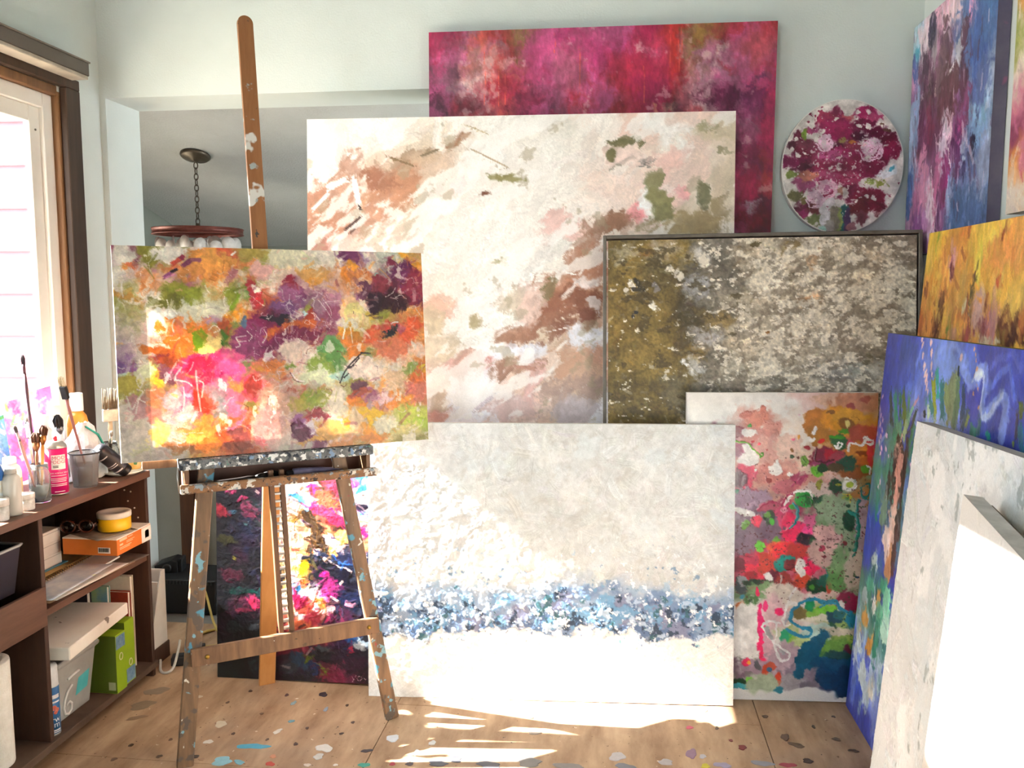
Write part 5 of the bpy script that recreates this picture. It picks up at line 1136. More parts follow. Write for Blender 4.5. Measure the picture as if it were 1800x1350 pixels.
struct(MB().box(-2.045, -1.978, 3.755, 3.80, 0, 1.30).build('trim_1', mat('brown post', '57381f', .6, scale=12, stretch=(4, 4, .5))), 'dark brown wooden post against the half wall')

# ------------------------------------------------------------------ the paintings
R_ = dict(
 white=dict(b=(-.847,2.793,0),a=.057,l=.075,r=.003,w=1.264,h=.963),
 pink=dict(b=(-1.16,3.06,0),a=.032,l=.062,r=.001,w=1.588,h=2.066),
 gold=dict(b=(-.012,2.955,0),a=.008,l=.085,r=.011,w=1.049,h=1.601),
 colour=dict(b=(.259,2.911,0),a=.046,l=.06,r=.008,w=.64,h=1.07),
 red=dict(b=(-.724,3.297,1.25),a=0,l=.004,r=-.004,w=1.289,h=1.146),
 dark=dict(b=(-1.443,2.87,0),a=-.008,l=.085,r=.013,w=.6,h=1.0),
 easel=dict(b=(-1.401,2.256,.922),a=.592,l=.085,r=-.002,w=.94,h=.624),
 blue=dict(b=(.802,2.925,0),a=-1.563,l=.067,r=.002,w=1.02,h=1.282),
 orange=dict(b=(.90,2.946,0),a=-1.564,l=.066,r=-.003,w=.95,h=1.605),
 lilac=dict(b=(1.052,3.33,1.545),a=-1.5708,l=0,r=0,w=.70,h=.81),
 panel1=dict(b=(.70,2.324,0),a=-1.563,l=.088,r=.021,w=.9,h=1.075),
 panel2=dict(b=(.64,1.856,0),a=-1.755,l=.084,r=0,w=.7,h=.993),
 panel3=dict(b=(.678,1.849,0),a=-1.755,l=.084,r=0,w=.7,h=.975),
 hung=dict(b=(1.05,2.503,1.62),a=-1.5708,l=0,r=0,w=.6,h=.78),
)
PAINT = paint_material('acrylic paint', 0.5)
GLOSS = paint_material('glossy acrylic paint', 0.32, coat=0.15)
THIN = paint_material('thin paint on backlit canvas', 0.4, translucent=0.15)
PRIMED = mat('primed canvas edge', 'e6e3dc', 0.7, alt='dcd8d0', scale=14, spots=[('b9b4aa', 40, .72)])

# white and blue seascape abstraction
A = Art(1.264, .963, 2.8, 11, 'd8d6d1')
A.C[:] = hexcol('cfd2d2') + (A.noise(300, 3)[..., None] - .5) * 16
A.dabs(1800, 60, 24, -30, 60, 5, .6, ('e2e2df', 'dce3e6', 'cbc9c4'), rel=.8, pick=4)
A.flecks('e9eaea', 120, .58, .45, edge=.25, octv=5)
A.flecks('d2dde3', 110, .66, .45, edge=.2, octv=5)
A.flecks('b9b6b0', 40, .74, .35, edge=.1, octv=5, ang=-30, ax=1.6)
band = 715 + (A.noise(330, 3) - .5) * 40
ragged = (A.noise(110, 6) - .5) * 80
top = band - 165 + (A.noise(170, 6) - .5) * 130
lo = np.clip((band + 20 + ragged - A.Y) / 8, 0, 1)
hi = np.clip((A.Y - (band - 350)) / 240, 0, 1)
bm_ = np.clip((A.Y - top) / 60, 0, 1) * lo
A.flecks('f1f3f3', 60, .50, .85, hi * (1 - bm_), octv=6, edge=.12, rel=.8)
A.flecks('a3c2d8', 40, .66, .7, hi * lo, octv=6, edge=.1)
A.flecks('6f8fb0', 26, .76, .8, hi * lo, octv=5, edge=.08)
A.lay((slice(None), slice(None)), (bm_ * .92).astype(np.float32), hexcol('8fa5c2'), .5)
core = bm_ * np.clip((A.Y - top - 35) / 60, 0, 1)
A.flecks('6d88b0', 90, .40, .8, bm_, ax=1.5, octv=6, edge=.2)
A.flecks('7d819f', 100, .48, .85, core, octv=6, edge=.15)
A.flecks('4a6890', 60, .50, .8, core, ax=1.4, octv=6, edge=.12)
A.flecks('6aa0c8', 50, .62, .75, bm_, octv=6, edge=.1)
A.flecks('24384f', 30, .62, .9, core, octv=6, edge=.07)
A.flecks('2f5f68', 30, .72, .85, core, octv=5, edge=.07)
A.flecks('b9cce0', 26, .68, .85, bm_, octv=6, edge=.07, rel=.9)
A.flecks('f4f7f9', 20, .74, 1, np.clip(hi * lo * 1.1, 0, 1), octv=5, edge=.06, rel=1.2)
low = np.clip((A.Y - band - 20 - ragged) / 8, 0, 1)
A.lay((slice(None), slice(None)), (low * .98).astype(np.float32), hexcol('f0f0ee'), .4)
near = low * np.clip(1 - (A.Y - band - ragged - 20) / 60, 0, 1)
A.flecks('7fc4d2', 20, .76, .9, near, octv=4)
A.flecks('55688a', 18, .76, .9, near, octv=4)
A.dabs(600, 70, 26, 0, 50, 3, .5, box=(0, 765, 1264, 963), rel=.7, pick=3)
A.mottle(14, .04, 4, rel=.5)
canvas('sea_painting', 'wide white painting with a blue textured band standing at the front on the floor', R_['white'], A, PAINT, PRIMED, .04, .8)

# blush, terracotta and white abstraction
A = Art(1.588, 2.066, 4.3, 12, 'efe9e2')
pal = dict(w='efeae3', W='f4f2ee', c='ecdfd2', p='e8cdc0', s='c79e85', t='d2c3ad', P='ebc6c0', l='e6e6ee', o='b3a88a', g='dcd7d0')
A.chart(['WwwwccwwwgcwppwcT'.replace('T', 't'), 'Wwccttwwwwwwccwpc', 'wscsstcwwwwwpcPpct', 'sspstccwwwwwcpPpct', 'sspttpwwwwwwccPotc', 'spPppwwwwwgwptPooc', 'wpcwwwwwWWwcptsttc', 'cwwwwwwwWwwttsswcc', 'cwwwpwwWwctsssswwc', 'ccwpctwwcsssssgwww', 'ctcptlllpsssgllwww', 'tpcpplllppptllwwww',
         'tppllllpppttlwwwww', 'wwpllllpptttlwwwww', 'wwwwccwwwwccwwwwww', 'wwcwwwwwccwwwwwwww', 'wwwwwcwwwwwwwwcwww', 'wwwwwwwwwwwwwwwwww', 'wwwcwwwwwcwwwwwwww', 'wwwwwwwwwwwwwwwwww', 'wwwwwwwwwwwwwwwwww', 'wwwwwwwwwwwwwwwwww'], pal, warp=.5, hard=.05)
A.dabs(420, 170, 60, -38, 35, 4, .55, ('f6f4f0', 'f1ece5'), (0, 0, 1588, 1200), pick=25)
A.ops(ART['pink'])
A.smear(38, 160, 6, -40, 1.5, .8)
A.dabs(260, 110, 34, -40, 40, 5, .55, ('f7f5f2', 'f2ebe4'), (0, 0, 1588, 1200), pick=14)
A.ops([o[:9] + (o[9] * .75,) for o in ART['pink'] if o[0] == 'b'])
A.smear(22, 80, 6, -40, 1.6, .7)
A.flecks('f5f2ee', 130, .63, .75, ang=-40, ax=1.8, ay=.7, octv=6, edge=.06)
A.flecks('a3977c', 80, .76, .5, np.clip(A.N1 * 1.4, 0, 1), ang=-30, ax=1.4, octv=6, edge=.06)
A.ops([o for o in ART['pink'] if o[0] == 's'] + [o for o in ART['pink'] if o[0] == 'b' and o[6] in ('8e8656', '6a3c26', '6e6a44', '6c6846', '716c4c', '7a785c', '8f8a5e', '86825a')])
A.mottle(40, .035, 6, ang=-40, ax=2, rel=.5)
canvas('blush_painting', 'very large blush, white and terracotta abstract painting leaning on the back wall', R_['pink'], A, PAINT, PRIMED, .04, 1.0)

# crimson abstraction
A = Art(1.289, 1.146, 4.2, 13, 'a02850')
pal = dict(m='98234c', p='b2507e', r='9a2836', o='b04c48', k='5c1636', g='8a6074', y='7a603c', w='c09c9e')
A.chart(['mgoryppmppmmryrpr', 'pgwoomppprmmrwgpm', 'prrompmrprmmrwpgm', 'kmrokppgrmrmkkkkm', 'kmrrmmkrmkrmmpmpk', 'mkrmmkrmkmrmmgpmk', 'rmkmrmkmmrkmrrppr', 'rrkmrmkmmrkmorrmr', 'rmkmrmkmmrkmrokmk'], pal, warp=.6, hard=.0)
A.ops([o for o in ART['red'] if o[0] == 'b'])
A.smear(40, 130, 6)
A.dabs(420, 80, 26, 75, 40, 7, .4, ('b85a84', '741838'), rel=.25, pick=20)
A.smear(10, 40, 5, 0, .8, 1.6)
A.ops([o for o in ART['red'] if o[0] == 'l'])
A.mottle(60, .22, 6, .8, 1.5)
A.mottle(12, .12, 4, .7, 1.8)
A.flecks('d8b4b4', 60, .80, .5, octv=6, edge=.08)
canvas('crimson_painting', 'large crimson and magenta painting hung highest on the back wall', R_['red'], A, GLOSS, mat('crimson canvas edge', '8a1f40', .6, scale=9), .045, .8)

# gold and beige textured painting
A = Art(1.049, 1.601, 3.1, 14, '8a7c5c')
pal = dict(G='7c6836', d='574a2c', k='736d62', b='9d907c', c='c4bba8', l='a09f98')
A.chart(['GGbGkkbcbbcbbb', 'GGGdkkbcbcccbb', 'GGGdkbcbbcccbb', 'GGGdkbccbbcbbb', 'GGGdkkccbcbblb', 'GGdGkkbcbcblbl', 'GGdkkkbcbbblll', 'GGGdkkkbbkkklk', 'dGGddkkkkkkkkk', 'dGGddkkkkkkkkk', 'dGGddkkkkkkkkk', 'ddGddkkkkkkkkk', 'ddGddkkkkkkkkk'], pal, warp=.7, hard=.0)
A.ops(ART['gold'])
A.smear(30, 90, 6)
right = np.clip((A.X - 200) / 380, 0.10, 1) * np.clip((1000 - A.Y) / 350, 0.2, 1)
A.dabs(1500, 26, 8, -15, 60, 12, .5, ('cfc6b2', '5e5030'), (0, 0, 1049, 1100), pick=12)
A.mottle(70, .25, 6, 1.3, 1)
A.flecks('7a7062', 46, .50, .7, right, ax=1.4, ang=-20, octv=6, edge=.08)
A.flecks('d6cdbb', 52, .54, .85, right, ax=1.4, ang=-20, octv=6, edge=.06, rel=.6)
A.flecks('857a6a', 30, .62, .7, right, ax=1.4, ang=-20, octv=6, edge=.06)
A.flecks('ded6c6', 26, .66, .9, np.clip(right + .12, 0, 1), ax=1.6, octv=6, edge=.05, rel=.6)
A.flecks('e8e0d0', 16, .76, .9, np.clip(right + .5, 0, 1), ax=1.7, octv=5, edge=.05, rel=.7)
A.flecks('463c24', 40, .70, .7, np.clip(1.15 - right, 0, 1), ax=1.6, octv=6, edge=.06)
A.mottle(8, .16, 3, rel=.5)
for o in ART['gold'][-11:]:
    A.blob(o[1], o[2], o[3] * .6, o[4] * .6, o[5], o[6], 1.2, .1, .9)
gp = canvas('gold_painting', 'framed gold and beige flecked painting with a thin grey frame', R_['gold'], A, PAINT, mat('olive canvas edge', '6a6048', .7), .036, 1.2)
FRAME = mat('grey float frame', '6d675e', .5, alt='58534b', scale=20)
W_, H_ = 1.049, 1.601
for x0, x1, z0, z1 in ((-.018, -.006, -.0, H_ + .018), (W_ + .006, W_ + .018, -.0, H_ + .018), (-.006, W_ + .006, H_ + .006, H_ + .018)):
    MB().box(x0, x1, -.006, .05, z0, z1).build('float_frame', FRAME, gp, .0015)

# bright flower abstraction
A = Art(.64, 1.07, 2.4, 15, 'dedad5')
pal = dict(w='dedad5', p='cfb0aa', s='c48a7c', c='d8c8ba', a='bf8236', r='b8405a', R='cc3048', m='8a2a4c', v='7d6274', g='7f9676', G='5c7a54', o='a86a34', l='94b060', b='164e68', t='b89a80')
A.chart(['wwwwppt', 'wwscwoa', 'wmscwar', 'rrssspg', 'vrvsmgo', 'vvvmpgG', 'mvrrrpG', 'grRrrpG', 'wgGcwpg', 'wwwpcll', 'wwpwllb', 'gvgvvvb', 'wwwwwwb'], pal, warp=.6, hard=.25)
A.ops(ART['colour'])
A.smear(4, 26, 3)
A.mottle(60, .08, 4)
A.flecks('5a2a30', 9, .84, .8, np.clip((A.Y - 180) / 200, 0, 1) * np.clip((760 - A.Y) / 100, 0, 1))
A.flecks('2a4a2c', 10, .85, .8, np.clip((A.X - 380) / 150, 0, 1) * np.clip((A.Y - 280) / 100, 0, 1) * np.clip((900 - A.Y) / 100, 0, 1))
A.lay((slice(None), slice(None)), (np.clip((A.Y - 1030 - (A.noise(90, 3) - .5) * 60) / 6, 0, 1) * np.clip((560 - A.X) / 60, 0, 1)).astype(np.float32), hexcol('dcd8d3'), 0)
canvas('flower_painting', 'colourful splashed flower painting with green, red and teal on white', R_['colour'], A, GLOSS, PRIMED, .036, 1.3)

# dark figure painting
A = Art(.60, 1.0, 2.2, 16, '14121e')
pal = dict(k='12111c', n='1a2040', u='3c1632', P='c8386c', w='ecd2ca', o='dc7850', s='e8bc9a', b='3270b0', B='2c1c0e', y='d8a838', t='123a40', r='982038', m='7a3a60')
A.chart(['kuPwwbnn', 'kuPwwPnb', 'rumwbPrb', 'kkuwsBPw', 'kktsBoPw', 'knkssBBo', 'kuksoBnn', 'kkkykunk', 'kPuwonkn', 'ukkroPuk', 'kkturuun', 'tknunrPu'], pal, warp=.6, hard=.3)
A.dabs(500, 60, 18, 20, 40, 10, .7, (), pick=16)
A.ops(ART['dark'][:-4])
A.smear(16, 60, 5)
A.mottle(40, .2, 5)
A.dabs(900, 34, 9, lambda x, y: 25 if y < 500 else -35, 35, 13, .7, ('e8d0c8', '14121e', '2a1840'), (150, 100, 610, 1000), pick=10)
A.dabs(300, 30, 9, 10, 40, 8, .6, ('1c1a2c', '301828'), (0, 100, 160, 1000), pick=10)
A.C *= (.55 + .45 * np.clip((A.X - 110) / 110, 0, 1))[..., None]  # left part darkened in the colours, following the shade there
A.C *= (1 - .35 * np.clip((A.Y - 800) / 80, 0, 1))[..., None]  # foot darkened in the colours too, where the shade falls
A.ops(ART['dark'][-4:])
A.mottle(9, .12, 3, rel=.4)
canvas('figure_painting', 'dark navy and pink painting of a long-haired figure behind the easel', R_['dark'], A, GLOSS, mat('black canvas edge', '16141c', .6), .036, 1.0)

# painting on the easel (sunlight from behind shines through its cloth)
A = Art(.94, .624, 2.2, 17, 'cfc2b0')
pal = dict(w='d9d0c0', g='bdb0a2', p='d2b0a4', o='d4884a', y='cda25c', l='98924a', G='6c8a44', r='b85a3c', m='9a6078', M='6c2244', k='381428', P='d8587a', t='b0bcb0', v='7c5480', c='dcc898', b='b0683a')
A.chart(['mwlwprolcwwwvwty', 'wopmoolwpppoomMo', 'lwwllwGrmmmpwMkM', 'lgwwwgoMvmmwclyo', 'gpwboGoMMbMwcoro', 'vgbmoyGPMwwGGowo', 'vlygPPPopwlGtwwo', 'lgmgPoPprgolymwr', 'ggggPropplGwomol', 'gggooPogpMwcoyyl', 'gggyorrpgMpoyyll'], pal, warp=.6, hard=.25)
A.dabs(700, 50, 18, -40, 60, 10, .7, ('dcd4c6',), pick=16)
A.ops([o for o in ART['easel'] if o[0] == 'b'])
A.smear(22, 70, 6)
A.dabs(900, 26, 9, -50, 60, 11, .5, ('e0d8cc', 'd8a08c'), pick=9)
A.smear(6, 24, 5)
A.dabs(500, 34, 7, -35, 60, 12, .6, ('e6dccf', '8a3a54', 'e0a050'), pick=8)
A.mottle(90, .12, 4)
A.ops([o for o in ART['easel'] if o[0] != 'b'])
A.squiggles(90, 30, 2.6, ('e2dacf', 'd8ccc0', 'cfc0b8'))
A.squiggles(60, 24, 2.4, ('e4d8d4', 'd8c4cc'), (380, 130, 620, 400))
A.squiggles(26, 22, 2.4, ('4a1a34', '6a3020'), (300, 60, 940, 500))
A.flecks('e2dacf', 60, .77, .7, np.clip(A.noise(150, 2) * 1.6 - .3, 0, 1), octv=6, edge=.05, ax=.8, ay=1.3)
A.mottle(9, .06, 2, rel=.5)
ec = canvas('easel_painting', 'orange, plum and green abstract painting resting on the wooden easel', R_['easel'], A, THIN, PRIMED, .022, .9, open_back=True)
MB().box(.445, .50, .004, .018, .05, .575).build('cross_brace', STRETCH, ec)

# blue garden painting
A = Art(1.02, 1.282, 3.3, 18, '3448b8')
pal = dict(b='3346b8', d='2532a0', l='5f7ee0', s='8aa4e8', g='4a8a78', t='2a6a70', w='b4c8dc')
A.chart(['bdblbbdbb', 'dblslbdbb', 'blbsslbdb', 'bgbggslbd', 'gggtgglsb', 'gggtgtbsb', 'bbgttbbdb', 'bbbbddbbb', 'btbbbdbbb', 'gtbbbbbbb', 'wgtbbbbbb', 'lwwgbbbbb', 'blwlbbbbb', 'bbblbbbbb'], pal, warp=.6, hard=.2)
A.dabs(700, 90, 26, lambda x, y: -50 if y < 400 else 80, 25, 9, .6, ('5a74d4',), pick=20)
A.ops(ART['blue'])
A.smear(10, 50, 5, 0, .7, 1.6)
A.mottle(50, .16, 5, .6, 1.8)
A.dabs(500, 46, 10, 75, 25, 12, .55, ('c4d4e4',), (0, 250, 900, 1282), pick=10)
canvas('garden_painting', 'ultramarine blue garden painting with green leaves leaning at the right wall', R_['blue'], A, GLOSS, mat('green canvas edge', '5c6a34', .6), .04, 1.2)

# orange and gold painting
A = Art(.95, 1.605, 4.0, 19, 'd89a48')
pal = dict(o='d8924a', y='deb850', r='c87a40', b='5c2c20', p='cc9a90', g='8c8a3c')
A.chart(['yyoyyoyyo', 'oyoroyoro', 'oooyooyoo', 'rooyopoor', 'bobopbrbb', 'bbpbbgbbb', 'bbbpbgbbb', 'gbbbbbbbb', 'ggbbbbbbb', 'bbbbbbbbb', 'bbbbbbbbb'], pal, warp=.6, hard=.2)
A.ops(ART['orange'])
A.smear(22, 70, 6, 0, .7, 1.6)
A.mottle(40, .15, 6, .6, 1.8)
A.dabs(800, 60, 14, 82, 22, 12, .6, ('e8cc70', '7a3a24'), (0, 0, 900, 700), pick=12)
canvas('orange_painting', 'orange and gold painting half hidden behind the blue garden painting', R_['orange'], A, PAINT, mat('ochre canvas edge', 'b8893c', .6), .036, 1.0)

# lilac painting on the right wall
A = Art(.70, .81, 3.0, 20, 'a890b8')
pal = dict(p='c898b4', b='5a74a8', l='a4b4cc', m='6a3a58', w='d8c8d4', v='8a5c88')
A.chart(['lwpwbbb', 'wmpmbbb', 'vmmwbbb', 'pmmmvbl', 'vmmmvll', 'lvmvvll', 'pvwmbll', 'ppwvbbb', 'ppvvbbb'], pal, warp=.6, hard=.2)
A.ops(ART['lilac'])
A.smear(18, 60, 6, 0, .7, 1.6)
A.mottle(40, .18, 6, .6, 1.8)
A.dabs(700, 46, 12, 82, 18, 12, .6, ('dcc8d8', '4a2c48'), pick=10)
canvas('lilac_painting', 'lilac, blue and plum painting hung on the right wall near the corner', R_['lilac'], A, PAINT,
       mat('grey lilac canvas edge', '6f6878', .6, alt='57506a', scale=7, spots=[('8a5c78', 9, .66)]), .036, 1.2)

# neighbour of the lilac painting, cut by the picture edge
A = Art(.6, .78, 4.0, 21, 'd0a080')
pal = dict(p='cc7a90', o='d8904a', w='e0d0c0', g='9aa050', r='b03a40', m='8a3c5c', y='d8bc60')
A.chart(['gpwpow', 'pwopyo', 'oywpwp', 'gwyopw', 'wgwmyo', 'pwmwrw', 'mpwopy', 'oprwgp', 'worpwo'], pal, warp=.6, hard=.2)
A.dabs(500, 40, 12, 70, 40, 14, .7, ('e8dccc', 'b84050'), pick=12)
canvas('floral_painting', 'pink and orange painting cut by the right picture edge, hung on the right wall', R_['hung'], A, PAINT, PRIMED, .04, 1.0)

# pale textured canvas and plain white canvas at the right
A = Art(.9, 1.075, 3.6, 22, 'dcdad6')
A.C[:] = hexcol('d8dcdd') + (A.noise(200, 3)[..., None] - .5) * 18
mid = np.clip((A.X - 60) / 120, 0, 1)
A.dabs(800, 60, 20, 60, 40, 5, .8, ('eceeee', 'd0dce0'), rel=.9, pick=4)
A.flecks('d3dde0', 140, .55, .7, mid, ay=1.6, octv=6, edge=.2)
A.flecks('f1f3f3', 90, .56, .7, mid, ay=1.4, rel=.8, octv=6, edge=.15)
A.flecks('8f9a9a', 40, .76, .7, mid * np.clip(A.noise(160, 2) * 1.6 - .2, 0, 1), ay=1.8, octv=6, rel=.5)
canvas('pale_canvas', 'pale grey-white textured canvas leaning in front of the blue garden painting', R_['panel1'], A, PAINT, mat('grey canvas edge', 'b4b1ac', .7), .04, 1.6)
A = Art(.7, .993, 6.0, 23, 'e8e6e1')
A.dabs(250, 60, 24, 70, 40, 3, .6, rel=.5, pick=3)
canvas('blank_canvas', 'plain white sunlit canvas nearest at the right edge', R_['panel2'], A, PAINT, mat('canvas edge', 'cfccc6', .7), .036, 1.0)
A = Art(.7, .975, 12.0, 24, '8a7f70')
canvas('brown_canvas', 'narrow brown edged panel sandwiched behind the plain white canvas', R_['panel3'], A, PAINT, mat('brown panel edge', '6f6353', .7, scale=20), .018, 1.0)

# oval flower painting
A = Art(.43, .482, 1.7, 25, 'd3cdc8')
A.ops(ART['oval'])
A.smear(7, 26, 5)
A.mottle(30, .2, 5)
A.flecks('7a1c40', 9, .83, .8, np.clip(1.6 - np.hypot(A.X - 215, A.Y - 230) / 130, 0, 1))
A.flecks('dccfd0', 10, .80, .8, np.clip(1.9 - np.hypot(A.X - 215, A.Y - 230) / 110, 0, 1))
ov = thing('oval_painting', 'oval white painting of a crimson bouquet hung on the back wall', 'painting', group='stretched canvases in the studio')
ov.location = (.60 + .215, 3.31, 1.629 + .241)
ov.rotation_euler = (-.01, math.radians(2), 0)
keep = ((A.X - 215) / 213) ** 2 + ((A.Y - 241) / 239) ** 2 <= 1.0
me = A.mesh('paint_layer', GLOSS, 1.0, keep)
me.transform(Matrix.Translation((-.215, 0, -.241)))
link('paint_layer', me, ov)
b = MB()
n = 72
ring = [(.215 * math.cos(2 * math.pi * i / n), .241 * math.sin(2 * math.pi * i / n)) for i in range(n)]
b.prism(ring, 0.0004, .036)
b.build('canvas', PRIMED, ov)

# ------------------------------------------------------------------ easel
EW = mat('easel wood', '8f6a4a', 0.55, alt='6a4c36', scale=7, stretch=(6, 6, .6), bump=.05,
         spots=[('5a4632', 26, .68), ('d9d2c6', 55, .715), ('3f2f24', 70, .72)])
EWB = mat('easel wood with blue paint', '8c6a4c', 0.55, alt='67503c', scale=7, stretch=(6, 6, .6), bump=.05,
          spots=[('5d5046', 16, .58), ('4f8aa0', 15, .60), ('7aa6b4', 26, .635), ('9a4440', 30, .70), ('d8d2c6', 44, .68)])
EWP = mat('bare pine leg', 'c98f55', 0.5, alt='bd8248', scale=6, stretch=(6, 6, .5))
CRUST = mat('paint crusted bar', '8a8a88', 0.6, alt='3b4248', scale=42, bump=.6, bscale=70,
            spots=[('dfe0de', 60, .55), ('27303c', 55, .57), ('5f7f74', 48, .64), ('7c95b4', 50, .63)])
CRUST2 = mat('paint spotted bar', '9a6f4a', 0.6, alt='7b5538', scale=20, bump=.3, bscale=60,
             spots=[('cfc8be', 42, .56), ('6a5a50', 36, .58), ('3a2c26', 50, .61), ('8a97a0', 44, .63)])
STEEL = mat('ratchet steel', 'b9b9b6', 0.3, metal=.9, var=.2)
BRASS = mat('brass screw', 'b08a3c', 0.35, metal=.8, var=.2)

es = thing('easel', 'tall paint-splattered wooden studio easel holding the orange and plum painting', 'easel', (-.993, 2.466, 0), math.radians(34))
ly = lambda z: .0875 * z                               # the frame leans back
cx = lambda z: -.009 - .0193 * (z - .35)
def leg(x0, x1, z1, wx, m):
    MB().bar((x0, ly(.0), .0), (x1, ly(z1), z1), wx, .022, (0, -1, .0875)).build('leg', m, es, .003)
leg(-.325, -.222, .90, .047, EWB)
leg(.325, .179, .90, .044, EWB)
MB().bar((.004, .45, 0), (-.014, .112, 1.02), .056, .018, (0, -1, -.3)).build('rear_leg', EWP, es, .002)
cb = MB().bar((-.295, ly(.33) - .022, .328), (.285, ly(.33) - .022, .328), .02, .052, (0, .0875, 1)).build('crossbar', EW, es, .002)
for x in (-.25, .25):
    MB().lathe([(.007, 0), (.006, .003), (0, .004)], 12, M=Matrix.Translation((x, ly(.33) - .033, .328)) @ Matrix.Rotation(math.pi / 2, 4, 'X')).build('screw', BRASS, cb)
# sliding mast with rounded head
m = MB()
prof = []
wz = .0232
top = 2.235
pts = [(cx(.93) - wz, .93), (cx(.93) + wz, .93), (cx(top) + wz, top)]
pts += [(cx(top) + wz * math.cos(t), top + wz * math.sin(t)) for t in [math.pi * k / 10 for k in range(1, 10)]]
pts += [(cx(top) - wz, top)]
n = len(pts)
vs = [(x, ly(z) + .004, z) for x, z in pts] + [(x, ly(z) + .022, z) for x, z in pts]
m.add(vs, [tuple(range(n)), tuple(range(2 * n - 1, n - 1, -1))] + [(i, i + n, (i + 1) % n + n, (i + 1) % n) for i in range(n)])
m.build('mast', mat('mast wood', '9a683f', 0.5, alt='875732', scale=6, stretch=(6, 6, .5),
                    spots=[('cfccc4', 12, .60), ('9aa09c', 19, .64), ('3c3634', 36, .70)]), es, .001)
# ratchet rails under the tray
for dx in (-.0165, .0165):
    rail = MB().bar((cx(.345) + dx, ly(.345) - .004, .345), (cx(.86) + dx, ly(.86) - .004, .86), .015, .02, (0, -1, .0875)).build('ratchet_rail', mat('rail wood', '7d5535', .55, alt='5e3f28', scale=8, stretch=(6, 6, .6)), es, .001)
for k in range(21):
    z = .36 + k * .0235
    MB().box(cx(z) - .0095, cx(z) + .0095, ly(z) - .011, ly(z) + .004, z, z + .006).build('ratchet_notch', STEEL, rail)
# tray
MB().box(-.304, .285, .028, .108, .889, .919).build('canvas_ledge', CRUST, es, .003)
MB().box(-.304, .292, .012, .034, .822, .848).build('tray_lip', CRUST2, es, .003)
tray = MB().box(-.29, .275, .034, .125, .822, .830).build('tray', EW, es)
MB().box(-.29, .275, .118, .130, .830, .90).build('tray_back', mat('dark tray back', '4a2c20', .6), tray)
for x in (-.29, .262):
    MB().box(x, x + .013, .034, .118, .830, .889).build('tray_side', EW, tray, .001)
MB().tube([(-.309, .018, .902), (-.312, .014, .87), (-.309, .012, .828)], .0025, 6).build('wire_clip', STEEL, es)
MB().box(-.40, -.12, .083, .101, .893, .917).build('canvas_rest', EW, es, .001)

def brush(label, p0, p1, hcol, kind='round', size=.006, fer='bdbab4', bris='6b5b46', blen=.03, hr=.004, group='artist brushes'):
    """p0 handle end, p1 bristle tip"""
    p0, p1 = Vector(p0), Vector(p1)
    L = (p1 - p0).length
    root = thing('paint_brush', label, 'brush', tuple(p0), group=group)
    root.rotation_euler = (p1 - p0).to_track_quat('Z', 'Y').to_euler()
    fl = .03 if kind != 'flat' else .045
    h = L - blen - fl
    MB().lathe([(.0015, 0), (hr * .7, h * .1), (hr, h * .72), (hr * 1.25, h * .86), (hr, h)], 10).build('handle', mat('handle ' + hcol, hcol, .4, var=.2, scale=30), root)
    if kind == 'flat':
        MB().box(-size, size, -.007, .007, h, h + fl).build('ferrule', mat('ferrule ' + fer, fer, .35, metal=.6, scale=40), root, .002)
        b = MB()
        for k in range(18):
            x = -size + 2 * size * (k + .5) / 18
            b.tube([(x * .96, rng.uniform(-.004, .004), h + fl - .002), (x * 1.02 + rng.uniform(-.002, .002), rng.uniform(-.005, .005), L + rng.uniform(-.006, .003))], [size / 12, size / 26], 5)
    else:
        MB().lathe([(hr, 0), (size * .95, fl * .5), (size, fl)], 12, c=(0, 0, h)).build('ferrule', mat('ferrule ' + fer, fer, .3, metal=.8, scale=40), root)
        b = MB()
        for k in range(16):
            a, r = k * 2.4, size * math.sqrt((k + .5) / 16)
            b.tube([(r * math.cos(a), r * math.sin(a), h + fl - .002), (1.25 * r * math.cos(a), 1.25 * r * math.sin(a), h + fl + blen * .55), (.6 * r * math.cos(a), .6 * r * math.sin(a), L - rng.uniform(0, .004))], [size / 4, size / 3.2, size / 9], 5)
    b.build('bristles', mat('bristles ' + bris, bris, .8, var=.4, scale=60), root)
    return root

def E(x, y, z):
    """easel frame to room"""
    a = math.radians(34)
    return (-.993 + x * math.cos(a) - y * math.sin(a), 2.466 + x * math.sin(a) + y * math.cos(a), z)
brush('dark paint brush lying in the easel tray', E(-.24, .075, .836), E(.0, .085, .842), '2a2422', 'round', .011, '3a3836', '1c1a1a', .05, .006, group='brushes in the easel tray')
# paint tube lying in the tray
tb = thing('paint_tube', 'lavender-grey paint tube lying in the easel tray', 'paint tube', E(.035, .07, .845), math.radians(37))
t = MB()
secs = [(0, .014, .014), (.02, .0145, .0145), (.09, .016, .010), (.155, .018, .0015)]
vs, fs = [], []
for x, ry, rz in secs:
    for k in range(14):
        vs.append((x, ry * math.cos(2 * math.pi * k / 14), rz * math.sin(2 * math.pi * k / 14)))
for s in range(3):
    for k in range(14):
        fs.append((s * 14 + k, s * 14 + (k + 1) % 14, (s + 1) * 14 + (k + 1) % 14, (s + 1) * 14 + k))
t.add(vs, fs + [tuple(range(13, -1, -1)), tuple(range(42, 56))], True)
t.build('tube_body', mat('tube lilac', '7f7a98', .35, alt='5a566e', scale=30), tb)
MB().lathe([(.008, 0), (.009, .004), (.009, .018), (.007, .02)], 14, M=Matrix.Translation((-.02, 0, 0)) @ Matrix.Rotation(math.pi / 2, 4, 'Y')).build('cap', mat('tube cap', '1d1b1c', .4), tb)

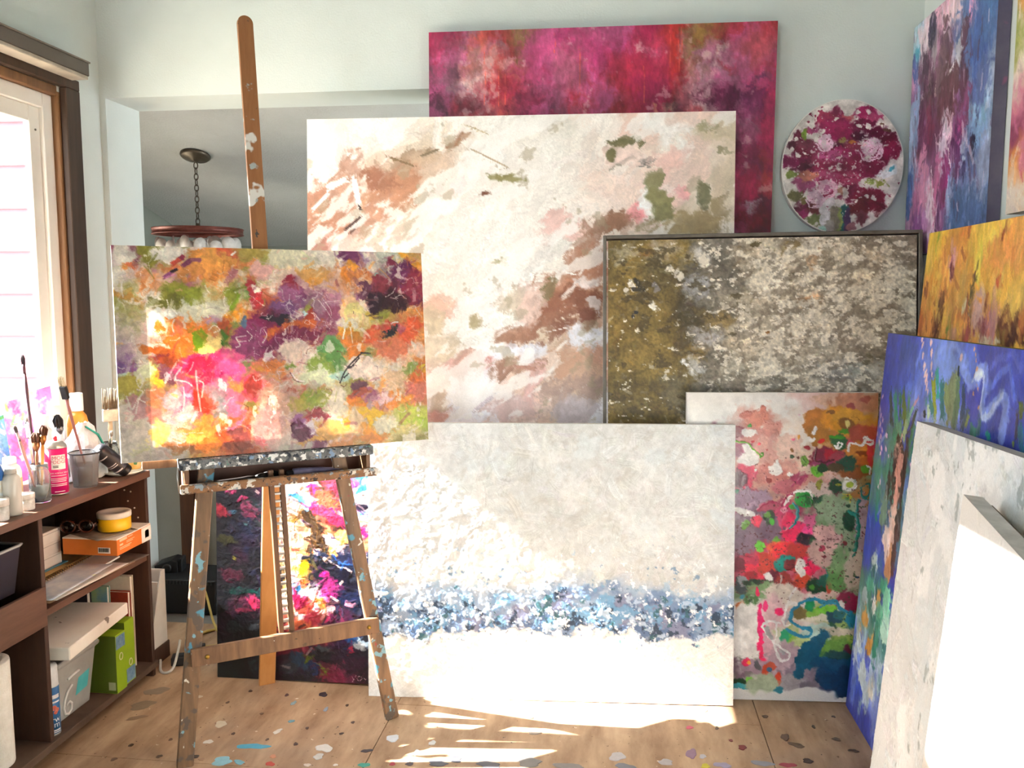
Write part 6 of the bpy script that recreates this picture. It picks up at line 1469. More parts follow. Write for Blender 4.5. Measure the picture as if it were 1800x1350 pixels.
# ------------------------------------------------------------------ bookshelf under the window
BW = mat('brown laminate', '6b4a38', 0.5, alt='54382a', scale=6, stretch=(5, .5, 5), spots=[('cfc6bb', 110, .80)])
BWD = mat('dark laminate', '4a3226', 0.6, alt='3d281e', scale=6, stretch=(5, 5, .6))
sh = thing('bookshelf', 'low brown laminate bookshelf crowded with art supplies under the window', 'bookshelf', (-1.87, 2.2, 0))
def sp(name, x0, x1, y0, y1, z0, z1, m=BW, bev=.0015, parent=sh):
    return MB().box(x0 + 1.87, x1 + 1.87, y0 - 2.2, y1 - 2.2, z0, z1).build(name, m, parent, bev)
sp('top', -2.055, -1.672, 1.53, 2.868, .746, .77)
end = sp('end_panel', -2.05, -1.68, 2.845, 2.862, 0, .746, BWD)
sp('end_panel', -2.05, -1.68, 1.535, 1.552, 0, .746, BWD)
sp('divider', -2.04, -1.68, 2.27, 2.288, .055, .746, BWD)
sp('shelf', -2.04, -1.685, 2.288, 2.845, .441, .463)
sp('shelf', -2.04, -1.69, 1.552, 2.27, .41, .43)
sp('drawer_front', -1.69, -1.678, 1.552, 2.284, .418, .538)
sp('bottom_shelf', -2.05, -1.672, 1.552, 2.868, .032, .055, mat('dusty laminate', '5f4a3c', .75, alt='4a382c', scale=9))
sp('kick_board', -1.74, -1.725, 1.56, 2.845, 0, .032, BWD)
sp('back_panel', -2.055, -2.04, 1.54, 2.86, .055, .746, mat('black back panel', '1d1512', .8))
for i, (y, z) in enumerate([(2.62, .70), (2.70, .66), (2.76, .695), (2.79, .635), (2.80, .60)]):
    MB().lathe([(.003, 0), (.003, .002)], 8, M=Matrix.Translation((-1.70 + .012 * i - .06 + 1.87, 2.8448 - 2.2, z)) @ Matrix.Rotation(math.pi / 2, 4, 'X')).build('pin_hole', mat('pin hole', 'd8cfc4', .6), end)

WHITEC = mat('white card', 'e9e4da', 0.7, alt='ddd6ca', scale=8)
BODY = {}
def box_thing(name, label, cat, x0, x1, y0, y1, z0, z1, m, rot=0, bev=.001, group=None):
    cxx, cyy = (x0 + x1) / 2, (y0 + y1) / 2
    t = thing(name, label, cat, (cxx, cyy, z0), rot, group)
    BODY[t.name] = MB().box(x0 - cxx, x1 - cxx, y0 - cyy, y1 - cyy, 0, z1 - z0).build('body', m, t, bev)
    return t

# --- upper right cubby
for k in range(3):
    t = box_thing('white_carton', ['lowest of the three white cartons stacked behind the divider', 'middle white carton of the stack behind the divider', 'topmost white carton of the stack behind the divider'][k], 'carton',
                  -2.02, -1.895 + .004 * k, 2.40, 2.67 - .006 * k, .4825 + .043 * k, .525 + .043 * k, WHITEC, group='white cartons')
    MB().box(-.0628 - .002 * k, .0632 + .002 * k, -.13, .13, .033, .0345).build('lid_seam', mat('carton seam', 'b9b2a6', .8), t)
box_thing('blue_folder', 'light blue folder lying under the white cartons', 'folder', -2.02, -1.885, 2.39, 2.69, .4785, .482, mat('light blue card', '6fb2cf', .6))
box_thing('manila_folder', 'yellow-cream folder lying lowest beside the spiral notebook', 'folder', -2.03, -1.86, 2.38, 2.80, .4735, .478, mat('manila card', 'd9b878', .7))
nb = thing('spiral_notebook', 'spiral-bound notebook lying below the orange box', 'notebook', (-1.775, 2.555, .4775), math.radians(3))
MB().box(-.05, .05, -.2, .2, 0, .006).build('pages', WHITEC, nb)
for k in range(30):
    y = -.192 + k * .0132
    MB().tube([(-.052 + .010 * math.cos(t), y, .006 + .009 * math.sin(t)) for t in [2 * math.pi * j / 8 for j in range(8)]], .0016, 5, closed=True).build('spiral_ring', mat('spiral wire', 'b59a6a', .35, metal=.7), nb)
def sheet(label, cx_, cy_, z, wx, wy, rot, m, name='paper_sheet', cat='paper', curl=.0):
    t = link(name, None, None, (cx_, cy_, z), (0, 0, math.radians(rot)))
    b = MB()
    n = 8
    vs = [(-wx / 2 + wx * i / n, -wy / 2 + wy * j / n, curl * ((i / n - .5) ** 2 + (j / n) ** 3) + d) for d in (0, .0012) for j in range(n + 1) for i in range(n + 1)]
    N_ = (n + 1) ** 2
    fs = []
    for j in range(n):
        for i in range(n):
            q = j * (n + 1) + i
            fs.append((q, q + n + 1, q + n + 2, q + 1))
            fs.append((N_ + q, N_ + q + 1, N_ + q + n + 2, N_ + q + n + 1))
    rim = [i for i in range(n + 1)] + [(j + 1) * (n + 1) + n for j in range(n)] + [n * (n + 1) + i for i in range(n - 1, -1, -1)] + [j * (n + 1) for j in range(n - 1, 0, -1)]
    for a, c in zip(rim, rim[1:] + rim[:1]):
        fs.append((a, c, c + N_, a + N_))
    b.add(vs, fs, True)
    bpy.data.objects.remove(t)
    o = b.build(name, m, None, 0, (cx_, cy_, z), (0, 0, math.radians(rot)))
    tag(o, label, cat, 'sheets on the middle shelf')
    return o
sheet('brown kraft sheet lying lowest on the middle shelf', -1.775, 2.55, .465, .17, .42, -4, mat('kraft paper', 'a98a6c', .8))
sheet('dark printed photograph sheet on the middle shelf', -1.755, 2.66, .4675, .13, .36, -8, mat('dark print', '5c5650', .5, alt='8a7a6c', scale=30))
sheet('white sheet with a bent corner on the middle shelf', -1.755, 2.53, .47, .15, .36, -3, WHITEC, curl=.004)
sheet('pale watercolour of blue and green washes on the shelf edge', -1.742, 2.47, .4865, .118, .34, 3, mat('watercolour', 'dfe0dc', .6, alt='aab6c6', scale=11, spots=[('c5cfae', 7, .60), ('93a2c0', 9, .64)]), curl=.003)

ob = box_thing('orange_box', 'flat orange and white paper box on the middle shelf', 'box', -1.86, -1.662, 2.628, 2.838, .5245, .582, mat('orange card', 'd9772b', .55, alt='cf6d22', scale=6))
MB().box(-.0992, .0992, -.1053, .1053, .0535, .0585).build('lid', WHITEC, ob, .001)
MB().box(.0988, .0998, .045, .1055, 0, .0535).build('white_end', WHITEC, BODY[ob.name])
MB().prism([(.066, .014), (.092, .014), (.092, .036), (.086, .042), (.066, .040)], -.0998, -.0992, M=Matrix.Rotation(math.pi / 2, 4, 'Z')).build('printed_window', mat('dark print patch', '4a453c', .6, alt='7a7468', scale=60), BODY[ob.name])
MB().box(.030, .074, -.1062, -.1052, .008, .028).build('barcode_label', WHITEC, BODY[ob.name])
bc = MB()
xx = .033
while xx < .069:
    w_ = rng.choice((.0008, .0014, .0022))
    bc.box(xx, xx + w_, -.1066, -.1061, .0125, .026)
    xx += w_ + rng.choice((.0009, .0014))
bc.build('barcode', mat('black print', '1c1a18', .6), BODY[ob.name])
ln = MB()
for y0, y1, z, h in ((-.09, -.045, .044, .009), (-.09, -.07, .030, .006), (-.09, -.02, .022, .0022), (-.09, -.03, .017, .0022), (-.04, -.01, .047, .003), (-.05, -.0, .036, .002), (-.05, -.01, .031, .002)):
    ln.box(.0992, .0996, y0, y1, z, z + h)
ln.build('print_lines', mat('pale print', 'f0c9a0', .6), BODY[ob.name])

sheet('clear plastic sleeve lying on top of the orange box', -1.755, 2.70, .5835, .17, .15, -25, mat('plastic sleeve', 'a39c90', .15, alt='6e6a62', scale=14), 'plastic_sleeve', 'sleeve', .004)
tub = thing('tape_roll', 'yellow tub with a white lid on the orange box', 'tub', (-1.735, 2.735, .589))
MB().lathe([(.0, 0), (.053, 0), (.054, .002), (.054, .044), (.0, .044)], 32).build('body', mat('yellow plastic', 'e8bd1c', .4, alt='e0b010', scale=6), tub)
MB().lathe([(.0, .044), (.0555, .044), (.056, .046), (.056, .06), (.054, .062), (.044, .0625), (.043, .061), (0, .061)], 32).build('lid', mat('white lid', 'e4dfd2', .5), tub)
tub.name = 'lidded_tub'
sg = thing('eyeglasses', 'brown tortoiseshell eyeglasses on the orange box', 'glasses', (-1.82, 2.652, .5895), math.radians(12))
TORT = mat('tortoiseshell', '5a2a1a', .2, alt='1e0e0a', scale=40, coat=.5)
for s in (-1, 1):
    MB().tube([(s * .03 + .024 * math.cos(t), .0, .026 + .02 * math.sin(t)) for t in [2 * math.pi * k / 16 for k in range(16)]], .0032, 6, closed=True).build('rim', TORT, sg)
    MB().lathe([(.022, 0), (.022, .001)], 16, M=Matrix.Translation((s * .03, .0005, .026)) @ Matrix.Rotation(math.pi / 2, 4, 'X') @ Matrix.Diagonal((1, .83, 1, 1))).build('lens', mat('lens', '2a211c', .05, trans=.6), sg)
    MB().tube([(s * .054, 0, .032), (s * .057, .05, .03), (s * .052, .1, .02), (s * .05, .115, .006)], [.003, .0028, .0028, .003], 6).build('temple', TORT, sg)
MB().tube([(-.007, 0, .03), (0, -.002, .033), (.007, 0, .03)], .003, 6).build('bridge', TORT, sg)

# --- lower right cubby
CLEARP = mat('cloudy plastic', 'aaa9a2', .35, alt='98978f', scale=10)
bn = thing('plastic_bin', 'cloudy plastic bin with a white painted six', 'bin', (-1.83, 2.458, .055))
b = MB()
def ring(x, y, z):
    return [(-x, -y, z), (x, -y, z), (x, y, z), (-x, y, z)]
lv = [ring(.10, .082, 0), ring(.118, .1, .185), ring(.128, .11, .19), ring(.128, .11, .205), ring(.114, .096, .205), ring(.098, .08, .006)]
vs = [p for r in lv for p in r]
fs = [(3, 2, 1, 0)]
for k in range(5):
    fs += [(k * 4 + i, k * 4 + (i + 1) % 4, (k + 1) * 4 + (i + 1) % 4, (k + 1) * 4 + i) for i in range(4)]
fs.append(tuple(20 + i for i in range(4)))
b.add(vs, fs)
bnb = b.build('body', CLEARP, bn, .004)
slope = .018 / .185
def on_bin(vs, fs, y0, z0, off=.0015):
    return MB().add([(.10 + slope * (z0 + y) + off, y0 + x, z0 + y) for x, y in vs], fs)
CHALK = mat('white brush paint', 'f1efe8', .7)
tq = MB().add([(.10 + slope * z + .0008, y, z) for y, z in ((.0, .055), (.062, .062), (.07, .12), (.012, .112))], [(0, 1, 2, 3)])
tq.build('turquoise_patch', mat('turquoise print', '5cc0c0', .6, alt='4ab0b4', scale=20), bnb)
six = [(.012, .105), (-.008, .092), (-.022, .068), (-.026, .042), (-.018, .02), (0, .012), (.014, .022), (.014, .042), (.002, .054), (-.012, .046)]
MB().tube([(.1025 + slope * z, y - .035, z) for y, z in six], [.004] * 10, 6).build('painted_six', CHALK, bnb)
MB().tube([(.1025 + slope * z, y, z) for y, z in ((-.045, .132), (-.02, .136), (.012, .139))], .0042, 6).build('painted_dash', CHALK, bnb)

slab = thing('canvas_block', 'thick dusty white canvas block lying on the plastic bin', 'canvas', (-1.79, 2.50, .292), math.radians(6.5))
MB().box(-.13, .13, -.195, .195, 0, .042).build('body', mat('dusty white canvas', 'e5dfd2', .75, alt='d9d0c0', scale=5, spots=[('7a6c60', 17, .68)]), slab, .003)

for k, (y0, x1, z1, lab) in enumerate(((2.592, -1.663, .258, 'lower lime green box standing beside the plastic bin'), (2.662, -1.672, .278, 'taller lime green box standing nearer the shelf end'))):
    t = box_thing('green_box', lab, 'box', x1 - .17, x1, y0, y0 + .058, .055, z1, mat('lime card', '8fae1c', .55, alt='84a216', scale=7), group='lime green boxes')
    H = z1 - .055
    MB().box(-.0852, .0852, -.0296, -.0290, .002, H - .002).build('side_panel', mat('olive card', '5f7420', .6, alt='566a1c', scale=7), BODY[t.name])
    zb = H * (.75 if k == 0 else .02)
    MB().box(.0848, .0856, -.026, .026, zb, zb + H * .22).build('blue_panel', mat('slate blue print', '4a6f8c', .6, alt='7a97a8', scale=50), BODY[t.name])
    zc = H * (.6 if k == 0 else .32)
    MB().tube([(.0858, .009 * math.cos(a), zc + .012 * math.sin(a)) for a in [2 * math.pi * j / 16 for j in range(16)]], .0018, 5, closed=True).build('ring_mark', mat('cream print', 'e9eab0', .6), BODY[t.name])
    if k == 0:
        MB().box(.055, .08, -.0302, -.0295, .012, .04).build('barcode_label', mat('pale label', 'b9bf90', .6), BODY[t.name])

def book(label, x0, x1, y0, y1, z1, m, group='books at the back of the lower shelf', z0=.055):
    t = thing('book', label, 'book', ((x0 + x1) / 2, (y0 + y1) / 2, z0), 0, group)
    hx, hy = (x1 - x0) / 2, (y1 - y0) / 2
    MB().box(-hx, hx, -hy, -hy + .003, 0, z1 - z0).box(-hx, hx, hy - .003, hy, 0, z1 - z0).box(-hx, -hx + .003, -hy + .003, hy - .003, 0, z1 - z0).build('cover', m, t)
    MB().box(-hx + .003, hx - .004, -hy + .003, hy - .003, .003, z1 - z0 - .004).build('pages', mat('book pages', 'e3d9c6', .8), t)
    return t
book('book with a rust red cover standing behind the white canvas block', -1.90, -1.72, 2.768, 2.79, .345, mat('rust red cover', '9a3a24', .5, alt='7c2c1c', scale=30, spots=[('cdbfa8', 60, .70)]))
book('tall pale book standing at the end of the lower shelf', -1.92, -1.725, 2.795, 2.815, .395, mat('pale cover', 'd9cdb8', .6, alt='c8bba6', scale=20))
book('book with a blue and lime spine behind the white canvas block', -1.93, -1.775, 2.732, 2.752, .375, mat('blue lime cover', '5f8aa4', .5, alt='a8b83c', scale=9))
book('black covered book leaning innermost on the lower shelf', -2.0, -1.83, 2.70, 2.725, .36, mat('black cover', '1d1c22', .4, alt='2c2a34', scale=20))

def spray_can(label, loc, R, H, col, capcol, group='spray cans'):
    t = thing('spray_can', label, 'spray can', loc, 0, group)
    MB().lathe([(0, 0), (R * .94, 0), (R, .004), (R, .007)], 32).build('base_rim', mat('can steel', 'b8b6b0', .3, metal=.8, var=.15), t)
    bd = MB().lathe([(R, .007), (R, H)], 40).build('body', col, t)
    return t, bd
sc, scb = spray_can('blue and white spray can standing by the divider', (-1.712, 2.322, .055), .025, .155, mat('blue can print', '2a6a9c', .35, alt='245e90', scale=8), None)
MB().lathe([(.025, .155), (.024, .160), (.0235, .215), (.021, .222), (0, .224)], 28).build('cap', mat('white cap', 'e8e6e2', .4), sc)
a0 = math.radians(-25)
tm = MB()
for s_, z_ in (('rw', .052), ('im', .036)):
    v_, f_ = text_shape(s_, .026)
    wrap(tm, v_, f_, .025, a0, z_)
tm.build('lettering', mat('white ink', 'f0f0ee', .5), scb)
tm = MB()
for dx, z_, r_ in ((-.004, .09, .008), (.005, .082, .007), (.0, .075, .006)):
    wrap(tm, [(dx + r_ * math.cos(2 * math.pi * k / 12), r_ * math.sin(2 * math.pi * k / 12)) for k in range(12)], [tuple(range(12))], .025, a0, z_, .0008)
tm.build('red_emblem', mat('red ink', 'b8382c', .5, alt='e08a70', scale=90), scb)
for z_, h_ in ((.125, .012), (.108, .005), (.018, .004), (.012, .003)):
    v_, f_ = patch(.03, h_)
    wrap(MB(), v_, f_, .025, a0, z_, .0005).build('white_band', mat('white ink', 'f0f0ee', .5), scb)

# --- left cubbies
pt = thing('paper_towel_roll', 'white paper towel roll standing in the lower left cubby', 'paper towel', (-1.772, 2.135, .055))
MB().lathe([(.02, 0), (.062, 0), (.063, .004), (.063, .306), (.062, .31), (.02, .31), (.02, 0)], 36).build('paper', mat('towel paper', 'e9e5da', .9, alt='dcd7ca', scale=40, bump=.3, bscale=160), pt)
MB().lathe([(.0185, .001), (.0195, .001), (.0195, .309), (.0185, .309), (.0185, .001)], 20).build('core', mat('cardboard core', 'a88a66', .9), pt)
bk = thing('black_basket', 'black plastic basket with a grey rim in the upper left cubby', 'basket', (-1.85, 2.12, .538))
b = MB()
lv = [ring(.12, .10, 0), ring(.135, .115, .14), ring(.131, .111, .14), ring(.116, .096, .004)]
b.add([p for r in lv for p in r], [(3, 2, 1, 0)] + [(k * 4 + i, k * 4 + (i + 1) % 4, (k + 1) * 4 + (i + 1) % 4, (k + 1) * 4 + i) for k in range(3) for i in range(4)] + [(12, 13, 14, 15)])
b.build('body', mat('black plastic', '15141a', .5, alt='1f1c2c', scale=8), bk)
MB().tube([(-.137, -.117, .142), (.137, -.117, .142), (.14, -.1, .142), (.14, .1, .142), (.137, .117, .142), (-.137, .117, .142)], .007, 8, closed=True, flat=.6).build('rim', mat('grey rim', 'b9bab6', .4), bk)

# ------------------------------------------------------------------ supplies on top of the bookshelf
TZ = .77
CLEAR = mat('clear glass jar', 'e6eae8', 0.04, var=.0, trans=.92, ior=1.3)
def glass_jar(label, x, y, r, h, fill=None, fcol='6a6a66', paint=None, z=TZ):
    t = thing('glass_jar', label, 'jar', (x, y, z), 0, 'jars on the bookshelf')
    MB().lathe([(0, 0), (r * .96, 0), (r, .004), (r, h * .72), (r * .82, h * .82), (r * .82, h), (r * .76, h), (r * .76, h * .83), (r * .93, h * .70), (r * .93, .006), (0, .006)], 28).build('glass', CLEAR if paint is None else paint, t)
    MB().tube([(r * .84 * math.cos(a), r * .84 * math.sin(a), h * .88) for a in [2 * math.pi * k / 24 for k in range(24)]], .0018, 5, closed=True).build('thread', CLEAR if paint is None else paint, t)
    if fill:
        MB().lathe([(0, .007), (r * .9, .007), (r * .9, fill), (0, fill)], 24).build('water', mat('murky water ' + fcol, fcol, .1, alt=fcol), t)
    return t
def pot(label, x, y, r, h, col, capcol='e6e4de', z=TZ):
    t = thing('paint_pot', label, 'paint pot', (x, y, z), 0, 'paint pots on the bookshelf')
    MB().lathe([(0, 0), (r * .95, 0), (r, .003), (r, h * .68), (0, h * .68)], 24).build('body', mat('pot ' + col, col, .5, alt='9a948a', scale=34), t)
    MB().lathe([(0, h * .68), (r * 1.05, h * .68), (r * 1.05, h * .97), (r, h), (0, h)], 24).build('lid', mat('lid ' + capcol, capcol, .45, alt='b8b2a8', scale=30), t)
    return t
def bottle(label, x, y, r, h, col, capcol, lab=None, z=TZ, cap_h=.2, group='paint bottles on the bookshelf'):
    t = thing('paint_bottle', label, 'bottle', (x, y, z), 0, group)
    hb = h * (1 - cap_h)
    MB().lathe([(0, 0), (r * .95, 0), (r, .004), (r, hb * .80), (r * .85, hb * .92), (r * .5, hb), (0, hb)], 28).build('body', mat('bottle ' + col, col, .3, var=.1, scale=9), t)
    MB().lathe([(0, hb), (r * .62, hb), (r * .60, h - .003), (r * .55, h), (0, h)], 24).build('cap', mat('cap ' + capcol, capcol, .4, var=.05), t)
    if lab:
        tm = MB()
        v_, f_ = patch(r * 2.6, hb * .5, 12)
        wrap(tm, v_, f_, r, math.radians(-30), hb * .42, .0007)
        tm.build('label_band', mat('label ' + lab, lab, .55, alt='b9a27a', scale=40), t)
    return t
glass_jar('clear glass jar full of brush handles beside the pink spray can', -1.752, 2.385, .030, .118, .05, '8a8f8c')
pot('small white paint pot standing before the gold-labelled bottle', -1.727, 2.285, .024, .050, 'e2e0da')
pot('small whitish paint pot at the left picture edge', -1.718, 2.165, .024, .062, 'd4d2cc')
bottle('pale bottle with a gold label left of the glass jar', -1.795, 2.315, .031, .150, 'dedbd2', 'cfd2d6', 'd8c48c', cap_h=.12)
bottle('blue paint bottle at the left picture edge', -1.775, 2.20, .040, .175, '2c62a8', '3f7cc0', 'a9cbe0', cap_h=.1)
bottle('frosted tall bottle standing between the blue bottle and the white pot', -1.725, 2.226, .026, .135, 'b9b4aa', 'a8a49c', None, cap_h=.1)

can, canb = spray_can('pink spray can of acrylic sealer with a white label', (-1.763, 2.482, TZ), .033, .150, mat('pink can print', 'd81b73', .3, alt='cf1569', scale=6), None)
MB().lathe([(.033, .150), (.0335, .153), (.031, .160), (.022, .170), (.020, .172), (.013, .172), (0, .172)], 32).build('dome', mat('can steel', 'b8b6b0', .3, metal=.8, var=.15), can)
MB().lathe([(.006, .172), (.006, .184), (.004, .187), (0, .187)], 14).build('nozzle', mat('red nozzle', 'd02438', .4), can)
a0 = math.radians(-42)
tm = MB()
v_, f_ = patch(.043, .046, 12)
wrap(tm, v_, f_, .033, a0, .108, .0006)
tm.build('white_label', mat('label white', 'f1eee8', .5), canb)
tm = MB()
for s_, z_, sz_ in (('MOD', .121, .0165), ('PODGE', .108, .0150)):
    v_, f_ = text_shape(s_, sz_)
    wrap(tm, v_, f_, .033, a0, z_, .0011)
tm.build('lettering', mat('pink ink', 'd0305c', .5), canb)
tm = MB()
for w_, z_ in ((.015, .096), (.015, .092)):
    v_, f_ = patch(w_, .0024)
    wrap(tm, [(x - .009, y) for x, y in v_], f_, .033, a0, z_, .0011)
tm.build('black_lines', mat('black print', '1c1a18', .6), canb)
tm = MB()
for s_, z_, sz_ in (('CLEAR ACRYLIC SEALER', .073, .0062),):
    v_, f_ = text_shape(s_, sz_)
    wrap(tm, v_, f_, .033, a0, z_, .0008)
for w_, z_ in ((.046, .065), (.05, .056), (.05, .051), (.044, .046), (.05, .038), (.046, .033), (.03, .014)):
    v_, f_ = patch(w_, .0016)
    wrap(tm, v_, f_, .033, a0, z_, .0008)
tm.build('white_print', mat('white ink', 'f0f0ee', .5), canb)

cup = thing('plastic_cup', 'clear plastic cup of dark paint water beside the pink spray can', 'cup', (-1.745, 2.60, TZ), 0)
MB().lathe([(0, 0), (.036, 0), (.037, .003), (.046, .112), (.048, .114), (.0445, .114), (.035, .006), (0, .006)], 32).build('wall', mat('clear cup plastic', 'd5d8d8', .08, var=0, trans=.85, ior=1.2), cup)
MB().lathe([(0, .0065), (.0345, .0065), (.0385, .06), (0, .06)], 28).build('water', mat('grey paint water', '191b1e', .1, alt='33363a', scale=20), cup)
MB().tube([(.0475 * math.cos(a), .0475 * math.sin(a), .114) for a in [2 * math.pi * k / 28 for k in range(28)]], .0025, 6, closed=True).build('rim', mat('dark rim', '23232a', .3), cup)

# crumpled plastic bag behind the cup
bag = thing('plastic_bag', 'crumpled white plastic bag with a teal stripe behind the cup', 'bag', (-1.825, 2.725, TZ))
vs, fs, nb_, nl = [], [], 30, 14
for j in range(nl):
    t = j / (nl - 1)
    for i in range(nb_):
        a = 2 * math.pi * i / nb_
        rr = (.068 * math.sqrt(max(0, 1 - (t * .98) ** 2.4)) + .004) * (1 + .16 * math.sin(3 * a + 5 * t) + .10 * math.sin(7 * a - 9 * t) + rng.uniform(-.05, .05))
        vs.append((rr * .75 * math.cos(a), rr * math.sin(a), .002 + .185 * t + .01 * math.sin(4 * a)))
for j in range(nl - 1):
    for i in range(nb_):
        fs.append((j * nb_ + i, j * nb_ + (i + 1) % nb_, (j + 1) * nb_ + (i + 1) % nb_, (j + 1) * nb_ + i))
fs += [tuple(range(nb_ - 1, -1, -1)), tuple((nl - 1) * nb_ + i for i in range(nb_))]
MB().add([(x, y, max(z, .001)) for x, y, z in vs], fs, False).build('film', mat('white film', 'e9ecee', .35, alt='c9d4da', scale=20), bag)
MB().tube([(.012, -.01, .182), (.040, .018, .150), (.052, .036, .10), (.052, .050, .045)], [.008, .012, .013, .010], 8, flat=.35).build('teal_stripe', mat('teal print', '2fb5a0', .4), bag)

bb = thing('black_bottle', 'black squeeze bottle tilted against the plastic bag', 'bottle', (-1.716, 2.690, TZ + .080), 0)
bb.rotation_euler = Vector((-.035, -.055, .062)).to_track_quat('Z', 'Y').to_euler()
MB().lathe([(0, -.06), (.027, -.06), (.0285, -.056), (.0285, .035), (.024, .05), (.012, .056), (0, .056)], 28).build('body', mat('black bottle', '1b1b1f', .3, alt='2a2a30', scale=20), bb)
MB().lathe([(0, -.084), (.021, -.084), (.023, -.080), (.023, -.060), (0, -.060)], 24).build('cap', mat('black cap', '111113', .35), bb)
tm = MB()
for z_, h_ in ((.02, .004), (-.02, .003), (-.028, .003), (-.05, .005)):
    v_, f_ = patch(.05, h_)
    wrap(tm, v_, f_, .0285, math.radians(-60), z_, .0006)
tm.build('pale_print', mat('pale grey ink', 'c9c9cc', .5), bb)

plate = thing('palette_plate', 'white paint-smeared plate on the shelf corner', 'plate', (-1.735, 2.80, TZ))
MB().lathe([(0, 0), (.045, 0), (.068, .010), (.072, .013), (.0705, .0145), (.045, .004), (0, .004)], 36).build('dish', mat('white plate', 'ece8df', .35, alt='d9d2c4', scale=16), plate)
for k, (x, y, c) in enumerate(((.02, -.01, 'c9a23c'), (-.01, .018, '5a7a9a'), (.005, -.03, 'd8cfc0'))):
    MB().lathe([(.009, 0), (.007, .002), (0, .003)], 12, c=(x, y, .004), sy=1.4).build('paint_dab', mat('dab ' + c, c, .4), plate)
jy = glass_jar('glass jar smeared with yellow and green paint on the plate', -1.708, 2.825, .026, .088, .04, '7a6a34', mat('paint smeared jar', 'c9a04a', .3, alt='d9c489', scale=26, spots=[('3c7a4a', 38, .64), ('27506a', 44, .68), ('e6dcc4', 30, .66)]), z=TZ + .0155)
bottle('orange paint bottle with a white cap behind the plastic bag', -1.905, 2.81, .036, .285, 'e39a3c', 'f0eeee', 'd98a24', cap_h=.22)
bottle('white paint bottle with a pale blue label near the window', -1.885, 2.60, .030, .235, 'e8e8e6', 'f0f0f0', 'c4dfe6', cap_h=.15)
bottle('white milky bottle standing against the window casing', -1.93, 2.72, .034, .255, 'eceae6', 'd8cfc0', None, cap_h=.14)

# jar of house painter brushes near the corner
glass_jar('glass jar holding the wide flat brush behind the plate', -1.795, 2.825, .030, .11, .03, 'b0a890')
brush('wide flat bristle brush standing tallest behind the plate', (-1.80, 2.83, .785), (-1.768, 2.80, 1.075), 'c9b898', 'flat', .026, 'e4e0d8', '8a7b62', .075, .007, 'brushes standing on the bookshelf')
brush('black handled brush standing beside the wide flat brush', (-1.79, 2.81, .785), (-1.752, 2.77, .93), '1f1d1e', 'round', .005, 'd8d4cc', 'b9b2a4', .02, .0045, 'brushes standing on the bookshelf')

# brushes in the clear jar and behind it
J = (-1.752, 2.385)
for lab, dx, dy, tip, hc, kd, sz, fe, br, bl in (
    ('long thin brown brush rising highest above the bookshelf', -.005, .0, (-1.800, 2.405, 1.222), '5a3a44', 'round', .0045, '6a4a54', '3a2c34', .03),
    ('orange wooden brush with a dark tip in the clear jar', .006, -.004, (-1.742, 2.402, 1.005), 'c98a3c', 'round', .010, 'a8703a', '5a3018', .03),
    ('brown wooden brush leaning left in the clear jar', -.010, .004, (-1.760, 2.390, .985), '8a5a3a', 'round', .011, 'a87a54', '6a4430', .03),
    ('pale pink handled brush in the clear jar', .0, .010, (-1.815, 2.43, 1.03), 'd8b8a8', 'round', .005, 'd0d4d8', 'a89c90', .022),
    ('grey ferruled brush leaning towards the window', -.006, -.010, (-1.835, 2.46, 1.015), 'c8a490', 'flat', .009, '9aa0a8', '7c8088', .02),
    ('thin rose handled brush leaning far left', .002, -.012, (-1.760, 2.30, 1.02), 'b8887a', 'round', .004, 'c0b0a8', '6a5a54', .022)):
    brush(lab, (J[0] + dx, J[1] + dy, .785), tip, hc, kd, sz, fe, br, bl, .0042, 'brushes standing on the bookshelf')
brush('dark flat brush with tan bristles leaning over the pink spray can', (-1.757, 2.63, .80), (-1.752, 2.508, 1.145), '9a6a66', 'flat', .011, '2c3034', 'b5a57c', .035, .0045, 'brushes standing on the bookshelf')
brush('round black mop brush leaning above the pink spray can', (-1.80, 2.60, .80), (-1.775, 2.515, 1.02), 'c8d4d8', 'round', .012, '8a9498', '26262a', .04, .004, 'brushes standing on the bookshelf')

# small painted cards leaning by the window
for k, (x, y, wy, h, seed, lab) in enumerate(((-1.985, 2.60, .15, .28, 31, 'pink and violet painted card leaning by the window'), (-2.0, 2.76, .13, .30, 32, 'blue and green painted card leaning by the window'), (-1.93, 2.42, .15, .24, 33, 'sky blue painted card leaning behind the blue bottle'))):
    A = Art(wy, h, 3.0, seed, 'e8d8e4')
    pal = dict(p='e05aa0', v='9a6ac8', w='f0e4f0', b='5aa0e0', g='5ac83c', r='e04858', s='78c8e8')
    A.chart([['wwpw', 'pvwp', 'wprv', 'rpvw', 'wvpb'], ['wwvp', 'bwvs', 'swgb', 'wgbp', 'rwbp'], ['ssbs', 'sbws', 'wpsb', 'sswb', 'bsws']][k], pal, warp=.6, hard=.3)
    A.dabs(120, 30, 10, 20, 60, 14, .7, ('ffffff', '5ac83c'), pick=10)
    c_ = thing('painted_card', lab, 'card', (x, y - wy / 2, TZ), 0, 'painted cards by the window')
    c_.rotation_euler = (0, math.radians(-7), math.radians(78 + 4 * k))
    link('paint_layer', A.mesh('paint_layer', PAINT, .4), c_)
    MB().box(0, wy, 0, .003, 0, h).build('board', WHITEC, c_)

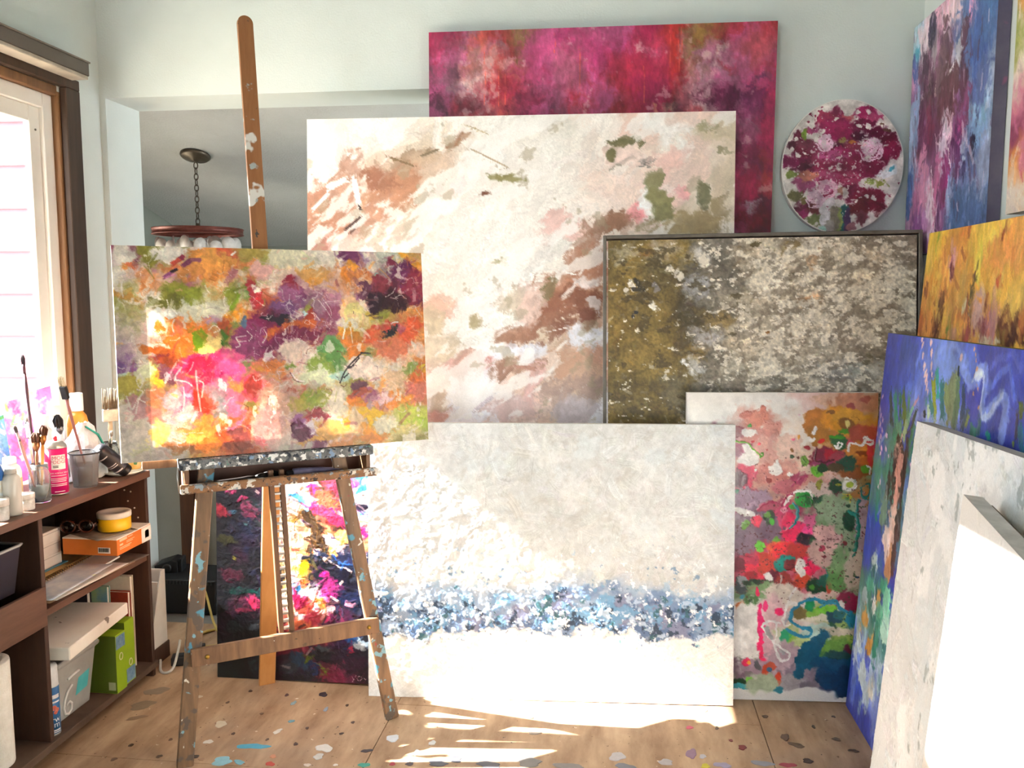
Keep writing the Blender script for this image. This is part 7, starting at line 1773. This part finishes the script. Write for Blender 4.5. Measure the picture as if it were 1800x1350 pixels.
# ------------------------------------------------------------------ next room and corner clutter
ch = thing('chandelier', 'round copper chandelier with hanging shell discs in the next room', 'chandelier', (-2.28, 4.50, cz(4.50)))
BR = mat('aged bronze', '6a5f50', .4, metal=.6, alt='4a4238', scale=14)
tilt = Matrix.Rotation(-math.atan(.27), 4, 'X')
MB().lathe([(0, .0), (.078, .0), (.080, -.012), (.070, -.022), (.03, -.028), (.015, -.04), (0, -.042)], 32, M=tilt).build('canopy', BR, ch)
zt = -.045
nk = 11
step = (.375 - .045) / nk
for k in range(nk):
    zc = zt - step * (k + .5)
    pts = []
    for j in range(14):
        a = 2 * math.pi * j / 14
        u, v = .011 * math.cos(a), (step * .62) * math.sin(a)
        pts.append((u, 0, zc + v) if k % 2 == 0 else (0, u, zc + v))
    MB().tube(pts, .0028, 6, closed=True).build('chain_link', BR, ch)
rz = -.40
COP = mat('copper rim', '7a4036', .45, metal=.3, alt='5f3028', scale=20)
MB().lathe([(.232, rz), (.240, rz), (.240, rz - .006), (.236, rz - .006), (.236, rz - .03), (.240, rz - .03), (.240, rz - .034), (.226, rz - .034), (.226, rz - .004), (.232, rz)], 48).build('ring_band', COP, ch)
dsc = MB().lathe([(0, rz - .003), (.232, rz - .003), (.232, rz - .010), (0, rz - .010)], 48).build('disc', mat('copper disc', '6a3a30', .5, metal=.2), ch)
MB().lathe([(.012, rz + .03), (.014, rz), (.03, rz - .003)], 16).build('stem', BR, ch)
SHELL = mat('capiz shell', 'd4cfc8', .35, alt='bdb8b0', scale=30)
seed_disc = None
for ring_r, cnt, drop in ((.205, 16, .05), (.135, 10, .045), (.06, 5, .04)):
    for k in range(cnt):
        a = 2 * math.pi * (k + .3) / cnt
        z = rz - .034 - drop - .012 * ((k * 7) % 3)
        M_ = Matrix.Translation((ring_r * math.cos(a), ring_r * math.sin(a), z)) @ Matrix.Rotation(a + .5 * ((k * 5) % 3 - 1), 4, 'Z') @ Matrix.Rotation(math.pi / 2, 4, 'Y')
        if seed_disc is None:
            seed_disc = MB().lathe([(0, -.0008), (.037, -.0008), (.037, .0008), (0, .0008)], 20).build('shell_disc', SHELL, dsc)
            seed_disc.matrix_local = M_
        else:
            o = seed_disc.copy()
            COL.objects.link(o)
            o.parent = dsc
            o.matrix_local = M_

BLK = mat('black equipment', '17191b', .5, alt='202326', scale=10)
am = thing('black_cabinet', 'low black equipment cabinet standing behind the bookshelf end', 'cabinet', (-1.90, 3.56, 0))
MB().box(-.19, .17, -.11, .11, 0, .155).build('body', BLK, am, .004)
gr = MB()
for k in range(22):
    gr.box(-.18 + k * .0155, -.18 + k * .0155 + .008, -.114, -.11, .135, .148)
gr.build('vent_grille', mat('dark grille', '33373a', .5), am)
sb = thing('small_speaker', 'small black speaker on the low black cabinet', 'speaker', (-2.005, 3.575, .155), math.radians(12))
MB().prism([(-.055, 0), (.045, 0), (.045, .05), (.02, .058), (-.055, .035)], -.05, .05).build('body', BLK, sb, .002)
MB().lathe([(.018, 0), (.020, .003), (.012, .004), (0, .001)], 18, M=Matrix.Translation((.0, -.05, .024)) @ Matrix.Rotation(math.pi / 2, 4, 'X')).build('cone', mat('speaker cone', '2a2c2e', .6), sb)
MB().box(.046, .062, -.04, .03, 0, .06).build('side_unit', BLK, sb, .002)

bs = thing('brown_stand', 'short brown wooden block under the magazine holder', 'block', (-1.775, 2.975, 0))
MB().box(-.06, .06, -.055, .055, .0, .065).build('body', BWD, bs, .002)
mg = thing('magazine_holder', 'white card magazine holder standing at the bookshelf end', 'magazine holder', (-1.775, 2.975, .065))
PW = mat('white holder card', 'e6e1d8', .7, alt='d9d3c8', scale=10)
MB().box(-.055, .055, .045, .048, 0, .285).build('back_wall', PW, mg)
MB().box(-.055, .055, -.048, -.045, 0, .1).build('front_wall', PW, mg)
MB().box(-.055, .055, -.045, .045, 0, .003).build('floor_panel', PW, mg)
for x in (-.055, .052):
    MB().prism([(-.045, .003), (.045, .003), (.045, .285), (.02, .285), (-.045, .1)], x, x + .003, M=Matrix.Rotation(math.pi / 2, 4, 'Z') @ Matrix.Diagonal((1, -1, 1, 1))).build('side_wall', PW, mg)
mz = thing('magazine', 'thin magazine standing inside the white holder', 'magazine', (-1.775, 2.985, .069))
MB().box(-.045, .045, -.004, .004, 0, .24).build('pages', WHITEC, mz)

ps = thing('power_strip', 'black power strip lying on the floor beside the bookshelf', 'power strip', (-1.60, 2.975, 0), math.radians(20))
MB().box(-.07, .07, -.025, .025, 0, .035).build('body', BLK, ps, .004)
for x in (-.04, 0, .04):
    MB().box(x - .014, x + .014, -.014, .014, .035, .037).build('socket', mat('socket face', '2b2d30', .5), ps)
MB().box(.028, .052, -.014, .014, .037, .07).build('plug', BLK, ps, .003)
YC = mat('yellow cable', 'c9ae5c', .5)
def cable(label, pts, r, m, name='cable'):
    P = [Vector(p) for p in pts]
    P = [2 * P[0] - P[1]] + P + [2 * P[-1] - P[-2]]
    Q = []
    for i in range(1, len(P) - 2):
        for k in range(8):
            t = k / 8
            Q.append(.5 * (2 * P[i] + (P[i + 1] - P[i - 1]) * t + (2 * P[i - 1] - 5 * P[i] + 4 * P[i + 1] - P[i + 2]) * t * t + (3 * P[i] - P[i - 1] - 3 * P[i + 1] + P[i + 2]) * t ** 3))
    Q.append(P[-2])
    return tag(MB().tube(Q, r, 7).build(name, m), label, 'cable', 'loose cables')
cable('yellow cable looping from the black cabinet towards the dark painting', [(-1.80, 3.44, .12), (-1.70, 3.30, .16), (-1.60, 3.18, .06), (-1.50, 3.12, .006), (-1.44, 3.2, .006), (-1.42, 3.32, .10), (-1.43, 3.42, .22)], .005, YC)
cable('thin yellow cable lying in a coil on the floor by the bookshelf', [(-1.66, 3.28, .006), (-1.72, 3.18, .006), (-1.66, 3.10, .006), (-1.56, 3.14, .006), (-1.50, 3.22, .006), (-1.58, 3.30, .006), (-1.68, 3.24, .012), (-1.64, 3.12, .014), (-1.52, 3.08, .006)], .005, YC)
cable('white cable arching down beside the magazine holder', [(-1.705, 2.94, .02), (-1.67, 2.88, .006), (-1.64, 2.87, .006), (-1.625, 2.89, .02), (-1.63, 2.94, .07), (-1.64, 2.97, .09)], .005, mat('white cable', 'd9d4c8', .5))
cable('black cable running along the floor behind the easel', [(-1.54, 2.98, .02), (-1.50, 3.02, .006), (-1.40, 3.06, .006), (-1.36, 3.16, .006), (-1.35, 3.28, .05)], .004, BLK)

# ------------------------------------------------------------------ dried paint on the plywood
def splat(x, y, rx, ry, rot, col, n=18, jag=.3):
    r_ = random.Random(int(x * 1e4) ^ int(y * 3e4))
    ph = [r_.uniform(0, 6.28) for _ in range(4)]
    pts = []
    for k in range(n):
        a = 2 * math.pi * k / n
        q = 1 + jag * (.5 * math.sin(2 * a + ph[0]) + .35 * math.sin(3 * a + ph[1]) + .3 * math.sin(5 * a + ph[2])) + r_.uniform(-.1, .1) * jag
        pts.append((rx * q * math.cos(a), ry * q * math.sin(a)))
    b = MB()
    b.add([(px, py, .0) for px, py in pts] + [(px * .9, py * .9, .0011) for px, py in pts],
          [tuple(n + i for i in range(n))] + [(i, (i + 1) % n, n + (i + 1) % n, n + i) for i in range(n)])
    b.build('paint_spot', mat('dried paint ' + col, col, .45, var=.12, scale=50), fl, 0, (x, y, .0004), (0, 0, math.radians(rot)))
for s_ in (
    (-1.108, 2.419, 0.049, 0.016, 8, '4fa3bd'), (-1.166, 2.326, 0.031, 0.024, 20, '8fc0cc'), (-1.112, 2.327, 0.017, 0.012, -20, '7ab4c4'),
    (-0.884, 2.436, 0.026, 0.023, -20, 'd6d2ca'), (-0.885, 2.386, 0.017, 0.016, -60, 'c9c6c0'), (-0.688, 2.519, 0.023, 0.020, 20, 'cfd2d6'),
    (-0.557, 2.507, 0.012, 0.013, 0, 'd2d2d0'), (-0.592, 2.445, 0.010, 0.016, 0, 'd8d8d8'), (-1.272, 2.539, 0.020, 0.021, 0, 'cfc3ac'),
    (-1.260, 2.428, 0.014, 0.013, -10, 'e0d8cc'), (-1.068, 2.516, 0.011, 0.017, -20, 'd8d0c4'), (-1.049, 2.585, 0.009, 0.011, -30, '6a9aa8'),
    (-1.089, 2.708, 0.008, 0.016, 0, '8aa0a4'), (-1.009, 2.782, 0.016, 0.017, 20, '3c3238'), (-0.963, 2.678, 0.008, 0.015, 0, '8a94a0'),
    (-1.135, 2.762, 0.006, 0.012, 0, '5a3a3a'), (-1.023, 2.370, 0.009, 0.012, 0, 'c88a6a'), (-1.015, 2.329, 0.014, 0.012, -20, 'b8483c'),
    (-0.733, 2.357, 0.017, 0.012, 0, '3a9a88'), (-0.650, 2.373, 0.010, 0.009, 0, 'a83a4a'), (-0.748, 2.436, 0.017, 0.010, 15, '3a3438'),
    (-0.599, 2.379, 0.014, 0.009, 0, '4a3c40'), (-0.981, 2.448, 0.007, 0.010, 0, '4a3a34'), (-0.859, 2.527, 0.007, 0.007, 0, '4a3c34'),
    (-0.981, 2.548, 0.006, 0.007, 0, '5a4438'), (-1.081, 2.464, 0.005, 0.007, 0, '5a4438'), (-0.845, 2.602, 0.007, 0.007, 0, '53413a'),
    (-1.264, 2.340, 0.016, 0.012, 0, '4a4038'), (-1.231, 2.328, 0.009, 0.009, 0, 'a8876a'), (-1.599, 2.630, 0.043, 0.030, 25, '8f7a62'),
    (-1.607, 2.736, 0.040, 0.029, 20, '94806a'), (-1.570, 2.545, 0.030, 0.014, 30, '93755a'), (0.255, 2.702, 0.011, 0.011, 0, 'c8486a'),
    (0.343, 2.709, 0.006, 0.011, 0, '5c4838'), (0.408, 2.596, 0.014, 0.014, -10, '7a3030'), (0.552, 2.676, 0.014, 0.022, 0, '6a5444'),
    (0.578, 2.631, 0.025, 0.014, -15, '6e5a48'), (0.512, 2.806, 0.009, 0.012, 0, '5a4638'), (0.593, 2.540, 0.017, 0.013, 0, '4a3c38'),
    (0.454, 2.510, 0.031, 0.016, 0, '8a8c94'), (0.529, 2.510, 0.024, 0.013, 0, 'a84a54'), (0.280, 2.528, 0.010, 0.013, 0, 'b4b0b8'),
    (0.247, 2.540, 0.016, 0.030, 0, '8a6a80'), (0.657, 2.755, 0.006, 0.011, 0, '5c4a3c'), (0.711, 2.682, 0.014, 0.011, 10, '6a5644'),
    (0.746, 2.617, 0.016, 0.010, 0, '705a48'), (0.378, 2.634, 0.007, 0.007, 0, '8a4440'), (-0.017, 2.809, 0.017, 0.024, -10, '8a8278'),
    (-0.261, 2.704, 0.006, 0.008, 0, '5a4a3c'), (-0.243, 2.609, 0.022, 0.014, -10, '8a7c70'), (0.046, 2.442, 0.034, 0.016, 0, '6a6a72'),
    (-0.123, 2.422, 0.051, 0.018, 0, '7c7470'), (0.283, 2.474, 0.014, 0.013, 0, 'c8b838'), (-0.360, 2.402, 0.037, 0.021, 0, '5a5a60'),
    (-0.243, 2.432, 0.041, 0.025, 0, '75706c'), (-0.468, 2.421, 0.024, 0.016, -10, '4a4a50'), (-0.515, 2.393, 0.034, 0.015, 0, '55555c'),
    (0.334, 2.486, 0.024, 0.016, 0, '9a90a8'), (0.166, 2.482, 0.024, 0.016, 0, 'a8a0a0'), (0.021, 2.496, 0.024, 0.026, 0, 'b0a8a8'),
    (-1.317, 2.685, 0.006, 0.008, 0, '5a4030'), (-1.275, 2.776, 0.008, 0.008, 0, '5a4030'), (-1.167, 2.622, 0.006, 0.008, 0, '6a4c38'),
    (-1.435, 2.713, 0.010, 0.012, 0, 'd0bfa4'), (-1.385, 2.427, 0.007, 0.007, 0, '6a4c38'), (-1.368, 2.328, 0.009, 0.009, 0, '5a4436'),
    (-1.491, 2.380, 0.007, 0.010, 0, '5a4436'), (-1.496, 2.296, 0.009, 0.009, 0, '6a5040'), (-1.204, 2.485, 0.007, 0.007, 0, '5c4434'),
    (-0.900, 2.714, 0.006, 0.008, 0, '5c4434'), (-0.818, 2.347, 0.007, 0.006, 0, 'e0d8d0'), (-0.902, 2.336, 0.010, 0.009, 0, 'd8ccc0'),
    (0.151, 2.918, 0.006, 0.009, 0, '5a4a40'), (0.318, 2.822, 0.008, 0.008, 0, '5a4a40'), (0.739, 2.833, 0.006, 0.008, 0, '5a4a40'),):
    splat(*s_)
